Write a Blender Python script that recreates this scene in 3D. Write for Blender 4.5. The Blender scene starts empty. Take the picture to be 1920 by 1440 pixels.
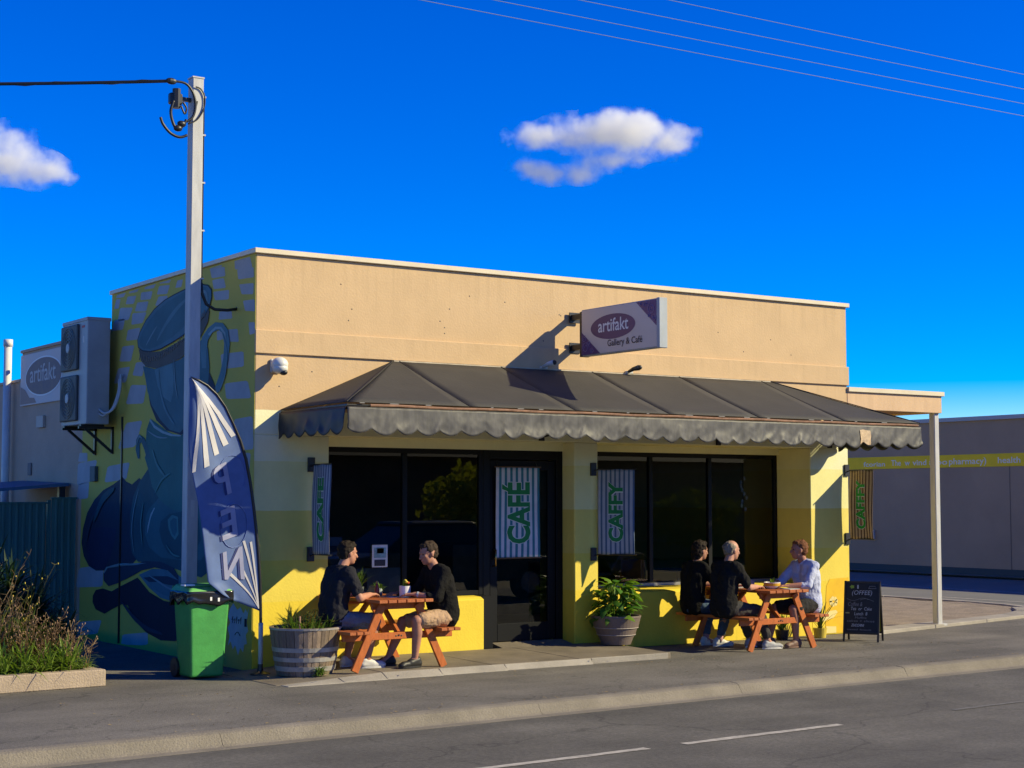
import bpy, bmesh, math, random
from mathutils import Vector, Matrix, noise

# ------------------------------------------------------------------ camera, sky, sun, exposure
SC = bpy.context.scene
COL = SC.collection
R = math.radians
random.seed(11)

cam_data = bpy.data.cameras.new("camera")
cam_data.sensor_width = 36.0
cam_data.lens = 36.0 * 3045.1 / 1920.0
cam_data.clip_start = 0.1
cam_data.clip_end = 3000.0
cam = bpy.data.objects.new("camera", cam_data)
COL.objects.link(cam)
cam.location = (-7.060, -15.101, 1.7224)
cam.rotation_euler = (math.pi / 2 + 0.07122, 0.0, -0.59467)
SC.camera = cam

SUN_DIR = Vector((1.245, -1.0, 0.933)).normalized()      # towards the sun
SUN_EL = math.asin(SUN_DIR.z)

world = bpy.data.worlds.new("World")
SC.world = world
world.use_nodes = True
wn = world.node_tree.nodes
wl = world.node_tree.links
wn.clear()
w_out = wn.new("ShaderNodeOutputWorld")
w_bg = wn.new("ShaderNodeBackground")
w_sky = wn.new("ShaderNodeTexSky")
w_sky.sky_type = "NISHITA"
w_sky.sun_disc = False
w_sky.sun_elevation = SUN_EL
w_sky.sun_rotation = math.atan2(SUN_DIR.x, SUN_DIR.y)
w_sky.altitude = 0.0
w_sky.air_density = 0.8
w_sky.dust_density = 0.0
w_sky.ozone_density = 4.0
w_hsv = wn.new("ShaderNodeHueSaturation")
w_hsv.inputs["Hue"].default_value = 0.5285
w_hsv.inputs["Saturation"].default_value = 2.05
w_hsv.inputs["Value"].default_value = 1.0
w_bg.inputs["Strength"].default_value = 0.137
wl.new(w_sky.outputs["Color"], w_hsv.inputs["Color"])
wl.new(w_hsv.outputs["Color"], w_bg.inputs["Color"])
wl.new(w_bg.outputs["Background"], w_out.inputs["Surface"])

sun_data = bpy.data.lights.new("sun", "SUN")
sun_data.energy = 5.0
sun_data.angle = R(0.5)
sun_data.color = (1.0, 0.885, 0.53)
sun = bpy.data.objects.new("sun", sun_data)
COL.objects.link(sun)
sun.location = (20, -20, 20)
sun.rotation_euler = SUN_DIR.to_track_quat("Z", "Y").to_euler()

SC.view_settings.view_transform = "Standard"
SC.view_settings.look = "None"
SC.view_settings.gamma = 1.0
SC.view_settings.exposure = 0.50
SC.view_settings.use_curve_mapping = False
SC.render.engine = "CYCLES"
SC.cycles.use_denoising = True
SC.cycles.max_bounces = 8
SC.cycles.diffuse_bounces = 3
SC.cycles.glossy_bounces = 3
SC.cycles.transmission_bounces = 4
SC.cycles.transparent_max_bounces = 12
SC.cycles.volume_bounces = 5
SC.cycles.volume_step_rate = 0.35
SC.cycles.volume_max_steps = 256
SC.cycles.sample_clamp_indirect = 6.0

# ------------------------------------------------------------------ materials
def lin(c):
    return tuple(((v / 255.0) / 12.92 if v / 255.0 <= 0.04045 else ((v / 255.0 + 0.055) / 1.055) ** 2.4) for v in c)

MATS = {}
def mat(name, col, rough=0.7, var=0.0, scale=6.0, bump=0.0, bscale=40.0, metal=0.0, spec=0.4,
        col2=None, stretch=None, grain=0.0, gscale=220.0, bdist=0.02):
    """Principled material; col linear. var: soft blotches, grain: fine speckle, stretch: scale per axis"""
    if name in MATS:
        return MATS[name]
    m = bpy.data.materials.new(name)
    MATS[name] = m
    m.use_nodes = True
    nt = m.node_tree
    b = nt.nodes["Principled BSDF"]
    b.inputs["Base Color"].default_value = (*col, 1)
    b.inputs["Roughness"].default_value = rough
    b.inputs["Metallic"].default_value = metal
    b.inputs["Specular IOR Level"].default_value = spec
    need = var > 0 or bump > 0 or grain > 0 or col2 is not None
    if need:
        geo = nt.nodes.new("ShaderNodeNewGeometry")
        vec = geo.outputs["Position"]
        if stretch:
            mp = nt.nodes.new("ShaderNodeMapping")
            mp.inputs["Scale"].default_value = stretch
            nt.links.new(vec, mp.inputs["Vector"])
            vec = mp.outputs["Vector"]
    if var > 0 or col2 is not None:
        n = nt.nodes.new("ShaderNodeTexNoise")
        n.inputs["Scale"].default_value = scale
        n.inputs["Detail"].default_value = 6.0
        n.inputs["Roughness"].default_value = 0.62
        nt.links.new(vec, n.inputs["Vector"])
        rp = nt.nodes.new("ShaderNodeValToRGB")
        rp.color_ramp.elements[0].position = 0.3
        rp.color_ramp.elements[1].position = 0.7
        c2 = col2 if col2 is not None else tuple(v * (1 + var) for v in col)
        c1 = col if col2 is not None else tuple(v * (1 - var) for v in col)
        rp.color_ramp.elements[0].color = (*c1, 1)
        rp.color_ramp.elements[1].color = (*c2, 1)
        nt.links.new(n.outputs["Fac"], rp.inputs["Fac"])
        out = rp.outputs["Color"]
        if grain > 0:
            g = nt.nodes.new("ShaderNodeTexNoise")
            g.inputs["Scale"].default_value = gscale
            g.inputs["Detail"].default_value = 2.0
            nt.links.new(vec, g.inputs["Vector"])
            mr = nt.nodes.new("ShaderNodeMapRange")
            mr.inputs["From Min"].default_value = 0.3
            mr.inputs["From Max"].default_value = 0.7
            mr.inputs["To Min"].default_value = 1 - grain
            mr.inputs["To Max"].default_value = 1 + grain
            nt.links.new(g.outputs["Fac"], mr.inputs["Value"])
            mx = nt.nodes.new("ShaderNodeVectorMath")
            mx.operation = "SCALE"
            nt.links.new(out, mx.inputs[0])
            nt.links.new(mr.outputs["Result"], mx.inputs["Scale"])
            out = mx.outputs["Vector"]
        nt.links.new(out, b.inputs["Base Color"])
    if bump > 0:
        nb = nt.nodes.new("ShaderNodeTexNoise")
        nb.inputs["Scale"].default_value = bscale
        nb.inputs["Detail"].default_value = 5.0
        nt.links.new(vec, nb.inputs["Vector"])
        bp = nt.nodes.new("ShaderNodeBump")
        bp.inputs["Strength"].default_value = min(1.0, bump)
        bp.inputs["Distance"].default_value = bdist
        nt.links.new(nb.outputs["Fac"], bp.inputs["Height"])
        nt.links.new(bp.outputs["Normal"], b.inputs["Normal"])
    return m

def add_cracks(m, scale, width, dark, patch=0.0):
    """meandering cracks and tar lines worked into a paving material's colour and relief"""
    nt = m.node_tree; b = nt.nodes["Principled BSDF"]
    src = b.inputs["Base Color"].links[0].from_socket
    geo = nt.nodes.new("ShaderNodeNewGeometry")
    wn_ = nt.nodes.new("ShaderNodeTexNoise"); wn_.inputs["Scale"].default_value = 1.6; wn_.inputs["Detail"].default_value = 6
    nt.links.new(geo.outputs["Position"], wn_.inputs["Vector"])
    va = nt.nodes.new("ShaderNodeVectorMath"); va.operation = "MULTIPLY_ADD"
    va.inputs[1].default_value = (0.9, 0.9, 0.0)
    nt.links.new(wn_.outputs["Color"], va.inputs[0]); nt.links.new(geo.outputs["Position"], va.inputs[2])
    vo = nt.nodes.new("ShaderNodeTexVoronoi"); vo.feature = "DISTANCE_TO_EDGE"; vo.inputs["Scale"].default_value = scale
    nt.links.new(va.outputs["Vector"], vo.inputs["Vector"])
    mr = nt.nodes.new("ShaderNodeMapRange"); mr.inputs["From Min"].default_value = 0.0; mr.inputs["From Max"].default_value = width
    mr.inputs["To Min"].default_value = dark; mr.inputs["To Max"].default_value = 1.0
    nt.links.new(vo.outputs["Distance"], mr.inputs["Value"])
    pn = nt.nodes.new("ShaderNodeTexNoise"); pn.inputs["Scale"].default_value = 0.45; pn.inputs["Detail"].default_value = 3
    nt.links.new(geo.outputs["Position"], pn.inputs["Vector"])
    pr = nt.nodes.new("ShaderNodeMapRange"); pr.inputs["From Min"].default_value = 0.42; pr.inputs["From Max"].default_value = 0.58
    pr.inputs["To Min"].default_value = 1.0 - patch; pr.inputs["To Max"].default_value = 1.0 + patch
    nt.links.new(pn.outputs["Fac"], pr.inputs["Value"])
    mu = nt.nodes.new("ShaderNodeMath"); mu.operation = "MULTIPLY"
    nt.links.new(mr.outputs["Result"], mu.inputs[0]); nt.links.new(pr.outputs["Result"], mu.inputs[1])
    # coarse stone and wear drawn out along the street
    cs_ = nt.nodes.new("ShaderNodeTexNoise"); cs_.inputs["Scale"].default_value = 34.0; cs_.inputs["Detail"].default_value = 3; cs_.inputs["Roughness"].default_value = 0.7
    nt.links.new(geo.outputs["Position"], cs_.inputs["Vector"])
    cr_ = nt.nodes.new("ShaderNodeMapRange"); cr_.inputs["From Min"].default_value = 0.3; cr_.inputs["From Max"].default_value = 0.7
    cr_.inputs["To Min"].default_value = 0.72; cr_.inputs["To Max"].default_value = 1.28
    nt.links.new(cs_.outputs["Fac"], cr_.inputs["Value"])
    ml = nt.nodes.new("ShaderNodeMapping"); ml.inputs["Scale"].default_value = (0.10, 1.9, 1.0); ml.inputs["Rotation"].default_value = (0, 0, -0.0534)
    nt.links.new(geo.outputs["Position"], ml.inputs["Vector"])
    ln = nt.nodes.new("ShaderNodeTexNoise"); ln.inputs["Scale"].default_value = 1.0; ln.inputs["Detail"].default_value = 5
    nt.links.new(ml.outputs["Vector"], ln.inputs["Vector"])
    lr = nt.nodes.new("ShaderNodeMapRange"); lr.inputs["From Min"].default_value = 0.3; lr.inputs["From Max"].default_value = 0.7
    lr.inputs["To Min"].default_value = 1.0 - patch * 1.6; lr.inputs["To Max"].default_value = 1.0 + patch * 1.6
    nt.links.new(ln.outputs["Fac"], lr.inputs["Value"])
    m2_ = nt.nodes.new("ShaderNodeMath"); m2_.operation = "MULTIPLY"
    nt.links.new(cr_.outputs["Result"], m2_.inputs[0]); nt.links.new(lr.outputs["Result"], m2_.inputs[1])
    m3_ = nt.nodes.new("ShaderNodeMath"); m3_.operation = "MULTIPLY"
    nt.links.new(mu.outputs[0], m3_.inputs[0]); nt.links.new(m2_.outputs[0], m3_.inputs[1])
    mu = m3_
    sc = nt.nodes.new("ShaderNodeVectorMath"); sc.operation = "SCALE"
    nt.links.new(src, sc.inputs[0]); nt.links.new(mu.outputs[0], sc.inputs["Scale"])
    nt.links.new(sc.outputs["Vector"], b.inputs["Base Color"])

def facade_paint():
    """cream tan render above, hand-painted yellow bands below (band heights in metres)"""
    m = bpy.data.materials.new("facade_paint")
    m.use_nodes = True
    nt = m.node_tree
    b = nt.nodes["Principled BSDF"]
    b.inputs["Roughness"].default_value = 0.75
    b.inputs["Specular IOR Level"].default_value = 0.25
    geo = nt.nodes.new("ShaderNodeNewGeometry")
    sep = nt.nodes.new("ShaderNodeSeparateXYZ")
    nt.links.new(geo.outputs["Position"], sep.inputs["Vector"])
    wob = nt.nodes.new("ShaderNodeTexNoise")
    wob.inputs["Scale"].default_value = 5.0
    nt.links.new(geo.outputs["Position"], wob.inputs["Vector"])
    ma = nt.nodes.new("ShaderNodeMath"); ma.operation = "MULTIPLY_ADD"
    ma.inputs[1].default_value = 0.012; ma.inputs[2].default_value = -0.006
    nt.links.new(wob.outputs["Fac"], ma.inputs[0])
    ad = nt.nodes.new("ShaderNodeMath"); ad.operation = "ADD"
    nt.links.new(sep.outputs["Z"], ad.inputs[0]); nt.links.new(ma.outputs[0], ad.inputs[1])
    dv = nt.nodes.new("ShaderNodeMath"); dv.operation = "DIVIDE"; dv.inputs[1].default_value = 4.3
    nt.links.new(ad.outputs[0], dv.inputs[0])
    rp = nt.nodes.new("ShaderNodeValToRGB")
    rp.color_ramp.interpolation = "CONSTANT"
    bands = [(0.0, (0.74, 0.555, 0.05)), (0.68, (0.73, 0.57, 0.085)), (1.10, (0.72, 0.59, 0.14)),
             (1.60, (0.75, 0.70, 0.32)), (2.10, (0.77, 0.745, 0.46)), (2.63, (0.585, 0.402, 0.222))]
    els = rp.color_ramp.elements
    els[0].position = 0.0; els[0].color = (*bands[0][1], 1)
    els[1].position = bands[-1][0] / 4.3; els[1].color = (*bands[-1][1], 1)
    for z, c in bands[1:-1]:
        e = els.new(z / 4.3); e.color = (*c, 1)
    nt.links.new(dv.outputs[0], rp.inputs["Fac"])
    # weathering blotches and faint vertical streaks
    n = nt.nodes.new("ShaderNodeTexNoise"); n.inputs["Scale"].default_value = 2.2
    n.inputs["Detail"].default_value = 8.0; n.inputs["Roughness"].default_value = 0.65
    nt.links.new(geo.outputs["Position"], n.inputs["Vector"])
    mp = nt.nodes.new("ShaderNodeMapping"); mp.inputs["Scale"].default_value = (4.5, 4.5, 3.2)
    nt.links.new(geo.outputs["Position"], mp.inputs["Vector"])
    n2 = nt.nodes.new("ShaderNodeTexNoise"); n2.inputs["Scale"].default_value = 1.0
    n2.inputs["Detail"].default_value = 9.0; n2.inputs["Roughness"].default_value = 0.75
    nt.links.new(mp.outputs["Vector"], n2.inputs["Vector"])
    av = nt.nodes.new("ShaderNodeMath"); av.operation = "ADD"
    nt.links.new(n.outputs["Fac"], av.inputs[0]); nt.links.new(n2.outputs["Fac"], av.inputs[1])
    mr = nt.nodes.new("ShaderNodeMapRange")
    mr.inputs["From Min"].default_value = 0.7; mr.inputs["From Max"].default_value = 1.3
    mr.inputs["To Min"].default_value = 0.93; mr.inputs["To Max"].default_value = 1.06
    nt.links.new(av.outputs[0], mr.inputs["Value"])
    # rain streaks running down from the capping and the string course, splash dirt at the foot
    mp2 = nt.nodes.new("ShaderNodeMapping"); mp2.inputs["Scale"].default_value = (16, 16, 0.35)
    nt.links.new(geo.outputs["Position"], mp2.inputs["Vector"])
    n3 = nt.nodes.new("ShaderNodeTexNoise"); n3.inputs["Scale"].default_value = 1.0; n3.inputs["Detail"].default_value = 5.0
    nt.links.new(mp2.outputs["Vector"], n3.inputs["Vector"])
    st = nt.nodes.new("ShaderNodeMapRange"); st.inputs["From Min"].default_value = 0.48; st.inputs["From Max"].default_value = 0.70
    nt.links.new(n3.outputs["Fac"], st.inputs["Value"])
    zr = nt.nodes.new("ShaderNodeValToRGB")
    ze = zr.color_ramp.elements
    ze[0].position = 0.0; ze[0].color = (0.9, 0.9, 0.9, 1); ze[1].position = 1.0; ze[1].color = (0.8, 0.8, 0.8, 1)
    for zz, vv in ((0.18, 0.10), (2.6, 0.05), (3.0, 0.10), (3.20, 0.55), (3.21, 0.08), (3.44, 0.5), (3.46, 0.03), (3.75, 0.12), (4.23, 0.75)):
        e = ze.new(zz / 4.3); e.color = (vv, vv, vv, 1)
    nt.links.new(dv.outputs[0], zr.inputs["Fac"])
    sm_ = nt.nodes.new("ShaderNodeMath"); sm_.operation = "MULTIPLY"
    nt.links.new(st.outputs["Result"], sm_.inputs[0]); nt.links.new(zr.outputs["Color"], sm_.inputs[1])
    sd = nt.nodes.new("ShaderNodeMath"); sd.operation = "MULTIPLY_ADD"; sd.inputs[1].default_value = -0.15; sd.inputs[2].default_value = 1.0
    nt.links.new(sm_.outputs[0], sd.inputs[0])
    tot = nt.nodes.new("ShaderNodeMath"); tot.operation = "MULTIPLY"
    nt.links.new(sd.outputs[0], tot.inputs[0]); nt.links.new(mr.outputs["Result"], tot.inputs[1])
    sc = nt.nodes.new("ShaderNodeVectorMath"); sc.operation = "SCALE"
    nt.links.new(rp.outputs["Color"], sc.inputs[0]); nt.links.new(tot.outputs[0], sc.inputs["Scale"])
    nt.links.new(sc.outputs["Vector"], b.inputs["Base Color"])
    nb = nt.nodes.new("ShaderNodeTexNoise"); nb.inputs["Scale"].default_value = 42.0; nb.inputs["Detail"].default_value = 6.0
    nt.links.new(geo.outputs["Position"], nb.inputs["Vector"])
    bp = nt.nodes.new("ShaderNodeBump"); bp.inputs["Strength"].default_value = 0.32; bp.inputs["Distance"].default_value = 0.008
    nt.links.new(nb.outputs["Fac"], bp.inputs["Height"]); nt.links.new(bp.outputs["Normal"], b.inputs["Normal"])
    return m

def glass_mat():
    m = bpy.data.materials.new("window_glass")
    m.use_nodes = True
    nt = m.node_tree
    nt.nodes.clear()
    o = nt.nodes.new("ShaderNodeOutputMaterial")
    mix = nt.nodes.new("ShaderNodeMixShader")
    tr = nt.nodes.new("ShaderNodeBsdfTransparent"); tr.inputs["Color"].default_value = (0.68, 0.73, 0.72, 1)
    gl = nt.nodes.new("ShaderNodeBsdfGlossy"); gl.inputs["Roughness"].default_value = 0.0
    fr = nt.nodes.new("ShaderNodeFresnel"); fr.inputs["IOR"].default_value = 1.62
    nt.links.new(fr.outputs[0], mix.inputs[0]); nt.links.new(tr.outputs[0], mix.inputs[1]); nt.links.new(gl.outputs[0], mix.inputs[2])
    nt.links.new(mix.outputs[0], o.inputs["Surface"])
    return m

def stripe_mat(name, c1, c2, n, rough=0.75, duty=0.5, c3=None):
    """woven stripes along UV x"""
    m = bpy.data.materials.new(name); m.use_nodes = True
    nt = m.node_tree; b = nt.nodes["Principled BSDF"]
    b.inputs["Roughness"].default_value = rough; b.inputs["Specular IOR Level"].default_value = 0.2
    uv = nt.nodes.new("ShaderNodeUVMap"); sp = nt.nodes.new("ShaderNodeSeparateXYZ")
    nt.links.new(uv.outputs["UV"], sp.inputs["Vector"])
    mu = nt.nodes.new("ShaderNodeMath"); mu.operation = "MULTIPLY"; mu.inputs[1].default_value = n
    nt.links.new(sp.outputs["X"], mu.inputs[0])
    fr = nt.nodes.new("ShaderNodeMath"); fr.operation = "FRACT"; nt.links.new(mu.outputs[0], fr.inputs[0])
    gt = nt.nodes.new("ShaderNodeMath"); gt.operation = "GREATER_THAN"; gt.inputs[1].default_value = duty
    nt.links.new(fr.outputs[0], gt.inputs[0])
    mx = nt.nodes.new("ShaderNodeMix"); mx.data_type = "RGBA"
    mx.inputs["A"].default_value = (*c1, 1); mx.inputs["B"].default_value = (*c2, 1)
    nt.links.new(gt.outputs[0], mx.inputs["Factor"])
    geo = nt.nodes.new("ShaderNodeNewGeometry"); nz = nt.nodes.new("ShaderNodeTexNoise")
    nz.inputs["Scale"].default_value = 9.0; nz.inputs["Detail"].default_value = 5
    nt.links.new(geo.outputs["Position"], nz.inputs["Vector"])
    mr = nt.nodes.new("ShaderNodeMapRange"); mr.inputs["To Min"].default_value = 0.75; mr.inputs["To Max"].default_value = 1.15
    nt.links.new(nz.outputs["Fac"], mr.inputs["Value"])
    sc = nt.nodes.new("ShaderNodeVectorMath"); sc.operation = "SCALE"
    nt.links.new(mx.outputs["Result"], sc.inputs[0]); nt.links.new(mr.outputs["Result"], sc.inputs["Scale"])
    nt.links.new(sc.outputs["Vector"], b.inputs["Base Color"])
    return m

# ------------------------------------------------------------------ mesh helpers
def world_loc(o):
    v = Vector((0, 0, 0))
    while o is not None:
        v += o.location
        o = o.parent
    return v

def tag(o, label=None, cat=None, group=None, kind=None):
    if label: o["label"] = label
    if cat: o["category"] = cat
    if group: o["group"] = group
    if kind: o["kind"] = kind
    return o

def thing(name, loc, label, cat, group=None):
    o = bpy.data.objects.new(name, None)
    o.empty_display_size = 0.1
    COL.objects.link(o)
    o.location = loc
    return tag(o, label, cat, group)

def copy_tree(o, parent=None):
    c = o.copy()
    COL.objects.link(c)
    c.parent = parent
    for ch in o.children:
        copy_tree(ch, c)
    return c

class MB:
    def __init__(s):
        s.v = []; s.f = []; s.uv = {}
    def add(s, vs, fs):
        o = len(s.v)
        s.v += [tuple(v) for v in vs]
        s.f += [tuple(i + o for i in f) for f in fs]
        return s
    def box(s, x0, y0, z0, x1, y1, z1):
        x0, x1 = min(x0, x1), max(x0, x1); y0, y1 = min(y0, y1), max(y0, y1); z0, z1 = min(z0, z1), max(z0, z1)
        vs = [(x0, y0, z0), (x1, y0, z0), (x1, y1, z0), (x0, y1, z0), (x0, y0, z1), (x1, y0, z1), (x1, y1, z1), (x0, y1, z1)]
        return s.add(vs, [(0, 3, 2, 1), (4, 5, 6, 7), (0, 1, 5, 4), (1, 2, 6, 5), (2, 3, 7, 6), (3, 0, 4, 7)])
    def bar(s, a, b, w, h, up=(0, 0, 1)):
        """rectangular bar from a to b: width w across, h along up"""
        a = Vector(a); b = Vector(b); d = (b - a).normalized()
        u = Vector(up); r = d.cross(u)
        if r.length < 1e-5:
            u = Vector((0, 1, 0)); r = d.cross(u)
        r.normalize(); u = r.cross(d).normalized()
        vs = []
        for p in (a, b):
            for (i, j) in ((-1, -1), (1, -1), (1, 1), (-1, 1)):
                vs.append(p + r * (i * w / 2) + u * (j * h / 2))
        return s.add(vs, [(0, 1, 2, 3), (7, 6, 5, 4), (0, 4, 5, 1), (1, 5, 6, 2), (2, 6, 7, 3), (3, 7, 4, 0)])
    def hexa(s, lo, hi):
        """prism between two equal polygons (lists of points)"""
        n = len(lo)
        fs = [tuple(range(n - 1, -1, -1)), tuple(range(n, 2 * n))]
        for i in range(n):
            j = (i + 1) % n
            fs.append((i, j, n + j, n + i))
        return s.add(list(lo) + list(hi), fs)
    def tube(s, pts, r, n=8, caps=True):
        pts = [Vector(p) for p in pts]
        rs = r if isinstance(r, (list, tuple)) else [r] * len(pts)
        vs = []; prev = None
        for i, p in enumerate(pts):
            d = (pts[min(i + 1, len(pts) - 1)] - pts[max(i - 1, 0)])
            d = d.normalized() if d.length > 1e-9 else Vector((0, 0, 1))
            if prev is None:
                a = d.orthogonal().normalized()
            else:
                a = (prev - d * prev.dot(d))
                a = a.normalized() if a.length > 1e-6 else d.orthogonal().normalized()
            prev = a
            b = d.cross(a)
            for k in range(n):
                t = 2 * math.pi * k / n
                vs.append(p + (a * math.cos(t) + b * math.sin(t)) * rs[i])
        fs = []
        for i in range(len(pts) - 1):
            for k in range(n):
                k2 = (k + 1) % n
                fs.append((i * n + k, i * n + k2, (i + 1) * n + k2, (i + 1) * n + k))
        if caps:
            fs.append(tuple(range(n - 1, -1, -1)))
            m = (len(pts) - 1) * n
            fs.append(tuple(range(m, m + n)))
        return s.add(vs, fs)
    def lathe(s, c, prof, n=24, closed=False):
        """prof: list of (radius, z)"""
        vs = []
        for (r, z) in prof:
            for k in range(n):
                t = 2 * math.pi * k / n
                vs.append((c[0] + r * math.cos(t), c[1] + r * math.sin(t), c[2] + z))
        fs = []
        for i in range(len(prof) - 1):
            for k in range(n):
                k2 = (k + 1) % n
                fs.append((i * n + k, i * n + k2, (i + 1) * n + k2, (i + 1) * n + k))
        fs.append(tuple(range(n - 1, -1, -1)))
        m = (len(prof) - 1) * n
        fs.append(tuple(range(m, m + n)))
        return s.add(vs, fs)
    def ball(s, c, rx, ry, rz, rot=None, n=14, m=9):
        M = rot if rot is not None else Matrix.Identity(3)
        vs = [Vector(c) + M @ Vector((0, 0, -rz))]
        for i in range(1, m):
            ph = -math.pi / 2 + math.pi * i / m
            for k in range(n):
                t = 2 * math.pi * k / n
                vs.append(Vector(c) + M @ Vector((rx * math.cos(ph) * math.cos(t), ry * math.cos(ph) * math.sin(t), rz * math.sin(ph))))
        vs.append(Vector(c) + M @ Vector((0, 0, rz)))
        fs = [(0, 1 + (k + 1) % n, 1 + k) for k in range(n)]
        for i in range(m - 2):
            for k in range(n):
                k2 = (k + 1) % n
                fs.append((1 + i * n + k, 1 + i * n + k2, 1 + (i + 1) * n + k2, 1 + (i + 1) * n + k))
        L = len(vs) - 1; o = 1 + (m - 2) * n
        fs += [(o + k, o + (k + 1) % n, L) for k in range(n)]
        return s.add(vs, fs)
    def cone(s, a, ra, b, rb, n=12):
        """tapered capsule"""
        a = Vector(a); b = Vector(b)
        s.ball(a, ra, ra, ra, n=n, m=7); s.ball(b, rb, rb, rb, n=n, m=7)
        if (b - a).length > 1e-4:
            s.tube([a, b], [ra, rb], n=n)
        return s
    def poly(s, pts):
        return s.add(pts, [tuple(range(len(pts)))])
    def mesh(s, name, off=Vector((0, 0, 0))):
        me = bpy.data.meshes.new(name)
        me.from_pydata([tuple(Vector(v) - off) for v in s.v], [], s.f)
        me.update()
        return me
    def build(s, name, m=None, parent=None, smooth=False, bevel=0.0, loc=None, fix=True, seg=1):
        off = world_loc(parent) if parent is not None else Vector((0, 0, 0))
        if loc is not None:
            off = off * 0 + Vector(loc)
        me = s.mesh(name, off)
        if fix:
            bm = bmesh.new(); bm.from_mesh(me)
            bmesh.ops.recalc_face_normals(bm, faces=bm.faces)
            bm.to_mesh(me); bm.free()
        o = bpy.data.objects.new(name, me)
        COL.objects.link(o)
        if parent is not None:
            o.parent = parent
            if loc is not None:
                o.location = Vector(loc) - world_loc(parent)
        elif loc is not None:
            o.location = loc
        if m is not None:
            me.materials.append(m)
        if smooth:
            me.polygons.foreach_set("use_smooth", [True] * len(me.polygons))
        if bevel > 0:
            b = o.modifiers.new("bevel", "BEVEL")
            b.width = bevel; b.segments = seg; b.limit_method = "ANGLE"
        return o

def grid(name, fn, nu, nv, m, parent=None, smooth=True, thick=0.0, loc=None):
    """sheet from fn(u, v) with UVs; optional solidify"""
    off = world_loc(parent) if parent is not None else Vector((0, 0, 0))
    if loc is not None:
        off = Vector(loc)
    vs = [tuple(Vector(fn(i / nu, j / nv)) - off) for j in range(nv + 1) for i in range(nu + 1)]
    fs = [(j * (nu + 1) + i, j * (nu + 1) + i + 1, (j + 1) * (nu + 1) + i + 1, (j + 1) * (nu + 1) + i) for j in range(nv) for i in range(nu)]
    me = bpy.data.meshes.new(name)
    me.from_pydata(vs, [], fs)
    uvl = me.uv_layers.new(name="UVMap")
    for l in me.loops:
        i = l.vertex_index % (nu + 1); j = l.vertex_index // (nu + 1)
        uvl.data[l.index].uv = (i / nu, j / nv)
    if smooth:
        me.polygons.foreach_set("use_smooth", [True] * len(me.polygons))
    o = bpy.data.objects.new(name, me)
    COL.objects.link(o)
    if parent is not None:
        o.parent = parent
        if loc is not None:
            o.location = Vector(loc) - world_loc(parent)
    elif loc is not None:
        o.location = loc
    if m is not None:
        me.materials.append(m)
    if thick > 0:
        sm = o.modifiers.new("thickness", "SOLIDIFY")
        sm.thickness = thick; sm.offset = 0.0
    return o

SCRATCH = bpy.data.scenes.new("scratch")
def evaluated_mesh(o):
    """evaluate one object alone in a scratch scene"""
    SCRATCH.collection.objects.link(o)
    vl = SCRATCH.view_layers[0]
    vl.update()
    me = bpy.data.meshes.new_from_object(o.evaluated_get(vl.depsgraph))
    SCRATCH.collection.objects.unlink(o)
    return me

def text_geo(txt, offset=0.0, shear=0.0, spacing=1.0):
    cu = bpy.data.curves.new("txt", "FONT")
    cu.body = txt
    cu.size = 1.0
    cu.offset = offset
    cu.shear = shear
    cu.space_character = spacing
    cu.resolution_u = 3
    o = bpy.data.objects.new("txt", cu)
    me = evaluated_mesh(o)
    vs = [tuple(v.co) for v in me.vertices]
    fs = [tuple(p.vertices) for p in me.polygons]
    bpy.data.objects.remove(o); bpy.data.curves.remove(cu); bpy.data.meshes.remove(me)
    return vs, fs

def text_on(name, txt, origin, udir, vdir, width, height, m, parent, offset=0.0, warp=None, shear=0.0, thick=0.002, spacing=1.0):
    """flat lettering fitted into a width x height box; origin = lower left corner; warp maps (u,v)->point"""
    vs, fs = text_geo(txt, offset, shear, spacing)
    x0 = min(v[0] for v in vs); x1 = max(v[0] for v in vs); y0 = min(v[1] for v in vs); y1 = max(v[1] for v in vs)
    U = Vector(udir).normalized(); V = Vector(vdir).normalized(); O = Vector(origin); N = U.cross(V)
    out = []
    for v in vs:
        u = (v[0] - x0) / (x1 - x0) * width; w = (v[1] - y0) / (y1 - y0) * height
        out.append(Vector(warp(u, w)) if warp else O + U * u + V * w)
    mb = MB(); mb.add(out, fs)
    return mb.build(name, m, parent, fix=False)

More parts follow.
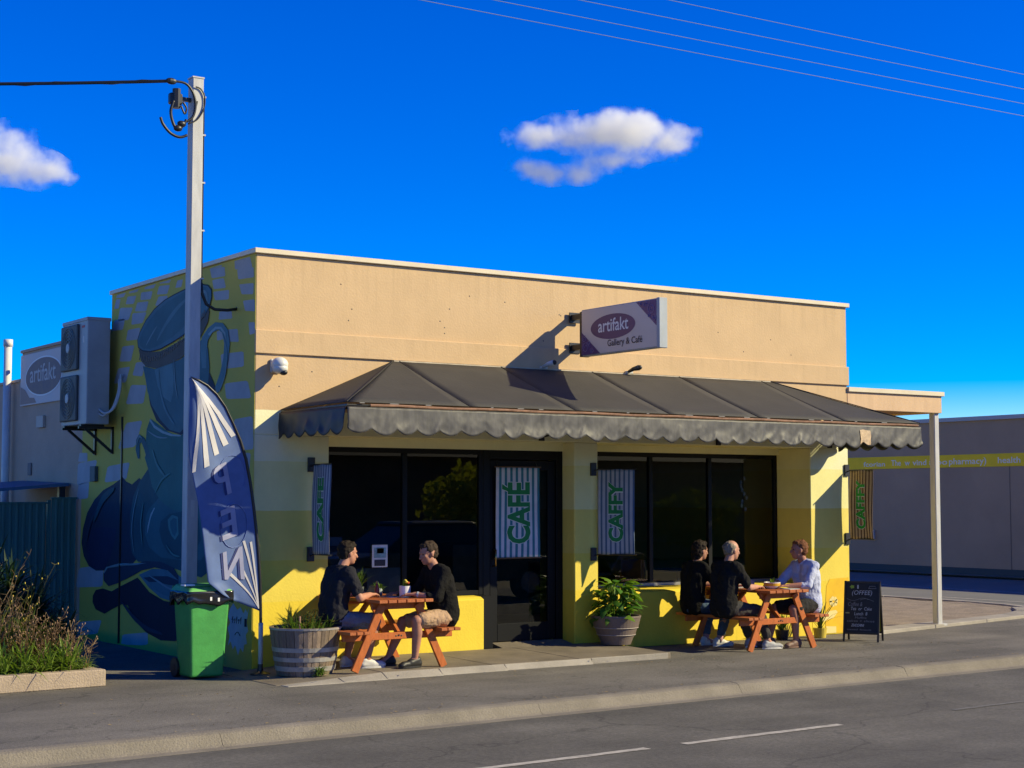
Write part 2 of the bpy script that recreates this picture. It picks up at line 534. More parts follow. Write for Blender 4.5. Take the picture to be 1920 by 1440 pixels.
def remesh_build(mb, name, m, parent=None, voxel=0.01, smooth_it=4, rough=None, loc=None):
    """voxel-merge overlapping solids into one continuous skin"""
    me = bpy.data.meshes.new(name)
    off = Vector(loc) if loc is not None else (world_loc(parent) if parent is not None else Vector((0, 0, 0)))
    me.from_pydata([tuple(Vector(v) - off) for v in mb.v], [], mb.f)
    me.update()
    bm = bmesh.new(); bm.from_mesh(me); bmesh.ops.recalc_face_normals(bm, faces=bm.faces); bm.to_mesh(me); bm.free()
    o = bpy.data.objects.new(name, me)
    r = o.modifiers.new("r", "REMESH"); r.mode = "VOXEL"; r.voxel_size = voxel; r.use_smooth_shade = True
    if smooth_it:
        s = o.modifiers.new("s", "SMOOTH"); s.factor = 0.5; s.iterations = smooth_it
    me2 = evaluated_mesh(o)
    o.modifiers.clear()
    COL.objects.link(o)
    o.data = me2
    bpy.data.meshes.remove(me)
    me2.name = name
    if rough:
        amp, fr, st = rough
        me2.update()
        n = len(me2.vertices)
        co = [0.0] * (3 * n); nr = [0.0] * (3 * n)
        me2.vertices.foreach_get("co", co)
        me2.vertex_normals.foreach_get("vector", nr)
        ox, oy = off.x * 3.1, off.y * 2.3
        for i in range(0, 3 * n, 3):
            q = Vector((co[i] * fr * st[0] + ox, co[i + 1] * fr * st[1] + oy, co[i + 2] * fr * st[2]))
            k = amp * (noise.noise(q) + 0.5 * noise.noise(q * 2.3))
            co[i] += nr[i] * k; co[i + 1] += nr[i + 1] * k; co[i + 2] += nr[i + 2] * k
        me2.vertices.foreach_set("co", co)
        me2.update()
    me2.polygons.foreach_set("use_smooth", [True] * len(me2.polygons))
    me2.materials.clear()
    me2.materials.append(m)
    if parent is not None:
        o.parent = parent
        if loc is not None:
            o.location = Vector(loc) - world_loc(parent)
    elif loc is not None:
        o.location = loc
    return o

MURAL_SQUARES = [
    [(3.953,4.261),(3.948,4.274),(3.921,4.28),(3.877,4.277),(3.705,4.266),(3.663,4.263),(3.645,4.254),(3.656,4.242),(3.701,4.193),(3.713,4.181),(3.74,4.175),(3.776,4.176),(3.921,4.182),(3.958,4.183),(3.976,4.192),(3.971,4.206)],
    [(3.497,4.261),(3.486,4.273),(3.457,4.278),(3.418,4.275),(3.262,4.265),(3.224,4.262),(3.207,4.255),(3.218,4.245),(3.259,4.205),(3.269,4.195),(3.298,4.19),(3.337,4.191),(3.499,4.196),(3.539,4.198),(3.556,4.205),(3.544,4.216)],
    [(3.01,4.257),(3.001,4.269),(2.97,4.274),(2.925,4.272),(2.745,4.265),(2.701,4.264),(2.683,4.256),(2.694,4.244),(2.742,4.196),(2.754,4.184),(2.785,4.178),(2.826,4.181),(2.995,4.19),(3.038,4.193),(3.057,4.201),(3.048,4.212)],
    [(2.532,4.278),(2.52,4.289),(2.489,4.294),(2.447,4.29),(2.282,4.274),(2.241,4.27),(2.223,4.261),(2.233,4.25),(2.271,4.205),(2.281,4.194),(2.311,4.189),(2.354,4.192),(2.529,4.206),(2.573,4.209),(2.592,4.218),(2.58,4.23)],
    [(2.073,4.17),(2.064,4.181),(2.047,4.187),(2.024,4.186),(1.935,4.185),(1.913,4.185),(1.904,4.178),(1.91,4.166),(1.936,4.119),(1.943,4.108),(1.96,4.102),(1.984,4.103),(2.08,4.108),(2.104,4.109),(2.114,4.116),(2.105,4.126)],
    [(3.613,4.145),(3.605,4.157),(3.577,4.163),(3.535,4.16),(3.37,4.15),(3.329,4.148),(3.313,4.139),(3.326,4.127),(3.376,4.077),(3.389,4.065),(3.417,4.059),(3.453,4.062),(3.6,4.073),(3.637,4.076),(3.653,4.084),(3.645,4.096)],
    [(3.163,4.148),(3.16,4.161),(3.13,4.166),(3.079,4.163),(2.876,4.151),(2.826,4.148),(2.802,4.139),(2.81,4.127),(2.841,4.077),(2.849,4.064),(2.879,4.059),(2.923,4.062),(3.103,4.074),(3.148,4.077),(3.173,4.086),(3.171,4.099)],
    [(2.614,4.163),(2.604,4.176),(2.573,4.182),(2.527,4.179),(2.347,4.167),(2.303,4.163),(2.284,4.154),(2.294,4.141),(2.338,4.088),(2.348,4.075),(2.379,4.069),(2.423,4.072),(2.599,4.086),(2.644,4.089),(2.663,4.099),(2.654,4.112)],
    [(2.634,4.041),(2.619,4.055),(2.589,4.061),(2.551,4.059),(2.4,4.05),(2.363,4.048),(2.344,4.038),(2.349,4.023),(2.369,3.963),(2.374,3.948),(2.403,3.941),(2.45,3.945),(2.641,3.96),(2.689,3.964),(2.708,3.974),(2.693,3.987)],
    [(3.993,4.146),(3.984,4.162),(3.967,4.17),(3.946,4.168),(3.863,4.161),(3.842,4.159),(3.835,4.15),(3.844,4.134),(3.876,4.074),(3.884,4.058),(3.901,4.05),(3.923,4.052),(4.01,4.057),(4.032,4.058),(4.039,4.068),(4.03,4.084)],
    [(3.857,4.019),(3.848,4.04),(3.807,4.049),(3.747,4.044),(3.509,4.023),(3.45,4.018),(3.427,4.005),(3.446,3.986),(3.522,3.909),(3.541,3.89),(3.58,3.881),(3.629,3.884),(3.831,3.896),(3.882,3.9),(3.905,3.913),(3.896,3.935)],
    [(3.295,4.038),(3.285,4.052),(3.25,4.058),(3.199,4.055),(2.997,4.044),(2.947,4.041),(2.924,4.031),(2.935,4.015),(2.978,3.951),(2.989,3.935),(3.023,3.929),(3.073,3.934),(3.273,3.955),(3.324,3.96),(3.347,3.971),(3.337,3.985)],
    [(3.433,3.917),(3.428,3.936),(3.389,3.945),(3.325,3.94),(3.073,3.924),(3.01,3.92),(2.985,3.908),(3.002,3.892),(3.072,3.826),(3.089,3.81),(3.128,3.801),(3.177,3.803),(3.379,3.809),(3.43,3.81),(3.457,3.822),(3.452,3.841)],
    [(4.041,3.891),(4.027,3.908),(3.991,3.917),(3.943,3.914),(3.751,3.904),(3.704,3.902),(3.681,3.89),(3.689,3.873),(3.721,3.804),(3.729,3.787),(3.764,3.778),(3.818,3.78),(4.035,3.788),(4.09,3.79),(4.113,3.801),(4.099,3.819)],
    [(3.582,3.731),(3.574,3.749),(3.537,3.758),(3.481,3.757),(3.257,3.754),(3.202,3.753),(3.175,3.742),(3.183,3.723),(3.215,3.646),(3.224,3.627),(3.259,3.617),(3.314,3.62),(3.536,3.628),(3.592,3.631),(3.62,3.642),(3.612,3.66)],
    [(3.764,3.533),(3.752,3.558),(3.712,3.571),(3.655,3.569),(3.431,3.561),(3.375,3.559),(3.353,3.543),(3.368,3.518),(3.431,3.414),(3.447,3.388),(3.486,3.375),(3.539,3.378),(3.751,3.391),(3.805,3.394),(3.828,3.41),(3.815,3.435)],
    [(3.31,3.313),(3.295,3.334),(3.261,3.345),(3.216,3.344),(3.039,3.34),(2.996,3.339),(2.98,3.325),(2.995,3.301),(3.057,3.207),(3.072,3.183),(3.106,3.172),(3.15,3.176),(3.325,3.193),(3.369,3.197),(3.386,3.211),(3.371,3.231)],
    [(3.905,3.276),(3.885,3.301),(3.842,3.315),(3.785,3.314),(3.563,3.311),(3.508,3.311),(3.487,3.296),(3.506,3.271),(3.58,3.17),(3.599,3.145),(3.642,3.131),(3.698,3.132),(3.925,3.136),(3.982,3.137),(4.004,3.152),(3.984,3.177)],
    [(3.472,3.04),(3.449,3.071),(3.395,3.086),(3.324,3.082),(3.046,3.064),(2.978,3.059),(2.946,3.04),(2.959,3.011),(3.009,2.894),(3.022,2.865),(3.074,2.849),(3.153,2.852),(3.473,2.862),(3.555,2.864),(3.588,2.884),(3.565,2.915)],
    [(3.631,2.573),(3.594,2.616),(3.53,2.641),(3.455,2.642),(3.162,2.647),(3.089,2.648),(3.066,2.625),(3.097,2.583),(3.222,2.415),(3.254,2.373),(3.316,2.347),(3.394,2.345),(3.712,2.336),(3.792,2.334),(3.817,2.358),(3.78,2.401)],
    [(1.125,4.284),(1.128,4.295),(1.108,4.299),(1.069,4.295),(0.916,4.277),(0.878,4.273),(0.856,4.265),(0.855,4.255),(0.85,4.215),(0.849,4.205),(0.869,4.201),(0.905,4.204),(1.052,4.214),(1.089,4.217),(1.112,4.225),(1.114,4.237)],
    [(0.523,4.218),(0.525,4.234),(0.495,4.242),(0.442,4.24),(0.233,4.231),(0.181,4.229),(0.147,4.218),(0.137,4.2),(0.099,4.129),(0.09,4.111),(0.118,4.103),(0.177,4.107),(0.416,4.122),(0.477,4.125),(0.513,4.137),(0.515,4.153)],
    [(1.152,4.194),(1.16,4.21),(1.134,4.217),(1.079,4.213),(0.861,4.197),(0.808,4.193),(0.775,4.182),(0.772,4.168),(0.759,4.111),(0.756,4.097),(0.781,4.09),(0.83,4.092),(1.026,4.101),(1.076,4.103),(1.109,4.113),(1.118,4.129)],
    [(0.45,4.1),(0.454,4.115),(0.424,4.122),(0.367,4.119),(0.145,4.107),(0.09,4.104),(0.057,4.094),(0.056,4.079),(0.048,4.019),(0.047,4.004),(0.076,3.997),(0.128,4.0),(0.343,4.011),(0.397,4.014),(0.43,4.024),(0.434,4.039)],
    [(1.087,4.06),(1.093,4.075),(1.073,4.082),(1.029,4.081),(0.859,4.075),(0.817,4.073),(0.788,4.063),(0.78,4.048),(0.749,3.986),(0.741,3.971),(0.762,3.963),(0.805,3.966),(0.98,3.976),(1.024,3.979),(1.053,3.988),(1.06,4.003)],
    [(0.39,3.937),(0.399,3.952),(0.375,3.959),(0.324,3.955),(0.125,3.941),(0.075,3.938),(0.048,3.926),(0.05,3.91),(0.056,3.847),(0.057,3.831),(0.08,3.824),(0.119,3.828),(0.277,3.844),(0.316,3.848),(0.344,3.859),(0.353,3.875)],
    [(1.057,3.932),(1.065,3.946),(1.035,3.952),(0.976,3.948),(0.742,3.935),(0.684,3.932),(0.652,3.922),(0.653,3.908),(0.659,3.853),(0.66,3.839),(0.689,3.833),(0.738,3.836),(0.936,3.851),(0.986,3.854),(1.019,3.864),(1.027,3.878)],
    [(0.293,3.755),(0.301,3.771),(0.283,3.778),(0.243,3.776),(0.086,3.769),(0.047,3.767),(0.023,3.756),(0.022,3.738),(0.015,3.669),(0.013,3.652),(0.031,3.644),(0.064,3.648),(0.196,3.663),(0.23,3.666),(0.253,3.677),(0.261,3.693)],
    [(0.9,3.704),(0.898,3.716),(0.871,3.721),(0.828,3.718),(0.655,3.706),(0.612,3.704),(0.585,3.695),(0.581,3.684),(0.566,3.637),(0.562,3.626),(0.588,3.62),(0.637,3.623),(0.835,3.633),(0.885,3.635),(0.913,3.643),(0.91,3.656)],
    [(0.729,3.486),(0.737,3.504),(0.717,3.513),(0.672,3.511),(0.497,3.502),(0.454,3.5),(0.426,3.487),(0.421,3.467),(0.401,3.389),(0.396,3.369),(0.416,3.36),(0.456,3.364),(0.618,3.38),(0.659,3.384),(0.687,3.397),(0.696,3.415)],
    [(0.156,3.512),(0.16,3.53),(0.151,3.54),(0.131,3.538),(0.049,3.533),(0.029,3.532),(0.014,3.522),(0.01,3.506),(-0.007,3.443),(-0.012,3.427),(-0.002,3.418),(0.018,3.416),(0.1,3.412),(0.121,3.41),(0.135,3.42),(0.139,3.438)],
    [(0.84,3.229),(0.845,3.252),(0.802,3.264),(0.72,3.262),(0.4,3.254),(0.321,3.253),(0.275,3.239),(0.273,3.217),(0.265,3.128),(0.262,3.106),(0.304,3.094),(0.379,3.095),(0.686,3.099),(0.764,3.1),(0.812,3.114),(0.818,3.137)],
    [(0.728,2.909),(0.735,2.932),(0.692,2.945),(0.61,2.945),(0.29,2.943),(0.212,2.942),(0.16,2.927),(0.147,2.901),(0.096,2.798),(0.083,2.772),(0.124,2.759),(0.208,2.762),(0.553,2.774),(0.641,2.777),(0.695,2.792),(0.702,2.815)],
    [(0.478,2.484),(0.491,2.53),(0.461,2.558),(0.396,2.561),(0.139,2.57),(0.075,2.572),(0.036,2.547),(0.03,2.499),(0.005,2.311),(-0.001,2.264),(0.028,2.236),(0.084,2.234),(0.314,2.228),(0.372,2.227),(0.413,2.252),(0.426,2.298)],
    [(0.956,3.497),(0.958,3.512),(0.944,3.52),(0.918,3.519),(0.817,3.515),(0.792,3.515),(0.775,3.507),(0.771,3.493),(0.756,3.441),(0.752,3.427),(0.766,3.419),(0.793,3.419),(0.904,3.416),(0.932,3.416),(0.948,3.424),(0.95,3.438)],
    [(5.255,2.127),(5.252,2.167),(5.193,2.192),(5.092,2.197),(4.699,2.213),(4.602,2.218),(4.558,2.199),(4.577,2.163),(4.653,2.017),(4.672,1.98),(4.729,1.955),(4.81,1.948),(5.138,1.917),(5.222,1.91),(5.268,1.928),(5.266,1.968)],
    [(4.196,2.088),(4.182,2.116),(4.113,2.134),(4.007,2.14),(3.591,2.161),(3.49,2.166),(3.441,2.153),(3.456,2.125),(3.518,2.011),(3.533,1.983),(3.599,1.964),(3.699,1.96),(4.109,1.941),(4.214,1.937),(4.266,1.95),(4.252,1.977)],
    [(5.217,1.879),(5.205,1.907),(5.167,1.925),(5.113,1.928),(4.899,1.942),(4.846,1.945),(4.819,1.931),(4.824,1.902),(4.845,1.787),(4.851,1.758),(4.888,1.741),(4.948,1.738),(5.19,1.728),(5.251,1.726),(5.279,1.741),(5.267,1.768)],
    [(5.165,0.803),(5.151,0.837),(5.068,0.864),(4.94,0.875),(4.439,0.921),(4.317,0.932),(4.25,0.916),(4.255,0.877),(4.273,0.723),(4.277,0.685),(4.354,0.658),(4.486,0.651),(5.029,0.622),(5.169,0.614),(5.24,0.63),(5.225,0.664)],
    [(5.147,0.143),(5.145,0.167),(5.074,0.187),(4.95,0.198),(4.469,0.241),(4.351,0.252),(4.296,0.244),(4.315,0.219),(4.393,0.121),(4.413,0.096),(4.481,0.076),(4.58,0.066),(4.989,0.025),(5.093,0.015),(5.152,0.023),(5.151,0.047)],
    [(3.589,0.095),(3.581,0.117),(3.511,0.136),(3.398,0.148),(2.956,0.191),(2.848,0.202),(2.785,0.197),(2.783,0.178),(2.773,0.101),(2.771,0.081),(2.836,0.063),(2.954,0.049),(3.437,-0.008),(3.561,-0.022),(3.628,-0.018),(3.62,0.005)],
    [(5.207,2.297),(5.201,2.313),(5.174,2.321),(5.132,2.32),(4.968,2.315),(4.927,2.314),(4.904,2.305),(4.903,2.289),(4.9,2.227),(4.899,2.212),(4.926,2.203),(4.973,2.204),(5.165,2.208),(5.214,2.209),(5.238,2.218),(5.232,2.234)],
    [(0.41,2.17),(0.403,2.195),(0.372,2.208),(0.326,2.207),(0.147,2.201),(0.102,2.199),(0.079,2.184),(0.082,2.16),(0.095,2.062),(0.099,2.038),(0.129,2.025),(0.177,2.026),(0.375,2.03),(0.425,2.031),(0.45,2.046),(0.442,2.071)],
    [(0.217,1.765),(0.209,1.795),(0.188,1.813),(0.16,1.815),(0.047,1.824),(0.019,1.826),(0.007,1.809),(0.016,1.777),(0.049,1.651),(0.057,1.619),(0.077,1.601),(0.105,1.601),(0.216,1.601),(0.244,1.602),(0.256,1.618),(0.248,1.648)],
]
MURAL_SHAPES = [
    ('painted_teapot', 'navy', 1, [(3.657,1.994),(3.775,1.96),(3.967,1.91),(4.312,1.841),(4.613,1.726),(4.865,1.563),(5.014,1.362),(5.057,1.179),(4.968,1.018),(4.777,0.897),(4.515,0.849),(4.187,0.864),(3.919,0.926),(3.631,0.936),(3.303,0.963),(3.034,1.089),(3.027,1.944),(3.119,1.979),(3.346,1.905),(3.535,1.941)]),
    ('painted_teapot_shade', 'navydark', 2, [(4.698,1.366),(4.289,1.39),(3.844,1.379),(3.861,1.24),(4.022,1.027),(4.213,0.881),(4.568,0.869),(4.779,0.933),(4.865,1.075),(4.821,1.238)]),
    ('painted_plate', 'deepteal', 2, [(3.117,1.928),(2.853,2.076),(2.461,2.152),(1.24,2.16),(0.854,1.908),(0.693,1.454),(0.827,1.06),(1.274,0.891),(1.993,0.958),(2.588,1.003),(3.121,1.003),(3.309,1.098),(3.389,1.317),(3.377,1.556),(3.293,1.76)]),
    ('painted_plate_ring', 'teal2', 3, [(2.616,1.693),(2.279,1.856),(1.783,1.9),(1.306,1.819),(0.994,1.603),(0.984,1.298),(1.281,1.076),(1.834,1.059),(2.418,1.074),(2.77,1.179),(2.91,1.326),(2.896,1.526),(2.789,1.626)]),
    ('painted_plate_well', 'deepteal', 4, [(2.434,1.481),(2.183,1.564),(1.772,1.599),(1.373,1.523),(1.288,1.292),(1.516,1.131),(1.915,1.064),(2.208,1.128),(2.382,1.237),(2.473,1.366)]),
    ('painted_plate_highlight', 'sheen', 4, [(2.635,1.635),(2.742,1.56),(2.825,1.427),(2.843,1.327),(2.801,1.394),(2.74,1.51),(2.656,1.594),(2.613,1.627)]),
    ('painted_cup_lower', 'teal', 5, [(2.905,2.261),(2.948,2.212),(2.807,2.042),(2.711,1.875),(2.443,1.709),(2.101,1.613),(1.854,1.598),(1.613,1.631),(1.381,1.757),(1.233,1.942),(1.242,2.222)]),
    ('painted_swirl', 'teal3', 6, [(2.222,1.499),(2.099,1.557),(1.933,1.534),(1.905,1.343),(2.006,1.277),(2.111,1.323),(2.198,1.403)]),
    ('painted_swirl_inner', 'teal2', 7, [(2.146,1.484),(2.056,1.525),(1.965,1.51),(1.952,1.374),(2.015,1.317),(2.083,1.348),(2.144,1.419)]),
    ('painted_cup_middle', 'teal', 5, [(2.792,2.66),(2.902,2.544),(2.927,2.389),(2.819,2.198),(2.629,1.99),(0.702,1.967),(0.752,2.372),(0.953,2.694),(1.501,2.558),(1.908,2.425),(2.252,2.487)]),
    ('painted_cup_rim', 'sheen', 6, [(2.792,2.66),(2.653,2.577),(2.384,2.5),(2.122,2.457),(1.888,2.441),(1.887,2.425),(2.164,2.437),(2.427,2.479),(2.675,2.549),(2.814,2.635)]),
    ('painted_handle_lower', 'teal2', 6, [(3.166,2.205),(3.241,2.311),(3.223,2.433),(3.132,2.491),(2.967,2.442),(2.846,2.318),(2.773,2.197),(2.887,2.199),(2.961,2.304),(3.057,2.393),(3.113,2.377),(3.105,2.204)]),
    ('painted_cup_shadow', 'navy', 6, [(2.925,3.08),(2.799,2.815),(2.611,2.635),(2.296,2.505),(1.888,2.441),(1.498,2.493),(1.107,2.669),(0.96,2.916),(1.12,3.084),(1.36,3.148),(1.678,2.957),(2.271,2.957)]),
    ('painted_cup_body', 'blue', 7, [(3.05,3.288),(2.68,3.228),(2.239,3.258),(1.898,3.292),(1.529,3.388),(1.291,3.482),(1.168,3.344),(1.122,3.148),(1.155,2.943),(1.346,2.745),(1.664,2.564),(1.91,2.467),(2.21,2.51),(2.477,2.63),(2.753,2.812),(2.898,2.992),(2.959,3.134)]),
    ('painted_cup_body_light', 'blue2', 8, [(2.68,3.22),(2.369,3.241),(2.152,3.26),(2.103,3.081),(2.118,2.915),(2.179,2.818),(2.444,2.899),(2.582,3.026)]),
    ('painted_cup_band', 'band', 9, [(3.19,3.499),(2.871,3.437),(2.509,3.421),(2.16,3.462),(1.906,3.5),(1.536,3.568),(1.183,3.795),(1.142,3.743),(1.177,3.633),(1.371,3.489),(1.611,3.394),(1.899,3.3),(2.239,3.258),(2.635,3.231),(2.956,3.276),(3.099,3.352)]),
    ('painted_cup_opening', 'blue3', 9.6, [(3.2,3.518),(3.228,3.608),(3.161,3.69),(2.979,3.814),(2.709,3.928),(2.399,4.0),(2.139,4.032),(1.884,4.055),(1.594,4.074),(1.351,4.066),(1.191,4.037),(1.094,3.979),(1.088,3.898),(1.143,3.791),(1.298,3.693),(1.538,3.625),(1.866,3.547),(2.161,3.496),(2.51,3.447),(2.825,3.44),(3.057,3.468)]),
    ('painted_cup_interior', 'blue', 10, [(3.13,3.53),(3.157,3.602),(3.09,3.676),(2.909,3.791),(2.64,3.895),(2.31,3.974),(1.883,4.027),(1.552,4.044),(1.35,4.042),(1.229,4.017),(1.384,3.88),(1.583,3.752),(1.869,3.63),(2.164,3.555),(2.512,3.498),(2.826,3.471),(3.012,3.489)]),
    ('painted_handle_upper', 'blue2', 8, [(1.367,3.359),(1.331,3.486),(1.175,3.569),(0.982,3.616),(0.789,3.59),(0.655,3.508),(0.602,3.362),(0.645,3.178),(0.734,3.012),(0.843,2.878),(0.919,2.85),(0.967,2.916),(0.849,3.051),(0.759,3.218),(0.745,3.374),(0.805,3.489),(0.902,3.529),(1.056,3.511),(1.171,3.44),(1.206,3.314),(1.201,3.138),(1.32,3.146)]),
    ('painted_handle_shine', 'sheen', 9, [(1.173,3.505),(0.98,3.568),(0.826,3.554),(0.718,3.482),(0.689,3.385),(0.748,3.468),(0.845,3.532),(0.96,3.542),(1.133,3.485)]),
    ('painted_spoon', 'navy2', 6, [(4.236,0.827),(4.14,0.901),(3.631,0.949),(3.212,0.975),(2.852,1.02),(2.416,1.025),(2.035,0.973),(1.888,0.883),(1.886,0.835),(2.2,0.935),(2.586,0.954),(2.981,0.907),(3.297,0.829),(3.764,0.725),(4.054,0.677),(4.231,0.74)]),
    ('painted_spoon_edge', 'sheen2', 7, [(4.236,0.836),(4.14,0.908),(3.632,0.956),(3.212,0.983),(2.851,0.995),(3.211,0.96),(3.631,0.936),(4.104,0.892),(4.201,0.829)]),
    ('painted_saucer', 'black', 4, [(4.602,0.538),(4.503,0.613),(4.251,0.643),(3.953,0.621),(3.667,0.694),(3.113,0.819),(2.749,0.669),(2.313,0.592),(1.576,0.583),(1.485,0.247),(1.964,0.166),(2.38,0.145),(2.817,0.204),(3.182,0.314),(3.421,0.485),(3.609,0.483),(3.943,0.405),(4.186,0.339),(4.491,0.375),(4.608,0.457)]),
    ('painted_saucer_top', 'blue3', 5, [(3.069,0.854),(2.672,0.935),(2.328,0.947),(1.909,0.898),(1.584,0.817),(1.577,0.614),(1.98,0.593),(2.4,0.62),(2.751,0.718)]),
    ('painted_saucer_dark', 'navy2', 6, [(2.933,0.826),(2.581,0.856),(2.198,0.871),(1.886,0.835),(1.884,0.772),(2.194,0.775),(2.492,0.794),(2.753,0.784)]),
]

# ------------------------------------------------------------------ the ground, road, kerbs
M_ASPH = mat("road_asphalt", (0.108, 0.100, 0.085), 0.85, var=0.16, scale=0.9, bump=0.5, bscale=160, grain=0.30, gscale=170)
M_PATH = mat("footpath_asphalt", (0.136, 0.124, 0.106), 0.88, var=0.20, scale=1.1, bump=0.5, bscale=120, grain=0.26, gscale=150)
add_cracks(M_ASPH, 0.30, 0.006, 0.62, 0.10)
add_cracks(M_PATH, 0.55, 0.007, 0.60, 0.12)
M_CONC = mat("pale_concrete", (0.30, 0.27, 0.23), 0.85, var=0.20, scale=2.5, bump=0.4, bscale=70, grain=0.12, gscale=160)
M_KERB = mat("kerb_concrete", (0.190, 0.166, 0.133), 0.88, var=0.22, scale=2.0, bump=0.5, bscale=60, grain=0.16, gscale=140)
M_SLAB = mat("worn_slab", (0.17, 0.14, 0.105), 0.82, var=0.26, scale=2.2, bump=0.3, bscale=60, grain=0.12)
M_DIRT = mat("dirt", (0.25, 0.20, 0.155), 0.95, var=0.22, scale=3.0, bump=0.9, bscale=45, grain=0.25, gscale=90)
M_LINE = mat("road_paint", (0.50, 0.46, 0.40), 0.8, var=0.25, scale=18, col2=(0.26, 0.24, 0.21))
M_FADED = mat("worn_road_paint", (0.13, 0.125, 0.115), 0.85, var=0.3, scale=20)
M_SOIL = mat("garden_soil", (0.05, 0.036, 0.026), 0.95, var=0.3, scale=10, bump=0.9, bscale=50)
M_EARTH = mat("dry_grass_ground", (0.30, 0.25, 0.15), 0.95, var=0.3, scale=0.6, grain=0.3, gscale=60)

ST = math.atan(0.0535)
def K(t, s, z=0.0):
    """street frame: t along the kerb, s towards the shop"""
    return (t * math.cos(ST) - s * math.sin(ST), -3.545 + t * math.sin(ST) + s * math.cos(ST), z)

def sheet(name, pts, m, kind="structure"):
    return tag(MB().poly(pts).build(name, m, fix=False), kind=kind)

sheet("ground", [(-700, -700, -0.16), (700, -700, -0.16), (700, 700, -0.16), (-700, 700, -0.16)], M_EARTH)
sheet("road", [K(-90, -9.6, -0.1), K(120, -9.6, -0.1), K(120, -0.16, -0.1), K(-90, -0.16, -0.1)], M_ASPH)
MB().hexa([K(-60, 0, -0.13), K(60, 0, -0.13), (60, 14, -0.13), (-60, 14, -0.13)],
          [K(-60, 0, 0), K(60, 0, 0), (60, 14, 0), (-60, 14, 0)]).build("footpath", M_PATH)["kind"] = "structure"
# sloping kerb in cast lengths
kerb = tag(bpy.data.objects.new("kerb", None), kind="structure")
COL.objects.link(kerb)
t = -14.0
rk = random.Random(5)
while t < 26:
    L = rk.choice((1.9, 2.4, 2.4, 3.0))
    if -2.4 < t + L < -1.0:
        L = -2.02 - t if t < -2.5 else L
    a, b = t + 0.002, t + L - 0.002
    j = rk.uniform(-0.004, 0.002)
    prof = [(0.0, -0.12), (0.0, 0.004 + j), (-0.075, 0.0 + j), (-0.11, -0.012 + j), (-0.155, -0.085), (-0.18, -0.098), (-0.30, -0.0975), (-0.30, -0.12)]
    MB().hexa([K(a, s, z) for s, z in prof], [K(b, s, z) for s, z in prof]).build("kerb_stone", M_KERB, kerb)
    t += L
# lane line, old and broken
def dash(t0, t1, s, w, m, z=-0.0955):
    n = max(2, int((t1 - t0) / 0.12)); lo = []; hi = []
    for i in range(n + 1):
        tt = t0 + (t1 - t0) * i / n
        lo.append(K(tt, s - w / 2 + rk.uniform(-.008, .008), z)); hi.append(K(tt, s + w / 2 + rk.uniform(-.008, .008), z))
    mb = MB()
    for i in range(n):
        mb.add([lo[i], lo[i + 1], hi[i + 1], hi[i]], [(0, 1, 2, 3)])
    o = mb.build("lane_line", m, fix=False)
    return tag(o, kind="structure")
dash(-3.5, 0.42, -2.13, 0.085, M_LINE)
dash(0.78, 2.52, -2.13, 0.085, M_LINE)
dash(4.0, 6.4, -2.10, 0.06, M_FADED)
dash(7.6, 9.4, -2.10, 0.06, M_FADED)
dash(-3.5, 30, -4.9, 0.09, M_LINE)

# raised apron in front of the shop: separate cast panels, pale sloping front strip
apron = tag(bpy.data.objects.new("shop_apron", None), kind="structure")
COL.objects.link(apron)
def az(x):
    return 0.085 if x > 0.75 else max(0.006, 0.085 * (x + 0.35) / 1.1)
def slab(xa, xb, ya, yb, m, name="concrete_slab", za=None, drop=False):
    g = 0.004
    xa += g; xb -= g; ya += g; yb -= g
    def zz(x, y):
        z = az(x) * (1 + 0.28 * y / 1.26)
        if drop and y < -1.3:
            z = 0.006
        return z + rk.uniform(-.001, .001)
    P = [(xa, ya), (xb, ya), (xb, yb), (xa, yb)]
    MB().hexa([(x, y, -0.05) for x, y in P], [(x, y, zz(x, y)) for x, y in P]).build(name, m, apron, bevel=0.004)
for xa, xb in ((-0.35, 0.78), (0.78, 2.05), (2.05, 3.15), (3.15, 4.4)):
    slab(xa, xb, -1.26, -0.006, M_SLAB)
for xa, xb in ((-0.30, 0.30), (0.30, 0.78), (0.78, 1.42), (1.42, 2.2), (2.2, 3.3), (3.3, 4.35)):
    slab(xa, xb, -1.42 + 0.04 * (xa + 0.3), -1.26, M_CONC, "edge_strip", drop=True)
MB().hexa([(3.03, 0.01, 0.03), (4.0, 0.01, 0.03), (4.0, 0.24, 0.03), (3.03, 0.24, 0.03)],
          [(3.03, 0.01, 0.085), (4.0, 0.01, 0.085), (4.0, 0.24, 0.125), (3.03, 0.24, 0.125)]).build("door_step", M_SLAB, apron)

# side street, dirt corner and its concrete edging
sheet("side_road", [(14.7, 1.2, 0.005), (21.55, 1.2, 0.005), (21.55, 13.9, 0.005), (14.7, 13.9, 0.005)], mat("side_asphalt", (0.15, 0.145, 0.135), 0.85, var=0.12, scale=0.8, grain=0.2))
for (xa, ya, yb) in ((15.4, 1.6, 4.6), (15.4, 6.0, 9.0), (17.6, 1.4, 13.8)):
    sheet("side_line", [(xa, ya, 0.0095), (xa + 0.09, ya, 0.0095), (xa + 0.09, yb, 0.0095), (xa, yb, 0.0095)], M_LINE)
def dirt_fn(u, v):
    x = 8.75 + u * 5.6; y0 = -0.02 + max(0, (x - 9)) * 0.2 + max(0, x - 12.8) ** 2 * 0.45
    y = y0 + v * (9 - y0)
    return (x, y, 0.022 + 0.02 * noise.noise(Vector((x * 1.7, y * 1.7, 3))) + 0.012 * noise.noise(Vector((x * 6, y * 6, 1))))
tag(grid("dirt_patch", dirt_fn, 60, 60, M_DIRT), kind="structure")
edging = tag(bpy.data.objects.new("corner_edging", None), kind="structure")
COL.objects.link(edging)
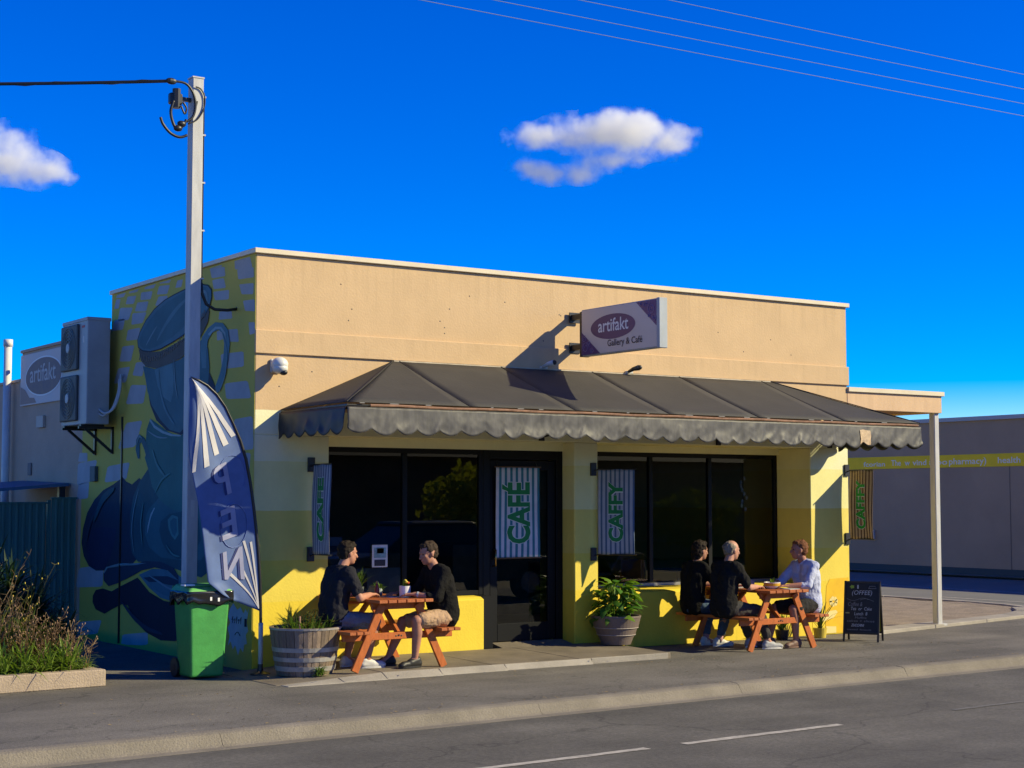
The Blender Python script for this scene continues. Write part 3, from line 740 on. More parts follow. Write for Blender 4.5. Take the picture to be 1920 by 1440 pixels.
path_e = [(8.55, -0.36), (10.0, -0.05), (11.4, 0.25), (12.6, 0.52), (13.5, 0.95), (14.1, 1.55), (14.45, 2.3), (14.55, 3.4), (14.55, 5.0), (14.55, 7.0), (14.55, 9.5)]
for i in range(len(path_e) - 1):
    a = Vector((*path_e[i], 0)); b = Vector((*path_e[i + 1], 0)); d = (b - a).normalized(); nrm = Vector((-d.y, d.x, 0))
    w = 0.36 if i < 5 else 0.16
    a2 = a + d * 0.006; b2 = b - d * 0.004
    P = [a2, b2, b2 + nrm * w, a2 + nrm * w]
    MB().hexa([(p.x, p.y, -0.05) for p in P], [(p.x, p.y, 0.045) for p in P]).build("edging_stone", M_CONC, edging, bevel=0.008)
# leaf litter and grit on the path
lm = MB()
for i in range(420):
    x = rk.uniform(-2.6, 8.5); y = -3.4 + rk.random() ** 2.0 * 3.0
    if rk.random() < 0.3:
        y = -3.545 + 0.0535 * x + rk.uniform(-.02, .10)
    elif rk.random() < 0.3:
        y = -1.5 + rk.uniform(-.15, .1)
    z = 0.006 if y < -1.45 or x > 4.45 else 0.09
    a = rk.uniform(0, 6.28); l = rk.uniform(.006, .02)
    c, s_ = math.cos(a) * l, math.sin(a) * l
    lm.add([(x - c, y - s_, z), (x + s_ * .5, y - c * .5, z + l * .3), (x + c, y + s_, z + l * .15), (x - s_ * .5, y + c * .5, z + l * .1)], [(0, 1, 2, 3)])
tag(lm.build("leaf_litter", mat("dry_leaf", (0.28, 0.20, 0.10), 0.9, var=0.4, scale=30), fix=False), "scattered dry leaf fragments on the asphalt footpath", "leaf litter", kind="stuff")

# ------------------------------------------------------------------ the cafe building
M_FACADE = facade_paint()
M_GLASS = glass_mat()
M_CAP = mat("cream_metal_capping", (0.68, 0.58, 0.40), 0.45, var=0.08, scale=3)
M_REAR = mat("rear_render", (0.47, 0.34, 0.24), 0.8, var=0.10, scale=1.5, bump=0.3, bscale=30)
M_BLACKFR = mat("black_window_frame", (0.0045, 0.005, 0.006), 0.5, spec=0.2)
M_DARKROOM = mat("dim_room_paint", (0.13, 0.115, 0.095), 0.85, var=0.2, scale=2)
M_WOODIN = mat("counter_timber", (0.20, 0.11, 0.06), 0.5, var=0.3, scale=4)
M_WHITE = mat("white_print", (0.78, 0.78, 0.76), 0.6)
M_BLACK = mat("black_metal", (0.015, 0.015, 0.016), 0.4, spec=0.5)
M_GALV = mat("galvanised_steel", (0.47, 0.46, 0.445), 0.55, var=0.14, scale=5, metal=0.0, stretch=(3, 3, 0.6))
M_GREYPL = mat("pale_grey_plastic", (0.55, 0.54, 0.50), 0.5, var=0.06)

cafe = thing("cafe_building", (4.2, 0.0, 0.0), "single storey corner cafe, tan parapet over yellow banded walls, painted mural on its side", "building")
def wall(name, x0, y0, z0, x1, y1, z1, m=M_FACADE, bevel=0.0, parent=cafe):
    return MB().box(x0, y0, z0, x1, y1, z1).build(name, m, parent, bevel=bevel)
W, H = 8.446, 4.24
wall("parapet_wall", 0, 0, 2.385, W, 0.3, H, bevel=0.008)
wall("corner_pier", 0, 0, 0, 0.85, 0.3, 2.385, bevel=0.008)
wall("middle_pillar", 4.02, 0, 0.03, 4.36, 0.7, 2.385, bevel=0.01)
wall("end_pier", 7.76, 0, 0, W, 0.7, 2.385, bevel=0.008)
wall("string_course", -0.012, -0.026, 3.212, W + 0.014, 0.0, 3.455, bevel=0.006)
wall("window_header", 0.85, 0.22, 2.285, 4.02, 0.3, 2.385)
wall("window_header", 4.36, 0.58, 2.305, 7.76, 0.7, 2.385)
wall("recess_ceiling", 4.36, 0.3, 2.385, 7.76, 0.7, 2.5)
# low walls below the windows, chamfered tops
def low_wall(x0, x1, yb, zt, zb):
    lo = [(x0, -0.004, zb), (x0, yb, zb), (x0, yb, zt + 0.012), (x0, 0.05, zt + 0.004), (x0, -0.004, zt - 0.022)]
    MB().hexa(lo, [(x1, y, z) for _, y, z in lo]).build("low_wall", M_FACADE, cafe, bevel=0.006)
low_wall(0.85, 2.778, 0.21, 0.652, 0.03)
low_wall(4.36, 7.76, 0.585, 0.655, 0.0)
wall("mural_wall", 0, 0.3, 0, 0.25, 4.12, H)
wall("rear_wall", 0, 4.12, 0, 0.25, 7.65, 3.78, M_REAR)
wall("rear_wall", 0, 7.65, 0, 0.25, 13, 3.38, M_REAR)
wall("street_side_wall", 8.196, 0.7, 0, W, 13, H)
wall("back_wall", 0.25, 12.75, 0, 8.196, 13, 3.3, M_REAR)
wall("roof_deck", 0.25, 0.3, 3.2, 8.196, 12.75, 3.26, M_GALV)
# cappings
wall("parapet_capping", -0.03, -0.035, H, W + 0.03, 0.33, H + 0.052, M_CAP, 0.004)
wall("parapet_capping", -0.03, 0.33, H + 0.002, 0.28, 4.15, H + 0.05, M_CAP, 0.004)
wall("parapet_capping", -0.025, 4.15, 3.78, 0.28, 7.67, 3.82, M_REAR, 0.003)
wall("parapet_capping", -0.025, 7.67, 3.38, 0.28, 13.0, 3.42, M_REAR, 0.003)
wall("parapet_capping", 8.17, 0.33, H + 0.002, W + 0.03, 13, H + 0.06, M_CAP, 0.004)
# old fixings left in the render
rf_ = random.Random(14)
for k_ in range(22):
    x = rf_.uniform(0.1, 8.3); z = rf_.choice((rf_.uniform(3.5, 4.2), rf_.uniform(2.7, 3.2)))
    if z < 3.25 and x > 1.2: z += 0.75
    MB().ball((x, 0.0, z), .008, .003, .008, n=8, m=5).build("wall_fixing", M_BLACK, cafe)
# small furniture standing in the dim room
for (x, y) in ((5.3, 1.5), (6.9, 1.6), (1.5, 1.5)):
    MB().lathe((x, y, .09), [(0.20, 0), (0.20, .02), (0.03, .04), (0.03, .68), (0.32, .69), (0.32, .72)], 20).build("indoor_table", M_WOODIN, cafe)
    for sx in (-1, 1):
        cx_ = x + sx * .55
        c_ = MB().box(cx_ - .2, y - .2, .50, cx_ + .2, y + .2, .54).box(cx_ + sx * .17, y - .2, .54, cx_ + sx * .2, y + .2, .95)
        for (dx, dy) in ((-.18, -.18), (.18, -.18), (-.18, .18), (.18, .18)):
            c_.box(cx_ + dx - .015, y + dy - .015, .09, cx_ + dx + .015, y + dy + .015, .50)
        c_.build("indoor_chair", M_WOODIN, cafe)
for (a_, b_) in ((1.4, 1.5), (2.2, 1.5)):
    MB().box(.9, 6.6, a_, 3.9, 6.98, a_ + .04).build("wall_shelf", M_WOODIN, cafe)
# the room behind the glass
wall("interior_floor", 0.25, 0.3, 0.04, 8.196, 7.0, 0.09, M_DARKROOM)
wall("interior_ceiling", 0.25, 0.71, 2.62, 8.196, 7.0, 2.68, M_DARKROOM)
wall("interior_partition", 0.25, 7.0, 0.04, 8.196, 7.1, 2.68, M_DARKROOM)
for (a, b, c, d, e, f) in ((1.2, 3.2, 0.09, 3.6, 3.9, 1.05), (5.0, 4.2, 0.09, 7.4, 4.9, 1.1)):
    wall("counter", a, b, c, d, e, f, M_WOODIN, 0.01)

# windows and door
def window(x0, x1, z0, z1, y, mull, depth=0.05, fr=0.055):
    mb = MB()
    mb.box(x0, y, z0, x0 + fr, y + depth, z1).box(x1 - fr, y, z0, x1, y + depth, z1)
    mb.box(x0 + fr, y, z1 - fr, x1 - fr, y + depth, z1).box(x0 + fr, y, z0, x1 - fr, y + depth, z0 + fr)
    w = mb.build("window", M_BLACKFR, cafe, bevel=0.004)
    xs = [x0 + fr] + [m for m in mull] + [x1 - fr]
    for m in mull:
        MB().box(m - 0.03, y - 0.004, z0 + fr, m + 0.03, y + depth - 0.003, z1 - fr).build("mullion", M_BLACKFR, w, bevel=0.003)
    for i in range(len(xs) - 1):
        a = xs[i] + (0.03 if i > 0 else 0); b = xs[i + 1] - (0.03 if i < len(xs) - 2 else 0)
        MB().poly([(a, y + 0.02, z0 + fr), (b, y + 0.02, z0 + fr), (b, y + 0.02, z1 - fr), (a, y + 0.02, z1 - fr)]).build("pane", M_GLASS, w, fix=False)
    return w
window(0.85, 2.92, 0.662, 2.285, 0.235, [1.904])
wr = window(4.36, 7.76, 0.667, 2.305, 0.61, [5.64, 6.60])
MB().box(4.40, 0.586, 0.667, 7.72, 0.61, 0.705).build("window_sill", mat("sill_aluminium", (0.25, 0.25, 0.26), 0.4, metal=0.6), wr, bevel=0.003)
MB().box(2.78, 0.03, 0.085, 2.92, 0.3, 0.66).build("door_return", M_BLACKFR, cafe)
dr = MB().box(2.92, 0.23, 0.09, 3.01, 0.30, 2.285).box(3.93, 0.23, 0.09, 4.02, 0.30, 2.285).box(3.01, 0.23, 2.18, 3.93, 0.30, 2.285).build("door_frame", M_BLACKFR, cafe, bevel=0.004)
door = MB().box(3.02, 0.245, 0.13, 3.12, 0.285, 2.17).box(3.82, 0.245, 0.13, 3.92, 0.285, 2.17).box(3.12, 0.245, 2.06, 3.82, 0.285, 2.17).box(3.12, 0.245, 0.13, 3.82, 0.285, 0.33).build("door", M_BLACKFR, cafe, bevel=0.004)
MB().poly([(3.12, 0.265, 0.33), (3.82, 0.265, 0.33), (3.82, 0.265, 2.06), (3.12, 0.265, 2.06)]).build("pane", M_GLASS, door, fix=False)
MB().tube([(3.07, 0.25, 0.98), (3.07, 0.20, 0.98), (3.07, 0.20, 1.16), (3.07, 0.25, 1.16)], 0.011, 8).build("handle", mat("brass", (0.45, 0.30, 0.12), 0.3, metal=0.9), door, smooth=True)
# notices taped inside the left window
M_PAPER = mat("notice_paper", (0.62, 0.66, 0.66), 0.7, var=0.1, scale=12)
def notice(name, x0, x1, z0, z1, y, col, label, inner):
    p = MB().box(x0, y, z0, x1, y + 0.003, z1).build(name, col)
    tag(p, label, "notice", "notices inside the cafe window")
    for (a, b, c, d, m) in inner:
        MB().box(x0 + (x1 - x0) * a, y - 0.003, z0 + (z1 - z0) * c, x0 + (x1 - x0) * b, y - 0.0005, z0 + (z1 - z0) * d).build("printed_panel", m, p)
M_PRNT1 = mat("print_teal", (0.20, 0.36, 0.40), 0.7, var=0.3, scale=20)
M_PRNT2 = mat("print_dark", (0.03, 0.035, 0.05), 0.7)
M_PRNT3 = mat("print_red", (0.5, 0.2, 0.18), 0.7, var=0.3, scale=25)
notice("window_notice", 1.50, 1.69, 1.00, 1.24, 0.232, M_PAPER, "small white and teal notice with a dark lower box, stuck on the window glass", [(.12, .9, .42, .88, M_PRNT1), (.3, .75, .62, .85, M_PRNT3), (.15, .85, .06, .34, M_PRNT2)])
notice("window_notice", 0.98, 1.15, 1.10, 1.33, 0.262, mat("notice_blue", (0.10, 0.13, 0.2), 0.7), "dim blue notice behind the glass beside the corner pier", [(.1, .9, .1, .6, M_PRNT2)])
notice("window_notice", 1.18, 1.88, 0.72, 0.99, 0.268, mat("notice_grey", (0.16, 0.17, 0.16), 0.7, var=0.2), "wide grey card leaning low inside the window", [(.05, .4, .2, .8, M_PRNT2)])

# mural painted on the side wall (flat paint layers)
MC = {"base": (0.58, 0.46, 0.075), "square": (0.36, 0.37, 0.38), "navy": (0.012, 0.028, 0.055), "navydark": (0.008, 0.020, 0.060), "navy2": (0.014, 0.034, 0.065),
      "deepteal": (0.018, 0.075, 0.095), "teal": (0.028, 0.135, 0.135), "teal2": (0.030, 0.115, 0.14), "teal3": (0.06, 0.20, 0.20), "blue": (0.045, 0.135, 0.165),
      "blue2": (0.085, 0.20, 0.235), "blue3": (0.065, 0.165, 0.205), "band": (0.085, 0.085, 0.075), "sheen": (0.24, 0.36, 0.38), "sheen2": (0.14, 0.25, 0.28), "black": (0.008, 0.013, 0.030)}
def mm(k):
    return mat("mural_" + k, MC[k], 0.75, var=0.14, scale=2.5, bump=0.15, bscale=30)
def wallpoly(pts, x):
    return [(x, y, z) for y, z in pts]
m_base = mat("mural_base", MC["base"], 0.8, var=0.16, scale=1.6, bump=0.2, bscale=28, col2=(0.48, 0.43, 0.085))
mp = MB().hexa([(-0.003, y, z) for y, z in ((0.003, 0.0), (5.1, 0.0), (5.1, 3.775), (4.125, 3.775), (4.125, H - .002), (0.003, H - .002))],
               [(0.0005, y, z) for y, z in ((0.003, 0.0), (5.1, 0.0), (5.1, 3.775), (4.125, 3.775), (4.125, H - .002), (0.003, H - .002))]).build("mural", m_base, cafe)
sqm = mm("square")
for q in MURAL_SQUARES:
    q = [(max(0.01, y), min(max(z, 0.02), 4.22)) for y, z in q]
    MB().poly(wallpoly(q, -0.0042)).build("painted_square", sqm, mp, fix=False)
for k_, (n, c, layer, q) in enumerate(MURAL_SHAPES):
    layer = layer + 0.03 * k_
    q = [(max(0.06, y), z) for y, z in q]
    MB().poly(wallpoly(q, -0.0046 - 0.0009 * layer)).build(n, mm(c), mp, fix=False)
    if n in ("painted_cup_opening",):
        # dark brush outline round the shape
        k = len(q); mb = MB()
        for i in range(k):
            a = q[i]; b = q[(i + 1) % k]
            d = Vector((b[0] - a[0], b[1] - a[1])); L = d.length
            if L < 1e-4: continue
            nn = Vector((-d.y, d.x)) / L * 0.006
            x = -0.0050 - 0.0009 * layer
            mb.add([(x, a[0] - nn.x, a[1] - nn.y), (x, b[0] - nn.x, b[1] - nn.y), (x, b[0] + nn.x, b[1] + nn.y), (x, a[0] + nn.x, a[1] + nn.y)], [(0, 1, 2, 3)])
        mb.build("painted_outline", mm("black"), mp, fix=False)
# ornament strokes on the top cup's band
mo = MB(); ro = random.Random(3)
BAND_MID = [(3.13, 3.40), (2.83, 3.345), (2.45, 3.37), (2.12, 3.43), (1.72, 3.56), (1.42, 3.68), (1.25, 3.74)]
for i in range(34):
    u = i / 33 * (len(BAND_MID) - 1); j = min(int(u), len(BAND_MID) - 2); u -= j
    y = BAND_MID[j][0] * (1 - u) + BAND_MID[j + 1][0] * u; z = BAND_MID[j][1] * (1 - u) + BAND_MID[j + 1][1] * u
    s_ = 0.022
    mo.tube([(-0.0158, y + s_, z - s_ * 1.6), (-0.0158, y - s_ * ro.uniform(-.5, 1), z), (-0.0158, y + s_ * ro.uniform(-1, 1), z + s_ * 1.6)], 0.0045, 4)
mo.build("painted_band_ornament", mat("mural_ornament", (0.19, 0.19, 0.18), 0.8), mp)
# loose highlight strokes over the painted crockery
BRUSH = [("blue2", [(2.62, 3.55), (2.35, 3.72), (2.05, 3.86), (1.75, 3.95)], .030), ("sheen2", [(2.95, 3.52), (2.80, 3.62), (2.62, 3.72)], .012),
         ("sheen2", [(1.45, 3.95), (1.28, 3.98), (1.20, 3.90), (1.22, 3.75)], .016), ("blue2", [(2.55, 3.22), (2.48, 2.95), (2.30, 2.72), (2.05, 2.56)], .022),
         ("sheen2", [(2.10, 3.30), (2.06, 3.05), (1.98, 2.85)], .012), ("blue3", [(1.60, 3.40), (1.50, 3.10), (1.45, 2.80)], .045), ("sheen2", [(0.80, 3.50), (0.68, 3.30), (0.70, 3.05), (0.85, 2.86)], .014),
         ("sheen2", [(3.20, 2.36), (3.12, 2.46), (3.02, 2.44)], .014), ("teal3", [(2.70, 2.30), (2.55, 2.12), (2.30, 1.98)], .022), ("sheen2", [(2.85, 2.52), (2.55, 2.44), (2.25, 2.42)], .010),
         ("teal3", [(2.60, 1.80), (2.40, 1.95), (2.15, 2.02)], .014), ("teal3", [(2.25, 1.22), (2.05, 1.12), (1.85, 1.10)], .012), ("sheen2", [(3.10, 1.86), (3.25, 1.60), (3.30, 1.35), (3.22, 1.10)], .010),
         ("teal3", [(2.95, 1.70), (3.02, 1.45), (2.96, 1.20)], .016), ("deepteal", [(4.6, 1.45), (4.3, 1.72), (3.9, 1.86)], .05), ("navy2", [(4.85, 1.2), (4.7, 1.45), (4.5, 1.6)], .03),
         ("sheen2", [(2.75, .86), (2.45, .80), (2.15, .74), (1.9, .72)], .012), ("blue2", [(2.6, .70), (2.3, .64), (2.0, .63)], .022), ("sheen2", [(4.1, .90), (3.7, .95), (3.3, .97)], .012),
         ("navy2", [(3.6, .52), (3.2, .36), (2.8, .26), (2.3, .22)], .030), ("teal3", [(1.55, 2.45), (1.35, 2.25), (1.25, 2.0)], .024), ("teal3", [(1.15, 1.75), (1.05, 1.5), (1.10, 1.25)], .022)]
for k_, (c, pts, w_) in enumerate(BRUSH):
    cp = [Vector((y, z, 0)) for y, z in pts]; out = []
    for i in range(len(cp) - 1):
        p0 = cp[max(0, i - 1)]; p1 = cp[i]; p2 = cp[i + 1]; p3 = cp[min(len(cp) - 1, i + 2)]
        for j in range(6):
            t_ = j / 6
            out.append(0.5 * ((2 * p1) + (p2 - p0) * t_ + (2 * p0 - 5 * p1 + 4 * p2 - p3) * t_ * t_ + (3 * p1 - p0 - 3 * p2 + p3) * t_ ** 3))
    out.append(cp[-1]); n_ = len(out); A_ = []; B_ = []
    for i, p in enumerate(out):
        d = (out[min(i + 1, n_ - 1)] - out[max(i - 1, 0)]).normalized(); q = Vector((-d.y, d.x, 0)) * w_ * (math.sin(math.pi * (i + .35) / (n_ - .3)) ** .6)
        A_.append(p - q); B_.append(p + q)
    x = -0.0155 - 0.0002 * k_; mb = MB()
    for i in range(n_ - 1):
        mb.add([(x, A_[i].x, A_[i].y), (x, A_[i + 1].x, A_[i + 1].y), (x, B_[i + 1].x, B_[i + 1].y), (x, B_[i].x, B_[i].y)], [(0, 1, 2, 3)])
    mb.build("painted_stroke", mm(c), mp, fix=False)
# seam, boxes and vents on the side wall
MB().box(-0.022, 3.67, 0.02, -0.003, 3.695, 2.72).build("wall_conduit", M_BLACK, cafe)
MB().box(-0.05, 4.50, 1.95, -0.003, 4.68, 2.14).build("switch_box", mat("box_teal_grey", (0.05, 0.08, 0.09), 0.6), cafe, bevel=0.005)
MB().box(-0.04, 6.58, 2.70, 0.0, 6.86, 2.86).build("wall_socket", mat("box_cream", (0.45, 0.40, 0.33), 0.6), cafe, bevel=0.004)
MB().box(-0.02, 7.12, 2.06, 0.0, 7.26, 2.23).build("vent_grille", mat("box_grey", (0.17, 0.15, 0.14), 0.7), cafe, bevel=0.004)
# painted splat face low on the mural wall
splat = [(0.02, .62), (.06, .56), (.10, .60), (.15, .55), (.22, .61), (.30, .58), (.40, .64), (.48, .58), (.52, .50), (.47, .44), (.53, .38), (.48, .30), (.52, .20), (.45, .25), (.40, .17), (.34, .22), (.27, .12), (.22, .20), (.15, .16), (.12, .24), (.06, .25), (.09, .34), (.03, .38), (.07, .46)]
so = MB().poly(wallpoly([(y + 0.05, z + 0.02) for y, z in splat], -0.0056)).build("painted_splat", mat("mural_splat", (0.34, 0.46, 0.52), 0.8, var=0.12), mp, fix=False)
sb = MB().tube([(-0.0075, 0.40 - 0.13 * i / 6, 0.34 + 0.035 * math.sin(math.pi * i / 6)) for i in range(7)], 0.004, 4)
sb.box(-0.0085, 0.12, 0.44, -0.0065, 0.17, 0.52)
for i in range(5):
    sb.tube([(-0.0075, 0.48 - i * 0.05, 0.49), (-0.0075, 0.45 - i * 0.05, 0.53 - 0.02 * (i % 2)), (-0.0075, 0.46 - i * 0.05, 0.46)], 0.0035, 4)
sb.build("painted_splat_marks", mm("black"), mp)

# painted saturated patch and flower on the end pier
pt = MB().poly([(x, -0.0035, z) for x, z in ((7.99, 0.02), (8.42, 0.02), (8.42, 0.72), (8.08, 0.71), (8.02, 0.62), (8.0, 0.4))]).build("painted_patch", mat("painted_orange_yellow", (0.74, 0.44, 0.012), 0.75, var=0.1), cafe, fix=False)
fl = MB()
for i in range(7):
    a = i * 0.9
    fl.poly([(8.14 + math.cos(a + t) * 0.035 * (1 if k % 2 else .6) + math.cos(a) * 0.055, -0.0062, 0.42 + math.sin(a + t) * 0.03 + math.sin(a) * 0.04) for k, t in enumerate((0, 1, 2, 3, 4, 5))])
fl.poly([(x, -0.0062, z) for x, z in ((7.93, 0.16), (7.95, 0.26), (8.05, 0.30), (8.18, 0.31), (8.21, 0.28), (8.13, 0.21), (8.02, 0.19))])
fl.poly([(x, -0.0062, z) for x, z in ((8.0, 0.02), (8.18, 0.02), (8.18, 0.10), (8.0, 0.11))])
fl.build("painted_flower", mat("painted_pale", (0.74, 0.60, 0.24), 0.75), pt, fix=False)

# fixtures on the front wall
fx = thing("security_light", (0.22, -0.01, 3.09), "white rounded floodlight sensor on the tan wall beside the corner", "wall light")
MB().box(0.16, -0.03, 3.02, 0.28, 0.0, 3.16).build("mount_plate", M_GREYPL, fx, bevel=0.01)
h = MB(); h.ball((0.22, -0.11, 3.10), 0.085, 0.10, 0.075); h.ball((0.22, -0.12, 3.06), 0.08, 0.09, 0.06)
h.build("lamp_housing", mat("white_plastic", (0.62, 0.61, 0.56), 0.4), fx, smooth=True)
MB().ball((0.24, -0.16, 3.015), 0.04, 0.05, 0.03).build("sensor_eye", M_BLACK, fx, smooth=True)
for (x, lab) in ((3.595, "small pale security camera in the shadow of the hanging sign"), (4.831, "small dark security camera on the wall above the awning")):
    c = thing("security_camera", (x, 0, 3.25), lab, "camera", "cameras above the awning")
    MB().box(x - 0.08, -0.045, 3.205, x + 0.02, -0.026, 3.24).build("bracket", M_GREYPL, c)
    MB().tube([(x - 0.05, -0.05, 3.23), (x - 0.02, -0.10, 3.26), (x + 0.02, -0.16, 3.275)], [0.018, 0.024, 0.034], 12).build("camera_body", M_BLACK if x > 4 else M_GREYPL, c, smooth=True)
    MB().ball((x + 0.025, -0.168, 3.277), 0.028, 0.028, 0.028).build("lens", M_BLACK, c, smooth=True)

# verandah on the side street corner
ver = thing("side_verandah", (9.4, 0.1, 0), "tan boxed verandah roof on steel posts beside the cafe wall", "verandah")
M_TAN = mat("tan_fascia", (0.60, 0.40, 0.235), 0.7, var=0.10, scale=1.6, bump=0.2, bscale=30, stretch=(4, 4, 0.6))
MB().box(W + 0.002, 0.0, 2.905, 10.26, 0.04, 3.135).build("fascia", M_TAN, ver, bevel=0.004)
MB().box(10.22, 0.04, 2.905, 10.26, 6.0, 3.135).build("fascia", M_TAN, ver, bevel=0.004)
MB().box(W + 0.002, -0.03, 3.135, 10.29, 6.0, 3.195).build("capping", M_CAP, ver, bevel=0.004)
MB().box(W + 0.002, 0.04, 2.93, 10.22, 6.0, 2.96).build("soffit", mat("timber_soffit", (0.24, 0.13, 0.07), 0.7, var=0.2, scale=3), ver)
for (x, y) in ((10.20, 0.09), (10.20, 5.6)):
    MB().box(x - 0.046, y - 0.05, 0.0, x + 0.046, y + 0.05, 2.92).build("post", M_GALV, ver, bevel=0.008)
    MB().box(x - 0.09, y - 0.09, 0.02, x + 0.09, y + 0.09, 0.05).build("post_base", M_GALV, ver)

# ------------------------------------------------------------------ awning
M_CANVAS = mat("awning_canvas", (0.043, 0.040, 0.036), 0.75, var=0.12, scale=2.5, bump=0.12, bscale=25, spec=0.35)
M_VINYL = mat("awning_vinyl", (0.072, 0.068, 0.065), 0.52, var=0.32, scale=4, spec=0.32, stretch=(4, 4, 0.5))
M_SEAM = mat("awning_seam", (0.022, 0.021, 0.02), 0.7)
M_RAIL = mat("rusty_rail", (0.27, 0.145, 0.085), 0.6, var=0.3, scale=14)
aw = thing("shop_awning", (4.25, -0.7, 2.4), "dark grey hipped fabric awning with scalloped valance over the cafe front", "awning")
XL, XR, YF, ZE, ZR = 0.283, 8.215, -1.435, 2.655, 3.205
RL, RR = 1.60, 7.05
seams = [1.67, 2.98, 4.25, 5.56, 6.90]
def wall_y(z): return -0.028 if z > 3.21 else -0.004
def canvas(name, p00, p10, p11, p01, nu=10, nv=8, sag=0.02):
    a, b, c, d = map(Vector, (p00, p10, p11, p01))
    def fn(u, v):
        p = (a * (1 - u) + b * u) * (1 - v) + (d * (1 - u) + c * u) * v
        return p - Vector((0, 0, sag * math.sin(math.pi * v) * (0.6 + 0.4 * math.sin(math.pi * u))))
    return grid(name, fn, nu, nv, M_CANVAS, aw, thick=0.004)
xs = [None] + seams + [None]
for i in range(6):
    e0 = XL if i == 0 else seams[i - 1]; e1 = XR if i == 5 else seams[i]
    r0 = RL if i == 0 else seams[i - 1]; r1 = RR if i == 5 else seams[i]
    canvas("canopy_panel", (e0 + .002, YF, ZE), (e1 - .002, YF, ZE), (r1 - .001, -0.03, ZR), (r0 + .001, -0.03, ZR))
canvas("canopy_panel", (XL, -0.012, ZE - .01), (XL, YF, ZE), (RL, -0.03, ZR), (RL, -0.012, ZR), sag=0.01)
canvas("canopy_panel", (XR, YF, ZE), (XR, -0.012, ZE - .01), (RR, -0.012, ZR), (RR, -0.03, ZR), sag=0.01)
for x in seams:
    pts = [(x, YF + (-0.03 - YF) * k / 8, ZE + (ZR - ZE) * k / 8 + 0.004 - 0.021 * math.sin(math.pi * k / 8)) for k in range(9)]
    MB().tube(pts, 0.007, 5).build("canopy_seam", M_SEAM, aw)
for a, b in (((XL, YF, ZE + .004), (RL, -0.03, ZR + .004)), ((XR, YF, ZE + .004), (RR, -0.03, ZR + .004))):
    MB().tube([a, b], 0.006, 5).build("canopy_seam", M_SEAM, aw)
# wall batten along the top and sloping cheeks
MB().box(RL, -0.045, 3.195, RR, -0.027, 3.212).build("wall_batten", mat("batten_cream", (0.5, 0.42, 0.3), 0.6, var=0.3, scale=8), aw)
# steel frame under the fabric
MB().tube([(XL + .01, -0.02, ZE - .04), (XL + .01, YF + .02, ZE - .03), (XR - .01, YF + .02, ZE - .03), (XR - .01, -0.02, ZE - .04)], 0.014, 8).build("frame_rail", M_BLACK, aw)
for x in (0.35, 3.55, 6.2, 8.1):
    MB().tube([(x, -0.004, 2.43), (x, YF + .03, ZE - .04)], 0.011, 6).build("frame_arm", M_BLACK, aw)
    MB().box(x - .03, -0.03, 2.39, x + .03, -0.001, 2.50).build("frame_bracket", M_BLACK, aw)
MB().tube([(XL + .25 + (XR - XL - .3) * k / 24, YF - .012, ZE - 0.028 + 0.004 * math.sin(k * 1.7)) for k in range(25)], 0.0125, 6).build("lacing_rail", M_RAIL, aw)
rg = random.Random(9)
for k in range(17):
    x = XL + 0.15 + (XR - XL - .3) * (k + rg.uniform(-.4, .4)) / 17
    w = rg.uniform(.02, .11)
    MB().box(x, YF - .010, ZE - .009, x + w, YF - .004, ZE - .002).build("edge_clip", mat("pale_tape", (0.26, 0.24, 0.22), 0.5), aw)
# scalloped valance, creased vinyl
NS = 31
def val_front(u, v):
    x = XL + (XR - XL) * u
    uw = u + 0.007 * noise.noise(Vector((u * 22, 4, 0)))
    drop = (0.205 + (0.060 + 0.022 * noise.noise(Vector((u * 25, 1, 7)))) * abs(math.sin(math.pi * NS * uw)) ** 0.8) * (1 + 0.10 * noise.noise(Vector((u * 14, 0, 2))))
    cr = 0.012 * noise.noise(Vector((x * 2.2, v * 1.2, 0))) + 0.010 * noise.noise(Vector((x * 11 + v * 2, v * 1.4, 5))) + 0.009 * noise.noise(Vector((x * 27 + v * 4, v * 1.8, 9))) + 0.004 * noise.noise(Vector((x * 60 - v * 9, v * 4, 3)))
    return (x, YF - 0.014 - 0.02 * v + cr * (0.25 + v), ZE - 0.045 - v * drop)
grid("valance", val_front, NS * 12, 12, M_VINYL, aw, thick=0.002)
def val_side(xc, out):
    def fn(u, v):
        y = YF + (-0.01 - YF) * u
        drop = 0.205 + 0.062 * abs(math.sin(math.pi * 5.5 * u)) ** 0.8
        cr = 0.03 * noise.noise(Vector((y * 3, v * 1.5, xc))) + 0.015 * noise.noise(Vector((y * 9, v * 2, xc)))
        return (xc + out * (0.012 + 0.02 * v) + cr * v, y, ZE - 0.045 - v * drop)
    return fn
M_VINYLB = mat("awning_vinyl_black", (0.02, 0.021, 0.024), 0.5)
grid("valance", val_side(XL, -1), 60, 10, M_VINYLB, aw, thick=0.002)
grid("valance", val_side(XR, 1), 60, 10, M_VINYLB, aw, thick=0.002)
# tan patch tied to the valance near the right end
def patch(u, v):
    p = val_front(0.865 + 0.022 * u, 0.25 + 0.72 * v * (1 - 0.15 * abs(u - .5)))
    return (p[0], p[1] - 0.008, p[2])
grid("valance_patch", patch, 8, 8, mat("patch_tan", (0.5, 0.36, 0.22), 0.7, var=0.25, scale=30), aw)

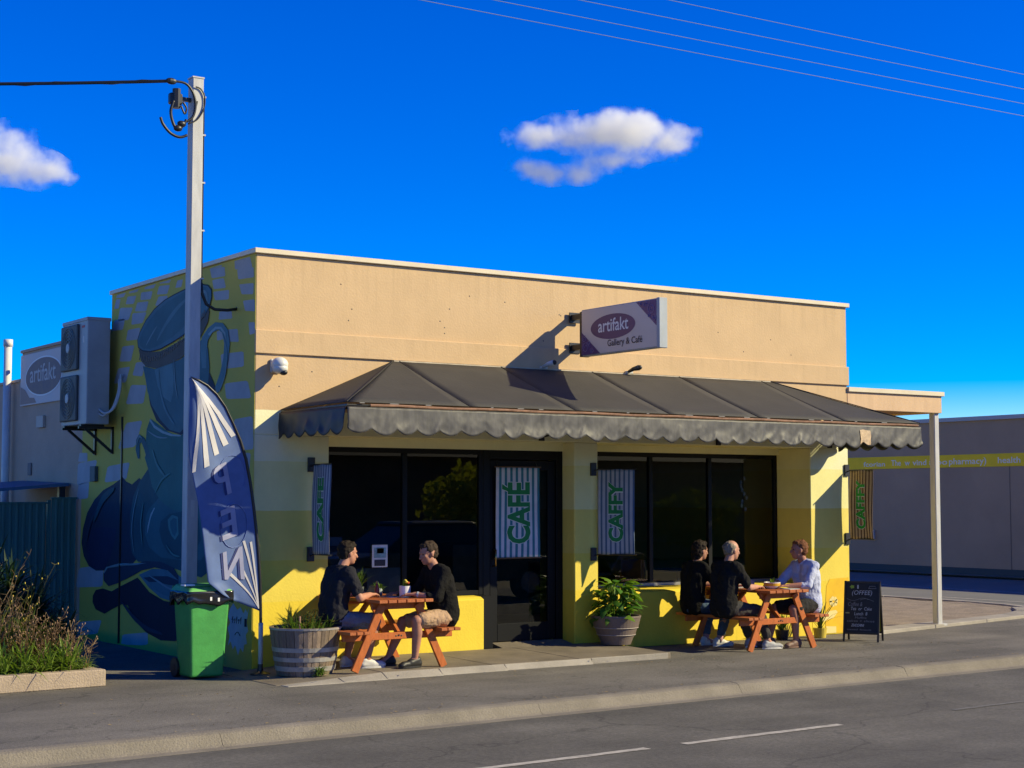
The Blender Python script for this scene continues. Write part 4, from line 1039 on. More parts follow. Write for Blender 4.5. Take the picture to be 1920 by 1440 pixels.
# ------------------------------------------------------------------ projecting sign
sg = thing("projecting_sign", (3.935, 0.0, 3.4), "white and purple double sided box sign projecting from the tan wall above the awning", "sign")
X0, X1, Y0, Y1, Z0, Z1 = 3.935, 4.035, -0.262, -1.668, 3.352, 3.885
M_SIGNFACE = mat("sign_acrylic", (0.55, 0.52, 0.49), 0.3, var=0.06, scale=2, spec=0.5)
M_PURP = mat("sign_purple", (0.075, 0.035, 0.15), 0.35, var=0.2, scale=1.2)
M_PURPL = mat("sign_purple_scroll", (0.22, 0.17, 0.32), 0.4)
M_INK = mat("sign_ink", (0.05, 0.04, 0.06), 0.5)
M_ALU = mat("sign_aluminium", (0.36, 0.39, 0.41), 0.5, metal=0.0, var=0.08)
MB().box(X0 + .004, Y1 + .004, Z0, X1 - .004, Y0, Z1).build("sign_box", M_ALU, sg, bevel=0.004)
for xf in (X0, X1):
    s = -1 if xf == X0 else 1
    MB().box(xf, Y1 + 0.05, Z0 + .012, xf + s * 0.004, Y0 - .005, Z1 - .012).build("sign_face", M_SIGNFACE, sg)
MB().box(X0 - 0.006, Y1, Z0 - .004, X1 + .006, Y1 + 0.05, Z1 + .004).build("end_frame", M_ALU, sg, bevel=0.004)
MB().box(X0 - 0.004, Y0 - .01, Z0 - .004, X1 + .004, Y0 + 0.03, Z1 - .02).build("wall_end", M_BLACK, sg)
for z in (3.82, 3.47):
    MB().box(3.95, Y0, z - .03, 4.01, -0.026 if z > 3.46 else 0.0, z + .03).build("bracket_arm", M_BLACK, sg)
    MB().box(3.93, -0.04, z - .06, 4.08, -0.026 if z > 3.46 else 0.0, z + .06).build("bracket_plate", M_BLACK, sg)
WID, HEI = Y0 - Y1 - .055, Z1 - Z0 - .024
def sp(u, v, k=1):
    """sign face point, u to the street, v up"""
    return (X0 - 0.0045 - 0.0008 * k, Y0 - .005 - u * WID, Z0 + .012 + v * HEI)
def ell(cu, cv, ru, rv, k, n=40):
    return [sp(cu + ru * math.cos(2 * math.pi * i / n), cv + rv * math.sin(2 * math.pi * i / n), k) for i in range(n)]
MB().poly(ell(.43, .56, .30, .275, 1)).build("logo_ellipse", M_PURP, sg, fix=False)
MB().poly([sp(0, 0, 1), sp(.26, 0, 1), sp(0, .52, 1)]).build("corner_motif", M_PURP, sg, fix=False)
MB().poly([sp(1, 1, 1), sp(.74, 1, 1), sp(1, .44, 1)]).build("corner_motif", M_PURP, sg, fix=False)
def scroll(cu, cv, r, turns, k=2, a0=0):
    pts = []
    for i in range(22):
        t = i / 21; a = a0 + t * turns * 2 * math.pi; rr = r * (1 - .75 * t)
        pts.append(sp(cu + rr * math.cos(a) * .38, cv + rr * math.sin(a), k))
    return pts
ms = MB()
for (cu, cv, r, a) in ((.06, .16, .13, 0), (.15, .08, .07, 2), (.04, .36, .08, 1), (.10, .26, .06, 3), (.94, .82, .13, 2), (.86, .93, .06, 0), (.97, .62, .07, 4), (.80, .95, .04, 1), (.91, .68, .05, 2)):
    MB().tube(scroll(cu, cv, r, 1.5, 3, a), 0.0035, 4).build("corner_scroll", M_PURPL, sg)
UD, VD = (0, -1, 0), (0, 0, 1)
text_on("sign_lettering", "artifakt", sp(.235, .455, 3), UD, VD, .405 * WID, .29 * HEI, M_WHITE, sg, offset=0.012)
text_on("sign_lettering", "Gallery & Café", sp(.36, .085, 3), UD, VD, .46 * WID, .19 * HEI, M_INK, sg, offset=0.015)

# faded sign on the rear wall
rs = thing("wall_sign", (0, 6.8, 3.0), "weathered flat sign on the rear wall, half hidden by the air conditioner", "sign")
MB().box(-0.03, 5.85, 3.03, -0.001, 7.62, 3.74).build("sign_panel", mat("faded_sign_panel", (0.55, 0.53, 0.52), 0.6, var=0.12, scale=2, col2=(0.66, 0.54, 0.47)), rs, bevel=0.003)
MB().poly([(-0.032, 6.62 + .78 * math.cos(i * math.pi / 20), 3.40 + .27 * math.sin(i * math.pi / 20)) for i in range(40)]).build("logo_ring", M_WHITE, rs, fix=False)
MB().poly([(-0.034, 6.62 + .75 * math.cos(i * math.pi / 20), 3.40 + .25 * math.sin(i * math.pi / 20)) for i in range(40)]).build("logo_ellipse", mat("faded_plum", (0.13, 0.09, 0.12), 0.6, var=0.2, col2=(0.2, 0.13, 0.11)), rs, fix=False)
text_on("sign_lettering", "artifakt", (-0.036, 7.18, 3.33), UD, VD, 1.08, .24, mat("faded_white", (0.5, 0.47, 0.46), 0.6), rs, offset=0.005)
MB().poly([(-0.033, y, z) for y, z in ((7.6, 3.05), (6.9, 3.05), (7.0, 3.12), (7.2, 3.13), (7.4, 3.25), (7.6, 3.3))]).build("corner_motif", mat("faded_tan", (0.36, 0.25, 0.2), 0.7), rs, fix=False)

# ------------------------------------------------------------------ air conditioner on the mural wall
ac = thing("air_conditioner", (-0.26, 4.3, 2.6), "grey twin fan outdoor air conditioner on brackets on the mural wall", "air conditioner")
M_AC = mat("ac_enamel", (0.34, 0.36, 0.36), 0.5, var=0.08, scale=4)
M_ACD = mat("ac_grille", (0.06, 0.075, 0.075), 0.6)
ax0, ax1, ay0, ay1, az0, az1 = -0.40, -0.115, 3.85, 4.75, 2.63, 3.91
MB().box(ax0, ay0, az0, ax1, ay1, az1).build("casing", M_AC, ac, bevel=0.012, seg=2)
MB().box(ax0 - .008, ay0 - .006, az1 - .03, ax1 + .006, ay1 + .006, az1 + .012).build("lid", M_AC, ac, bevel=0.005)
for zc in (3.58, 2.96):
    g = MB().box(ax0 - 0.035, 4.13, zc - .28, ax0 - .001, 4.73, zc + .28).build("fan_grille", M_ACD, ac, bevel=0.02, seg=2)
    rings = MB()
    for r in (.06, .10, .14, .18, .22, .25):
        rings.tube([(ax0 - .042, 4.43 + r * math.cos(a * math.pi / 12), zc + r * math.sin(a * math.pi / 12)) for a in range(25)], 0.004, 4, caps=False)
    rings.build("guard_ring", mat("ac_guard", (0.13, 0.15, 0.15), 0.5), g)
    MB().tube([(ax0 - .038, 4.43, zc), (ax0 - .05, 4.43, zc)], [0.065, 0.055], 20).build("fan_hub", mat("ac_hub", (0.4, 0.42, 0.42), 0.5), g, smooth=False)
MB().box(ax0 - .002, 3.95, 3.80, ax0 - .0005, 4.05, 3.83).build("badge", mat("badge_red", (0.4, 0.03, 0.05), 0.5), ac)
MB().box(ax0 - .002, 3.96, 3.62, ax0 - .0005, 4.01, 3.70).build("rating_plate", M_GREYPL, ac)
for y in (4.0, 4.6):
    MB().bar((-0.003, y, 2.595), (-.44, y, 2.595), 0.04, 0.03).build("bracket", M_BLACK, ac)
    MB().bar((-0.02, y, 2.30), (-.36, y, 2.585), 0.03, 0.03).build("bracket_brace", M_BLACK, ac)
    MB().box(-0.03, y - .02, 2.28, -0.003, y + .02, 2.61).build("bracket_rail", M_BLACK, ac)
for y in (4.0, 4.6):
    MB().box(-.42, y - .03, 2.61, -.13, y + .03, 2.632).build("rubber_foot", M_BLACK, ac)
# vent pipe rising behind
vp = thing("vent_pipe", (-0.1, 8.0, 0), "tall pale vent pipe standing against the rear wall", "pipe")
MB().tube([(-0.1, 8.0, 0.0), (-0.1, 8.0, 3.98)], 0.055, 12).build("pipe_shaft", mat("white_pvc", (0.62, 0.60, 0.56), 0.5, var=0.08), vp, smooth=True)
MB().tube([(-0.1, 8.0, 3.9), (-0.1, 8.0, 4.0)], 0.065, 12).build("pipe_collar", mat("white_pvc", (0.62, 0.60, 0.56), 0.5), vp, smooth=True)

# ------------------------------------------------------------------ teal sheet fence and lean-to
M_TEAL = mat("teal_sheet", (0.05, 0.15, 0.13), 0.5, var=0.12, scale=2.5, stretch=(3, 3, 0.5))
fen = thing("sheet_fence", (-1.0, 5.2, 0), "dark teal corrugated metal fence between garden bed and mural wall", "fence")
def corrug(x0, x1, z0, z1, y):
    mb = MB(); x = x0; prof = []
    while x < x1 - 0.01:
        for dx, dy in ((0, 0), (.045, 0), (.055, -.014), (.075, -.014), (.085, 0)):
            if x + dx <= x1: prof.append((x + dx, y + dy))
        x += .085
    n = len(prof)
    return mb.add([(a, b, z0) for a, b in prof] + [(a, b, z1) for a, b in prof], [(i, i + 1, n + i + 1, n + i) for i in range(n - 1)])
for (x0, x1, zt) in ((-0.352, -0.035, 1.745), (-1.36, -0.405, 1.685), (-2.40, -1.40, 1.69), (-3.42, -2.44, 1.70)):
    p = corrug(x0, x1, 0.03, zt, 5.2).build("fence_sheet", M_TEAL, fen, fix=False)
    sm = p.modifiers.new("thickness", "SOLIDIFY"); sm.thickness = 0.003
    MB().box(x0 - .01, 5.18, zt - .01, x1 + .01, 5.225, zt + .012).build("top_rail", M_TEAL, p)
for x in (-0.378, -1.38, -2.42, -3.44):
    MB().box(x - .022, 5.205, 0, x + .022, 5.25, 1.72).build("fence_post", M_TEAL, fen)
lt = thing("lean_to", (-1.2, 6.6, 0), "low lean-to roof edge with dark opening behind the teal fence", "shed")
MB().hexa([(-3.6, 5.5, 1.62), (-0.03, 5.5, 1.90), (-0.03, 7.4, 1.95), (-3.6, 7.4, 1.67)], [(-3.6, 5.5, 1.66), (-0.03, 5.5, 1.94), (-0.03, 7.4, 1.99), (-3.6, 7.4, 1.71)]).build("roof_sheet", mat("blue_steel", (0.05, 0.13, 0.22), 0.5), lt)
MB().box(-3.6, 7.3, 0, -0.03, 7.36, 1.6).build("rear_panel", M_BLACK, lt)
for x in (-3.5, -0.1):
    MB().box(x - .04, 5.55, 0, x + .04, 5.63, 1.62 if x < -1 else 1.9).build("post", M_BLACK, lt)

# ------------------------------------------------------------------ power pole with cables
pp = thing("power_pole", (-0.46, 0.53, 0), "tall square galvanised steel power pole in front of the mural", "pole")
PX, PY = -0.46, 0.53
MB().box(PX - .06, PY - .065, 0, PX + .06, PY + .065, 6.09).build("pole_shaft", M_GALV, pp, bevel=0.006)
MB().box(PX - .065, PY - .07, 6.09, PX + .065, PY + .07, 6.105).build("pole_cap", M_GALV, pp)
MB().tube([(PX + .075, PY - .03, 3.95 + .25 * k) for k in range(9)], 0.012, 6).build("riser_cable", M_BLACK, pp)
for z in (4.0, 4.5, 5.0, 5.5, 5.9):
    MB().box(PX + .058, PY - .06, z - .008, PX + .09, PY - .0, z + .008).build("cable_saddle", M_GALV, pp)
MB().tube([(PX + .075, PY - .03, 3.96), (PX + .085, PY - .03, 3.85), (PX + .13, PY - .04, 3.74), (PX + .22, PY - .05, 3.69), (PX + .36, PY - .06, 3.69), (PX + .47, PY - .07, 3.71)], 0.017, 8).build("cable_tail", M_BLACK, pp, smooth=True)
MB().tube([(PX + .46, PY - .07, 3.708), (PX + .49, PY - .07, 3.714)], 0.026, 8).build("cable_gland", M_BLACK, pp)
# connection gear at the top
gx = PX - .135
MB().box(gx - .16, PY - .04, 5.79, gx - .02, PY + .04, 5.91).build("connector_box", M_BLACK, pp, bevel=0.02, seg=2)
MB().tube([(gx - .09, PY - .03, 5.75), (gx - .09, PY - .03, 5.95)], 0.045, 8).build("insulator", M_BLACK, pp)
MB().box(gx - .03, PY - .02, 5.84, PX - .058, PY + .02, 5.88).build("bracket_arm", M_BLACK, pp)
def loop(pts, r=0.013):
    P = [Vector(p) for p in pts]; out = []
    for i in range(len(P) - 1):
        p0 = P[max(0, i - 1)]; p1 = P[i]; p2 = P[i + 1]; p3 = P[min(len(P) - 1, i + 2)]
        for k in range(6):
            t = k / 6
            out.append(0.5 * ((2 * p1) + (p2 - p0) * t + (2 * p0 - 5 * p1 + 4 * p2 - p3) * t * t + (3 * p1 - p0 - 3 * p2 + p3) * t ** 3))
    out.append(P[-1])
    return MB().tube(out, r, 6)
for k in range(2):
    o = 0.05 * k
    loop([(-.24, 3.852, 2.76 + o), (-.22, 3.74 - o, 2.73 + o * .5), (-.15, 3.64 - o, 2.82), (-.09, 3.62 - o, 3.02), (-.06, 3.68 - o, 3.16 + o), (-.02, 3.76 - o, 3.14 + o)], 0.014).build("pipe", mat("pipe_lagging", (0.45, 0.47, 0.46), 0.6), ac, smooth=True)
fy = PY - .08
for pts, r in (([(gx - .20, fy, 6.01), (gx - .02, fy, 6.01), (gx + .07, fy, 5.92), (gx + .10, fy, 5.79), (gx + .07, fy, 5.67), (gx + .0, fy, 5.61)], .013),
               ([(gx - .14, fy, 5.81), (gx - .17, fy, 5.69), (gx - .14, fy, 5.57), (gx - .09, fy, 5.52), (gx - .03, fy, 5.57), (gx + .0, fy, 5.63)], .016),
               ([(gx - .28, fy, 5.62), (gx - .25, fy, 5.55), (gx - .17, fy, 5.47), (gx - .07, fy, 5.44), (gx + .01, fy, 5.47)], .015),
               ([(gx + .02, fy, 5.59), (gx + .12, fy, 5.65), (gx + .19, fy, 5.77), (gx + .20, fy, 5.89), (gx + .16, fy, 5.97), (gx + .10, fy, 5.99)], .008),
               ([(gx + .03, fy, 5.59), (gx + .08, fy, 5.69), (gx + .12, fy, 5.84)], .007),
               ([(gx - .04, fy, 5.81), (gx + .0, fy, 5.75), (gx - .02, fy, 5.69), (gx - .06, fy, 5.77)], .010)):
    loop(pts, r).build("cable_loop", M_BLACK, pp, smooth=True)
for (x, z) in ((gx - .09, 5.53), (gx - .05, 5.58)):
    MB().ball((x, fy, z), .05, .035, .035, n=10, m=6).build("clamp", M_BLACK, pp, smooth=True)
MB().box(PX - .063, PY - .02, 1.30, PX - .0605, PY + .03, 1.42).build("number_plate", M_GREYPL, pp)
MB().box(PX - .02, PY - .0675, 1.55, PX + .02, PY - .0655, 1.72).build("number_plate", M_GREYPL, pp)
# service cable away to the left
def catenary(a, b, sag, n=30):
    a = Vector(a); b = Vector(b)
    return [a + (b - a) * (i / n) - Vector((0, 0, sag * 4 * (i / n) * (1 - i / n))) for i in range(n + 1)]
svc = MB()
P1 = catenary((gx - .18, fy, 6.01), (-16.0, 9.0, 6.95), 0.45, 60)
svc.tube(P1, 0.017, 6)
tw = []
for i, p in enumerate(P1):
    tw.append(p + Vector((0, 0.016 * math.cos(i * 2.2), 0.016 * math.sin(i * 2.2))))
svc.tube(tw, 0.010, 5)
svc.ball((gx - .17, fy, 6.01), .06, .03, .035, n=10, m=6)
tag(svc.build("service_cable", M_BLACK), "twisted black service cable running from the power pole top into the sky", "cable")
# four street wires high above the kerb
M_WIRE = mat("bare_wire", (0.16, 0.20, 0.27), 0.6)
for k, (z0, z1) in enumerate(((12.31, 12.44), (12.62, 12.79), (13.0, 13.21), (13.44, 13.63))):
    sl = (z1 - z0) / 19.6
    o = MB().tube([(x, 14.0, z0 + sl * (x - 10.3)) for x in (-40, 0, 10.3, 20, 30, 60)], 0.0075, 5).build("overhead_wire", M_WIRE)
    tag(o, ("lowest thin overhead wire crossing the sky above the roof", "second lowest thin overhead wire crossing the sky above the roof",
            "second highest thin overhead wire crossing the sky above the roof", "highest thin overhead wire crossing the sky above the roof")[k], "wire", "street wires")

# ------------------------------------------------------------------ hanging banners
GREEN = mat("banner_green", (0.012, 0.20, 0.055), 0.7, var=0.15, scale=10)
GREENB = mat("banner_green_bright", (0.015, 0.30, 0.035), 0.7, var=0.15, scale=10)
PALE = mat("letter_outline", (0.62, 0.64, 0.62), 0.7)
ST_BLUE = stripe_mat("banner_stripe_blue", (0.40, 0.40, 0.44), (0.09, 0.14, 0.22), 8, duty=0.6)
ST_NARROW = stripe_mat("banner_stripe_narrow", (0.36, 0.36, 0.42), (0.10, 0.13, 0.22), 9, duty=0.55)
ST_TEAL = stripe_mat("banner_stripe_teal", (0.62, 0.60, 0.64), (0.05, 0.20, 0.26), 8, duty=0.55)
ST_TAN = stripe_mat("banner_stripe_tan", (0.50, 0.36, 0.22), (0.10, 0.055, 0.03), 8, duty=0.62)
def banner(name, x, z0, z1, L, ang, word, fabric, letter, label, offset, cloth_scale=1.0):
    """two wall brackets with rods, cloth between; ang turns the rods from straight out towards the far end of the shop"""
    d = Vector((math.sin(ang), -math.cos(ang), 0)); base = Vector((x, -0.002, 0))
    t = thing(name, (x, -0.05, z0), label, "banner", "cafe banners on the shop front")
    for z in (z0, z1):
        MB().box(x - .04, -0.022, z - .075, x + .04, -0.001, z + .075).build("bracket_plate", M_BLACK, t, bevel=0.003)
        a = base + Vector((0, -0.01, z - .02)); b = base + d * 0.07 + Vector((0, 0, z)); c = base + d * (L + .08) + Vector((0, 0, z))
        MB().tube([a, b, c], 0.008, 6).build("bracket_rod", M_BLACK, t)
    nrm = Vector((-math.cos(ang), -math.sin(ang), 0))
    def P(u, v, lift=0.0):
        p = base + d * (0.06 + L * u) + Vector((0, 0, z0 + (z1 - z0) * v))
        bow = 0.014 * math.sin(math.pi * v) * math.sin(2.2 * u + 1.2 * v) + 0.008 * math.sin(7 * u + 4 * v)
        return p + nrm * (bow + lift)
    grid("cloth", lambda u, v: P(u, v), 20, 24, fabric, t, thick=0.002)
    # lettering reads upwards
    hgt = (z1 - z0)
    def wp(lift, grow):
        def f(a, b):     # a along the word (0..1), b letter height (0..1)
            return P(0.70 - 0.42 * b, 0.14 + 0.72 * a, lift)
        return f
    text_on("lettering_outline", word, (0, 0, 0), (1, 0, 0), (0, 1, 0), 1, 1, PALE, t, offset=0.075, warp=wp(0.0045, 1), spacing=1.0)
    text_on("lettering", word, (0, 0, 0), (1, 0, 0), (0, 1, 0), 1, 1, letter, t, offset=0.045, warp=lambda a, b: P(0.695 - 0.41 * b, 0.147 + 0.706 * a, 0.0062), spacing=1.0)
    return t
banner("cafe_banner", 0.640, 1.165, 2.085, 0.38, R(0), "CAFE", ST_NARROW, GREEN, "narrow blue grey striped cafe banner projecting from the corner pier", 0)
banner("cafe_banner", 4.285, 1.095, 2.075, 0.43, R(40), "CAFFY", ST_BLUE, GREEN, "grey and blue striped banner with green letters on the middle pillar", 0)
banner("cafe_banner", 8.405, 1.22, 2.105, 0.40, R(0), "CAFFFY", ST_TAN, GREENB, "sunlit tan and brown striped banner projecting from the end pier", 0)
# banner hung flat on the door
db = thing("cafe_banner", (3.4, 0.2, 1.06), "white and teal striped banner hung flat on the cafe door", "banner", "cafe banners on the shop front")
def DP(u, v, lift=0.0):
    return Vector((3.075 + 0.60 * u, 0.205 + 0.012 * math.sin(5 * u + 3 * v) * (1 - v) - lift, 1.065 + 1.03 * v))
grid("cloth", lambda u, v: DP(u, v), 20, 24, ST_TEAL, db, thick=0.002)
for v in (0.0, 1.0):
    MB().tube([DP(-.03, v), DP(1.03, v)], 0.009, 6).build("hem_rod", mat("hem_brown", (0.12, 0.07, 0.04), 0.7), db)
for u in (0.05, .95):
    MB().tube([DP(u, 1.0), DP(u, 1.0) + Vector((0, .04, .06))], 0.004, 5).build("cord", M_BLACK, db)
text_on("lettering_outline", "CAFÉ", (0, 0, 0), (1, 0, 0), (0, 1, 0), 1, 1, PALE, db, offset=0.06, warp=lambda a, b: DP(0.78 - 0.66 * b, 0.15 + 0.69 * a, .0045))
text_on("lettering", "CAFÉ", (0, 0, 0), (1, 0, 0), (0, 1, 0), 1, 1, GREEN, db, offset=0.035, warp=lambda a, b: DP(0.77 - 0.64 * b, 0.157 + 0.676 * a, .0062))

# ------------------------------------------------------------------ feather flag
ff = thing("feather_flag", (-0.10, -0.42, 0), "blue feather flag with white rays on a curved black pole beside the green bin", "flag")
FY = -0.42
pole_c = [(-.105, 0.30), (-.108, .63), (-.118, .92), (-.138, 1.185), (-.165, 1.43), (-.195, 1.656), (-.235, 1.90), (-.285, 2.126), (-.345, 2.30), (-.42, 2.46), (-.51, 2.63), (-.60, 2.745), (-.70, 2.83), (-.79, 2.875), (-.875, 2.90)]
left_c = [(-.52, .80), (-.70, .93), (-.725, 1.05), (-.745, 1.20), (-.76, 1.40), (-.775, 1.606), (-.80, 1.80), (-.83, 1.98), (-.855, 2.118), (-.872, 2.25), (-.885, 2.40), (-.89, 2.55), (-.89, 2.68), (-.888, 2.80), (-.885, 2.895)]
def samp(c, t):
    f = t * (len(c) - 1); i = min(int(f), len(c) - 2); f -= i
    return Vector((c[i][0] * (1 - f) + c[i + 1][0] * f, 0, c[i][1] * (1 - f) + c[i + 1][1] * f))
pc = pole_c[1:]
def FP(u, v, lift=0.0):
    """u from the pole (0) to the free edge (1), v up"""
    a = samp(pc, v); b = samp(left_c, v)
    p = a * (1 - u) + b * u
    rip = (0.045 * math.sin(4.5 * u + 3.0 * v) + 0.008 * math.sin(13 * u - 9 * v)) * u
    return p + Vector((0.02 * math.sin(9 * v) * u, FY + rip - lift, 0))
M_FLAG = mat("flag_blue", (0.075, 0.125, 0.29), 0.6, var=0.18, scale=3.5)
M_FLAGW = mat("flag_white", (0.52, 0.50, 0.50), 0.6, var=0.08, scale=6)
M_FLAGL = mat("flag_letter", (0.26, 0.27, 0.40), 0.6, var=0.12, scale=6)
M_FLAGD = mat("flag_letter_shade", (0.018, 0.03, 0.14), 0.6)
grid("flag_cloth", lambda u, v: FP(u, v), 40, 90, M_FLAG, ff, thick=0.0015)
MB().tube([(-.105, FY, 0.0)] + [(x, FY, z) for x, z in pole_c], [0.017] * 2 + [0.016] * 8 + [0.012] * 6, 8).build("flag_pole", M_BLACK, ff, smooth=True)
MB().tube([(-.105, FY, 0.05), (-.105, FY, .52)], 0.023, 10).build("pole_socket", M_GALV, ff, smooth=True)
MB().lathe((-.105, FY, 0), [(0.10, 0.0), (0.10, 0.03), (0.03, 0.05), (0.026, 0.12)], 20).build("ground_base", M_BLACK, ff)
def ray(u0, u1, v0, v1, w0, w1, n=14):
    """painted white ray from (u0,v0) to (u1,v1) on the cloth"""
    mb = MB(); A = []; B = []
    for i in range(n + 1):
        t = i / n; u = u0 + (u1 - u0) * t; v = v0 + (v1 - v0) * t; w = w0 + (w1 - w0) * t
        A.append(FP(u - w, v, .006)); B.append(FP(u + w, v, .006))
    for i in range(n):
        mb.add([A[i], A[i + 1], B[i + 1], B[i]], [(0, 1, 2, 3)])
    return mb.build("painted_ray", M_FLAGW, ff, fix=False)
for u1, v1, w in ((.74, .50, .05), (.50, .53, .05), (.28, .55, .055), (.09, .57, .045), (.97, .50, .03)):
    ray(.5, u1, .985, v1, .05, w)
for u1, v1, w in ((.12, .20, .02), (.24, .21, .022), (.42, .17, .025), (.66, .13, .05)):
    ray(.05, u1, .005, v1, .01, w)
def flag_letter(ch, v0, v1, ua, ub):
    # stacked letters seen from the back of the cloth
    text_on("lettering_shade", ch, (0, 0, 0), (1, 0, 0), (0, 1, 0), 1, 1, M_FLAGD, ff, offset=0.02, warp=lambda a, b: FP(ua + (ub - ua) * a + .04, v0 + (v1 - v0) * b, .008))
    text_on("lettering", ch, (0, 0, 0), (1, 0, 0), (0, 1, 0), 1, 1, M_FLAGL, ff, offset=0.02, warp=lambda a, b: FP(ua + (ub - ua) * a, v0 + (v1 - v0) * b, .012))
flag_letter("P", .375, .485, .36, .66)
flag_letter("E", .235, .335, .34, .64)
flag_letter("N", .085, .195, .28, .66)
for (cu, cv, r, n) in ((.40, .27, .17, 24), (.3, .43, .17, 15)):
    MB().tube([FP(cu + r * 1.5 * math.cos(i * 2 * math.pi / 24), cv + r * .42 * math.sin(i * 2 * math.pi / 24), .006) for i in range(n + 1)], 0.004, 4, caps=False).build("painted_ring", mat("flag_line", (0.10, 0.15, 0.36), 0.6), ff)

# ------------------------------------------------------------------ wheelie bin
bn = thing("wheelie_bin", (-0.62, -0.28, 0), "green wheelie bin with black liner bag under its lid", "bin")
M_BIN = mat("bin_green", (0.055, 0.29, 0.065), 0.5, var=0.16, scale=7, spec=0.4, bump=0.08, bscale=60)
M_BINL = mat("bin_lid_green", (0.13, 0.40, 0.10), 0.45, var=0.07, scale=3)
M_BAG = mat("bin_bag", (0.012, 0.012, 0.014), 0.22, spec=0.6)
cx, cy = -0.635, -0.20
def ring(w, d, z, ox=0):
    return [(cx + ox - w / 2, cy - d / 2, z), (cx + ox + w / 2, cy - d / 2, z), (cx + ox + w / 2, cy + d / 2, z), (cx + ox - w / 2, cy + d / 2, z)]
MB().hexa(ring(.335, .32, .02), ring(.415, .42, .80)).build("bin_body", M_BIN, bn, bevel=0.025, seg=3)
MB().hexa(ring(.44, .445, .765), ring(.445, .45, .80)).build("bin_rim", M_BIN, bn, bevel=0.006)
def bagfn(u, v):
    a = 2 * math.pi * u
    k = 1.04 + 0.03 * noise.noise(Vector((math.cos(a) * 2, math.sin(a) * 2, v * 3)))
    sx = .232 * k * max(-1, min(1, 1.35 * math.cos(a))); sy = .236 * k * max(-1, min(1, 1.35 * math.sin(a)))
    dr = .055 + .055 * (0.5 + noise.noise(Vector((math.cos(a) * 2.5, math.sin(a) * 2.5, 7))))
    return (cx + sx, cy + sy, .845 - v * dr * 1.4)
grid("liner_bag", bagfn, 72, 6, M_BAG, bn, thick=0.004)
MB().hexa(ring(.475, .47, .838), [(cx - .19, cy - .20, .875), (cx + .19, cy - .20, .875), (cx + .19, cy + .19, .905), (cx - .19, cy + .19, .905)]).build("bin_lid", M_BINL, bn, bevel=0.018, seg=3)
MB().box(cx - .11, cy - .12, .880, cx + .11, cy + .08, .902).build("lid_panel", M_BINL, bn, bevel=0.01, seg=2)
MB().tube([(cx - .18, cy + .29, .865), (cx + .18, cy + .29, .865)], 0.016, 8).build("handle", M_BIN, bn)
for q in (-.17, .17):
    MB().bar((cx + q, cy + .22, .83), (cx + q, cy + .29, .865), .03, .03).build("handle_arm", M_BIN, bn)
for q in (-.17, .17):
    w = MB().tube([(cx + q - .025, cy + .20, .095), (cx + q + .025, cy + .20, .095)], 0.095, 20).build("wheel", M_BLACK, bn)
    MB().tube([(cx + q - .028, cy + .20, .095), (cx + q + .028, cy + .20, .095)], 0.03, 12).build("hub", M_BLACK, w)
MB().tube([(cx - .17, cy + .20, .095), (cx + .17, cy + .20, .095)], 0.012, 8).build("axle", M_BLACK, bn)
for (x, z) in ((-.02, .775), (.06, .765)):
    MB().box(cx + x, cy - .252, z - .02, cx + x + .02, cy - .247, z + .015).build("bag_print", M_WHITE, bn)
MB().box(cx - .235, cy - .14, .895, cx - .13, cy - .04, .91).build("paper_scrap", M_WHITE, bn)

# ------------------------------------------------------------------ half barrel planter
M_STAVE = [mat("barrel_stave_%d" % i, c, 0.8, var=0.25, scale=5, bump=0.4, bscale=40, stretch=(9, 9, 1.2)) for i, c in enumerate(((0.23, 0.165, 0.115), (0.17, 0.125, 0.09), (0.26, 0.19, 0.135), (0.20, 0.145, 0.10)))]
bar = thing("barrel_planter", (0.21, -0.76, 0.03), "half wine barrel planter of grey staves with steel hoops", "planter")
bx, by, bz = 0.21, -0.76, 0.035
def brad(t):     # radius up the height
    return 0.27 + 0.078 * t ** 0.8
NST = 24; BH = 0.46
for i in range(NST):
    a0 = 2 * math.pi * i / NST + 0.008; a1 = 2 * math.pi * (i + 1) / NST - 0.008
    vs = []; ks = 6
    for k in range(ks + 1):
        t = k / ks; r = brad(t) + rk.uniform(-.0015, .0015)
        for (a, rr) in ((a0, r), ((a0 + a1) / 2, r + .003), (a1, r), (a1, r - .026), (a0, r - .026)):
            vs.append((bx + rr * math.cos(a), by + rr * math.sin(a), bz + t * BH))
    fs = []
    for k in range(ks):
        for j in range(5):
            fs.append((k * 5 + j, k * 5 + (j + 1) % 5, (k + 1) * 5 + (j + 1) % 5, (k + 1) * 5 + j))
    fs += [(4, 3, 2, 1, 0), tuple(ks * 5 + j for j in range(5))]
    MB().add(vs, fs).build("stave", M_STAVE[rk.randrange(4)], bar)
M_HOOP = mat("barrel_hoop", (0.33, 0.31, 0.29), 0.5, var=0.25, scale=8, metal=0.2)
for (t0, t1) in ((.10, .20), (.30, .39), (.50, .59), (.955, .995)):
    n = 36; vs = []
    for k in range(n):
        a = 2 * math.pi * k / n
        for t in (t0, t1):
            r = brad(t) + .0065
            vs += [(bx + r * math.cos(a), by + r * math.sin(a), bz + t * BH), (bx + (r - .006) * math.cos(a), by + (r - .006) * math.sin(a), bz + t * BH)]
    fs = []
    for k in range(n):
        a = 4 * k; b = 4 * ((k + 1) % n)
        fs += [(a, b, b + 2, a + 2), (a + 2, b + 2, b + 3, a + 3), (a, a + 1, b + 1, b)]
    MB().add(vs, fs).build("hoop", M_HOOP, bar)
MB().lathe((bx, by, bz), [(0.31, 0.36), (0.25, 0.385), (0.10, 0.39), (0.0, 0.385)], 24).build("soil", M_SOIL, bar)
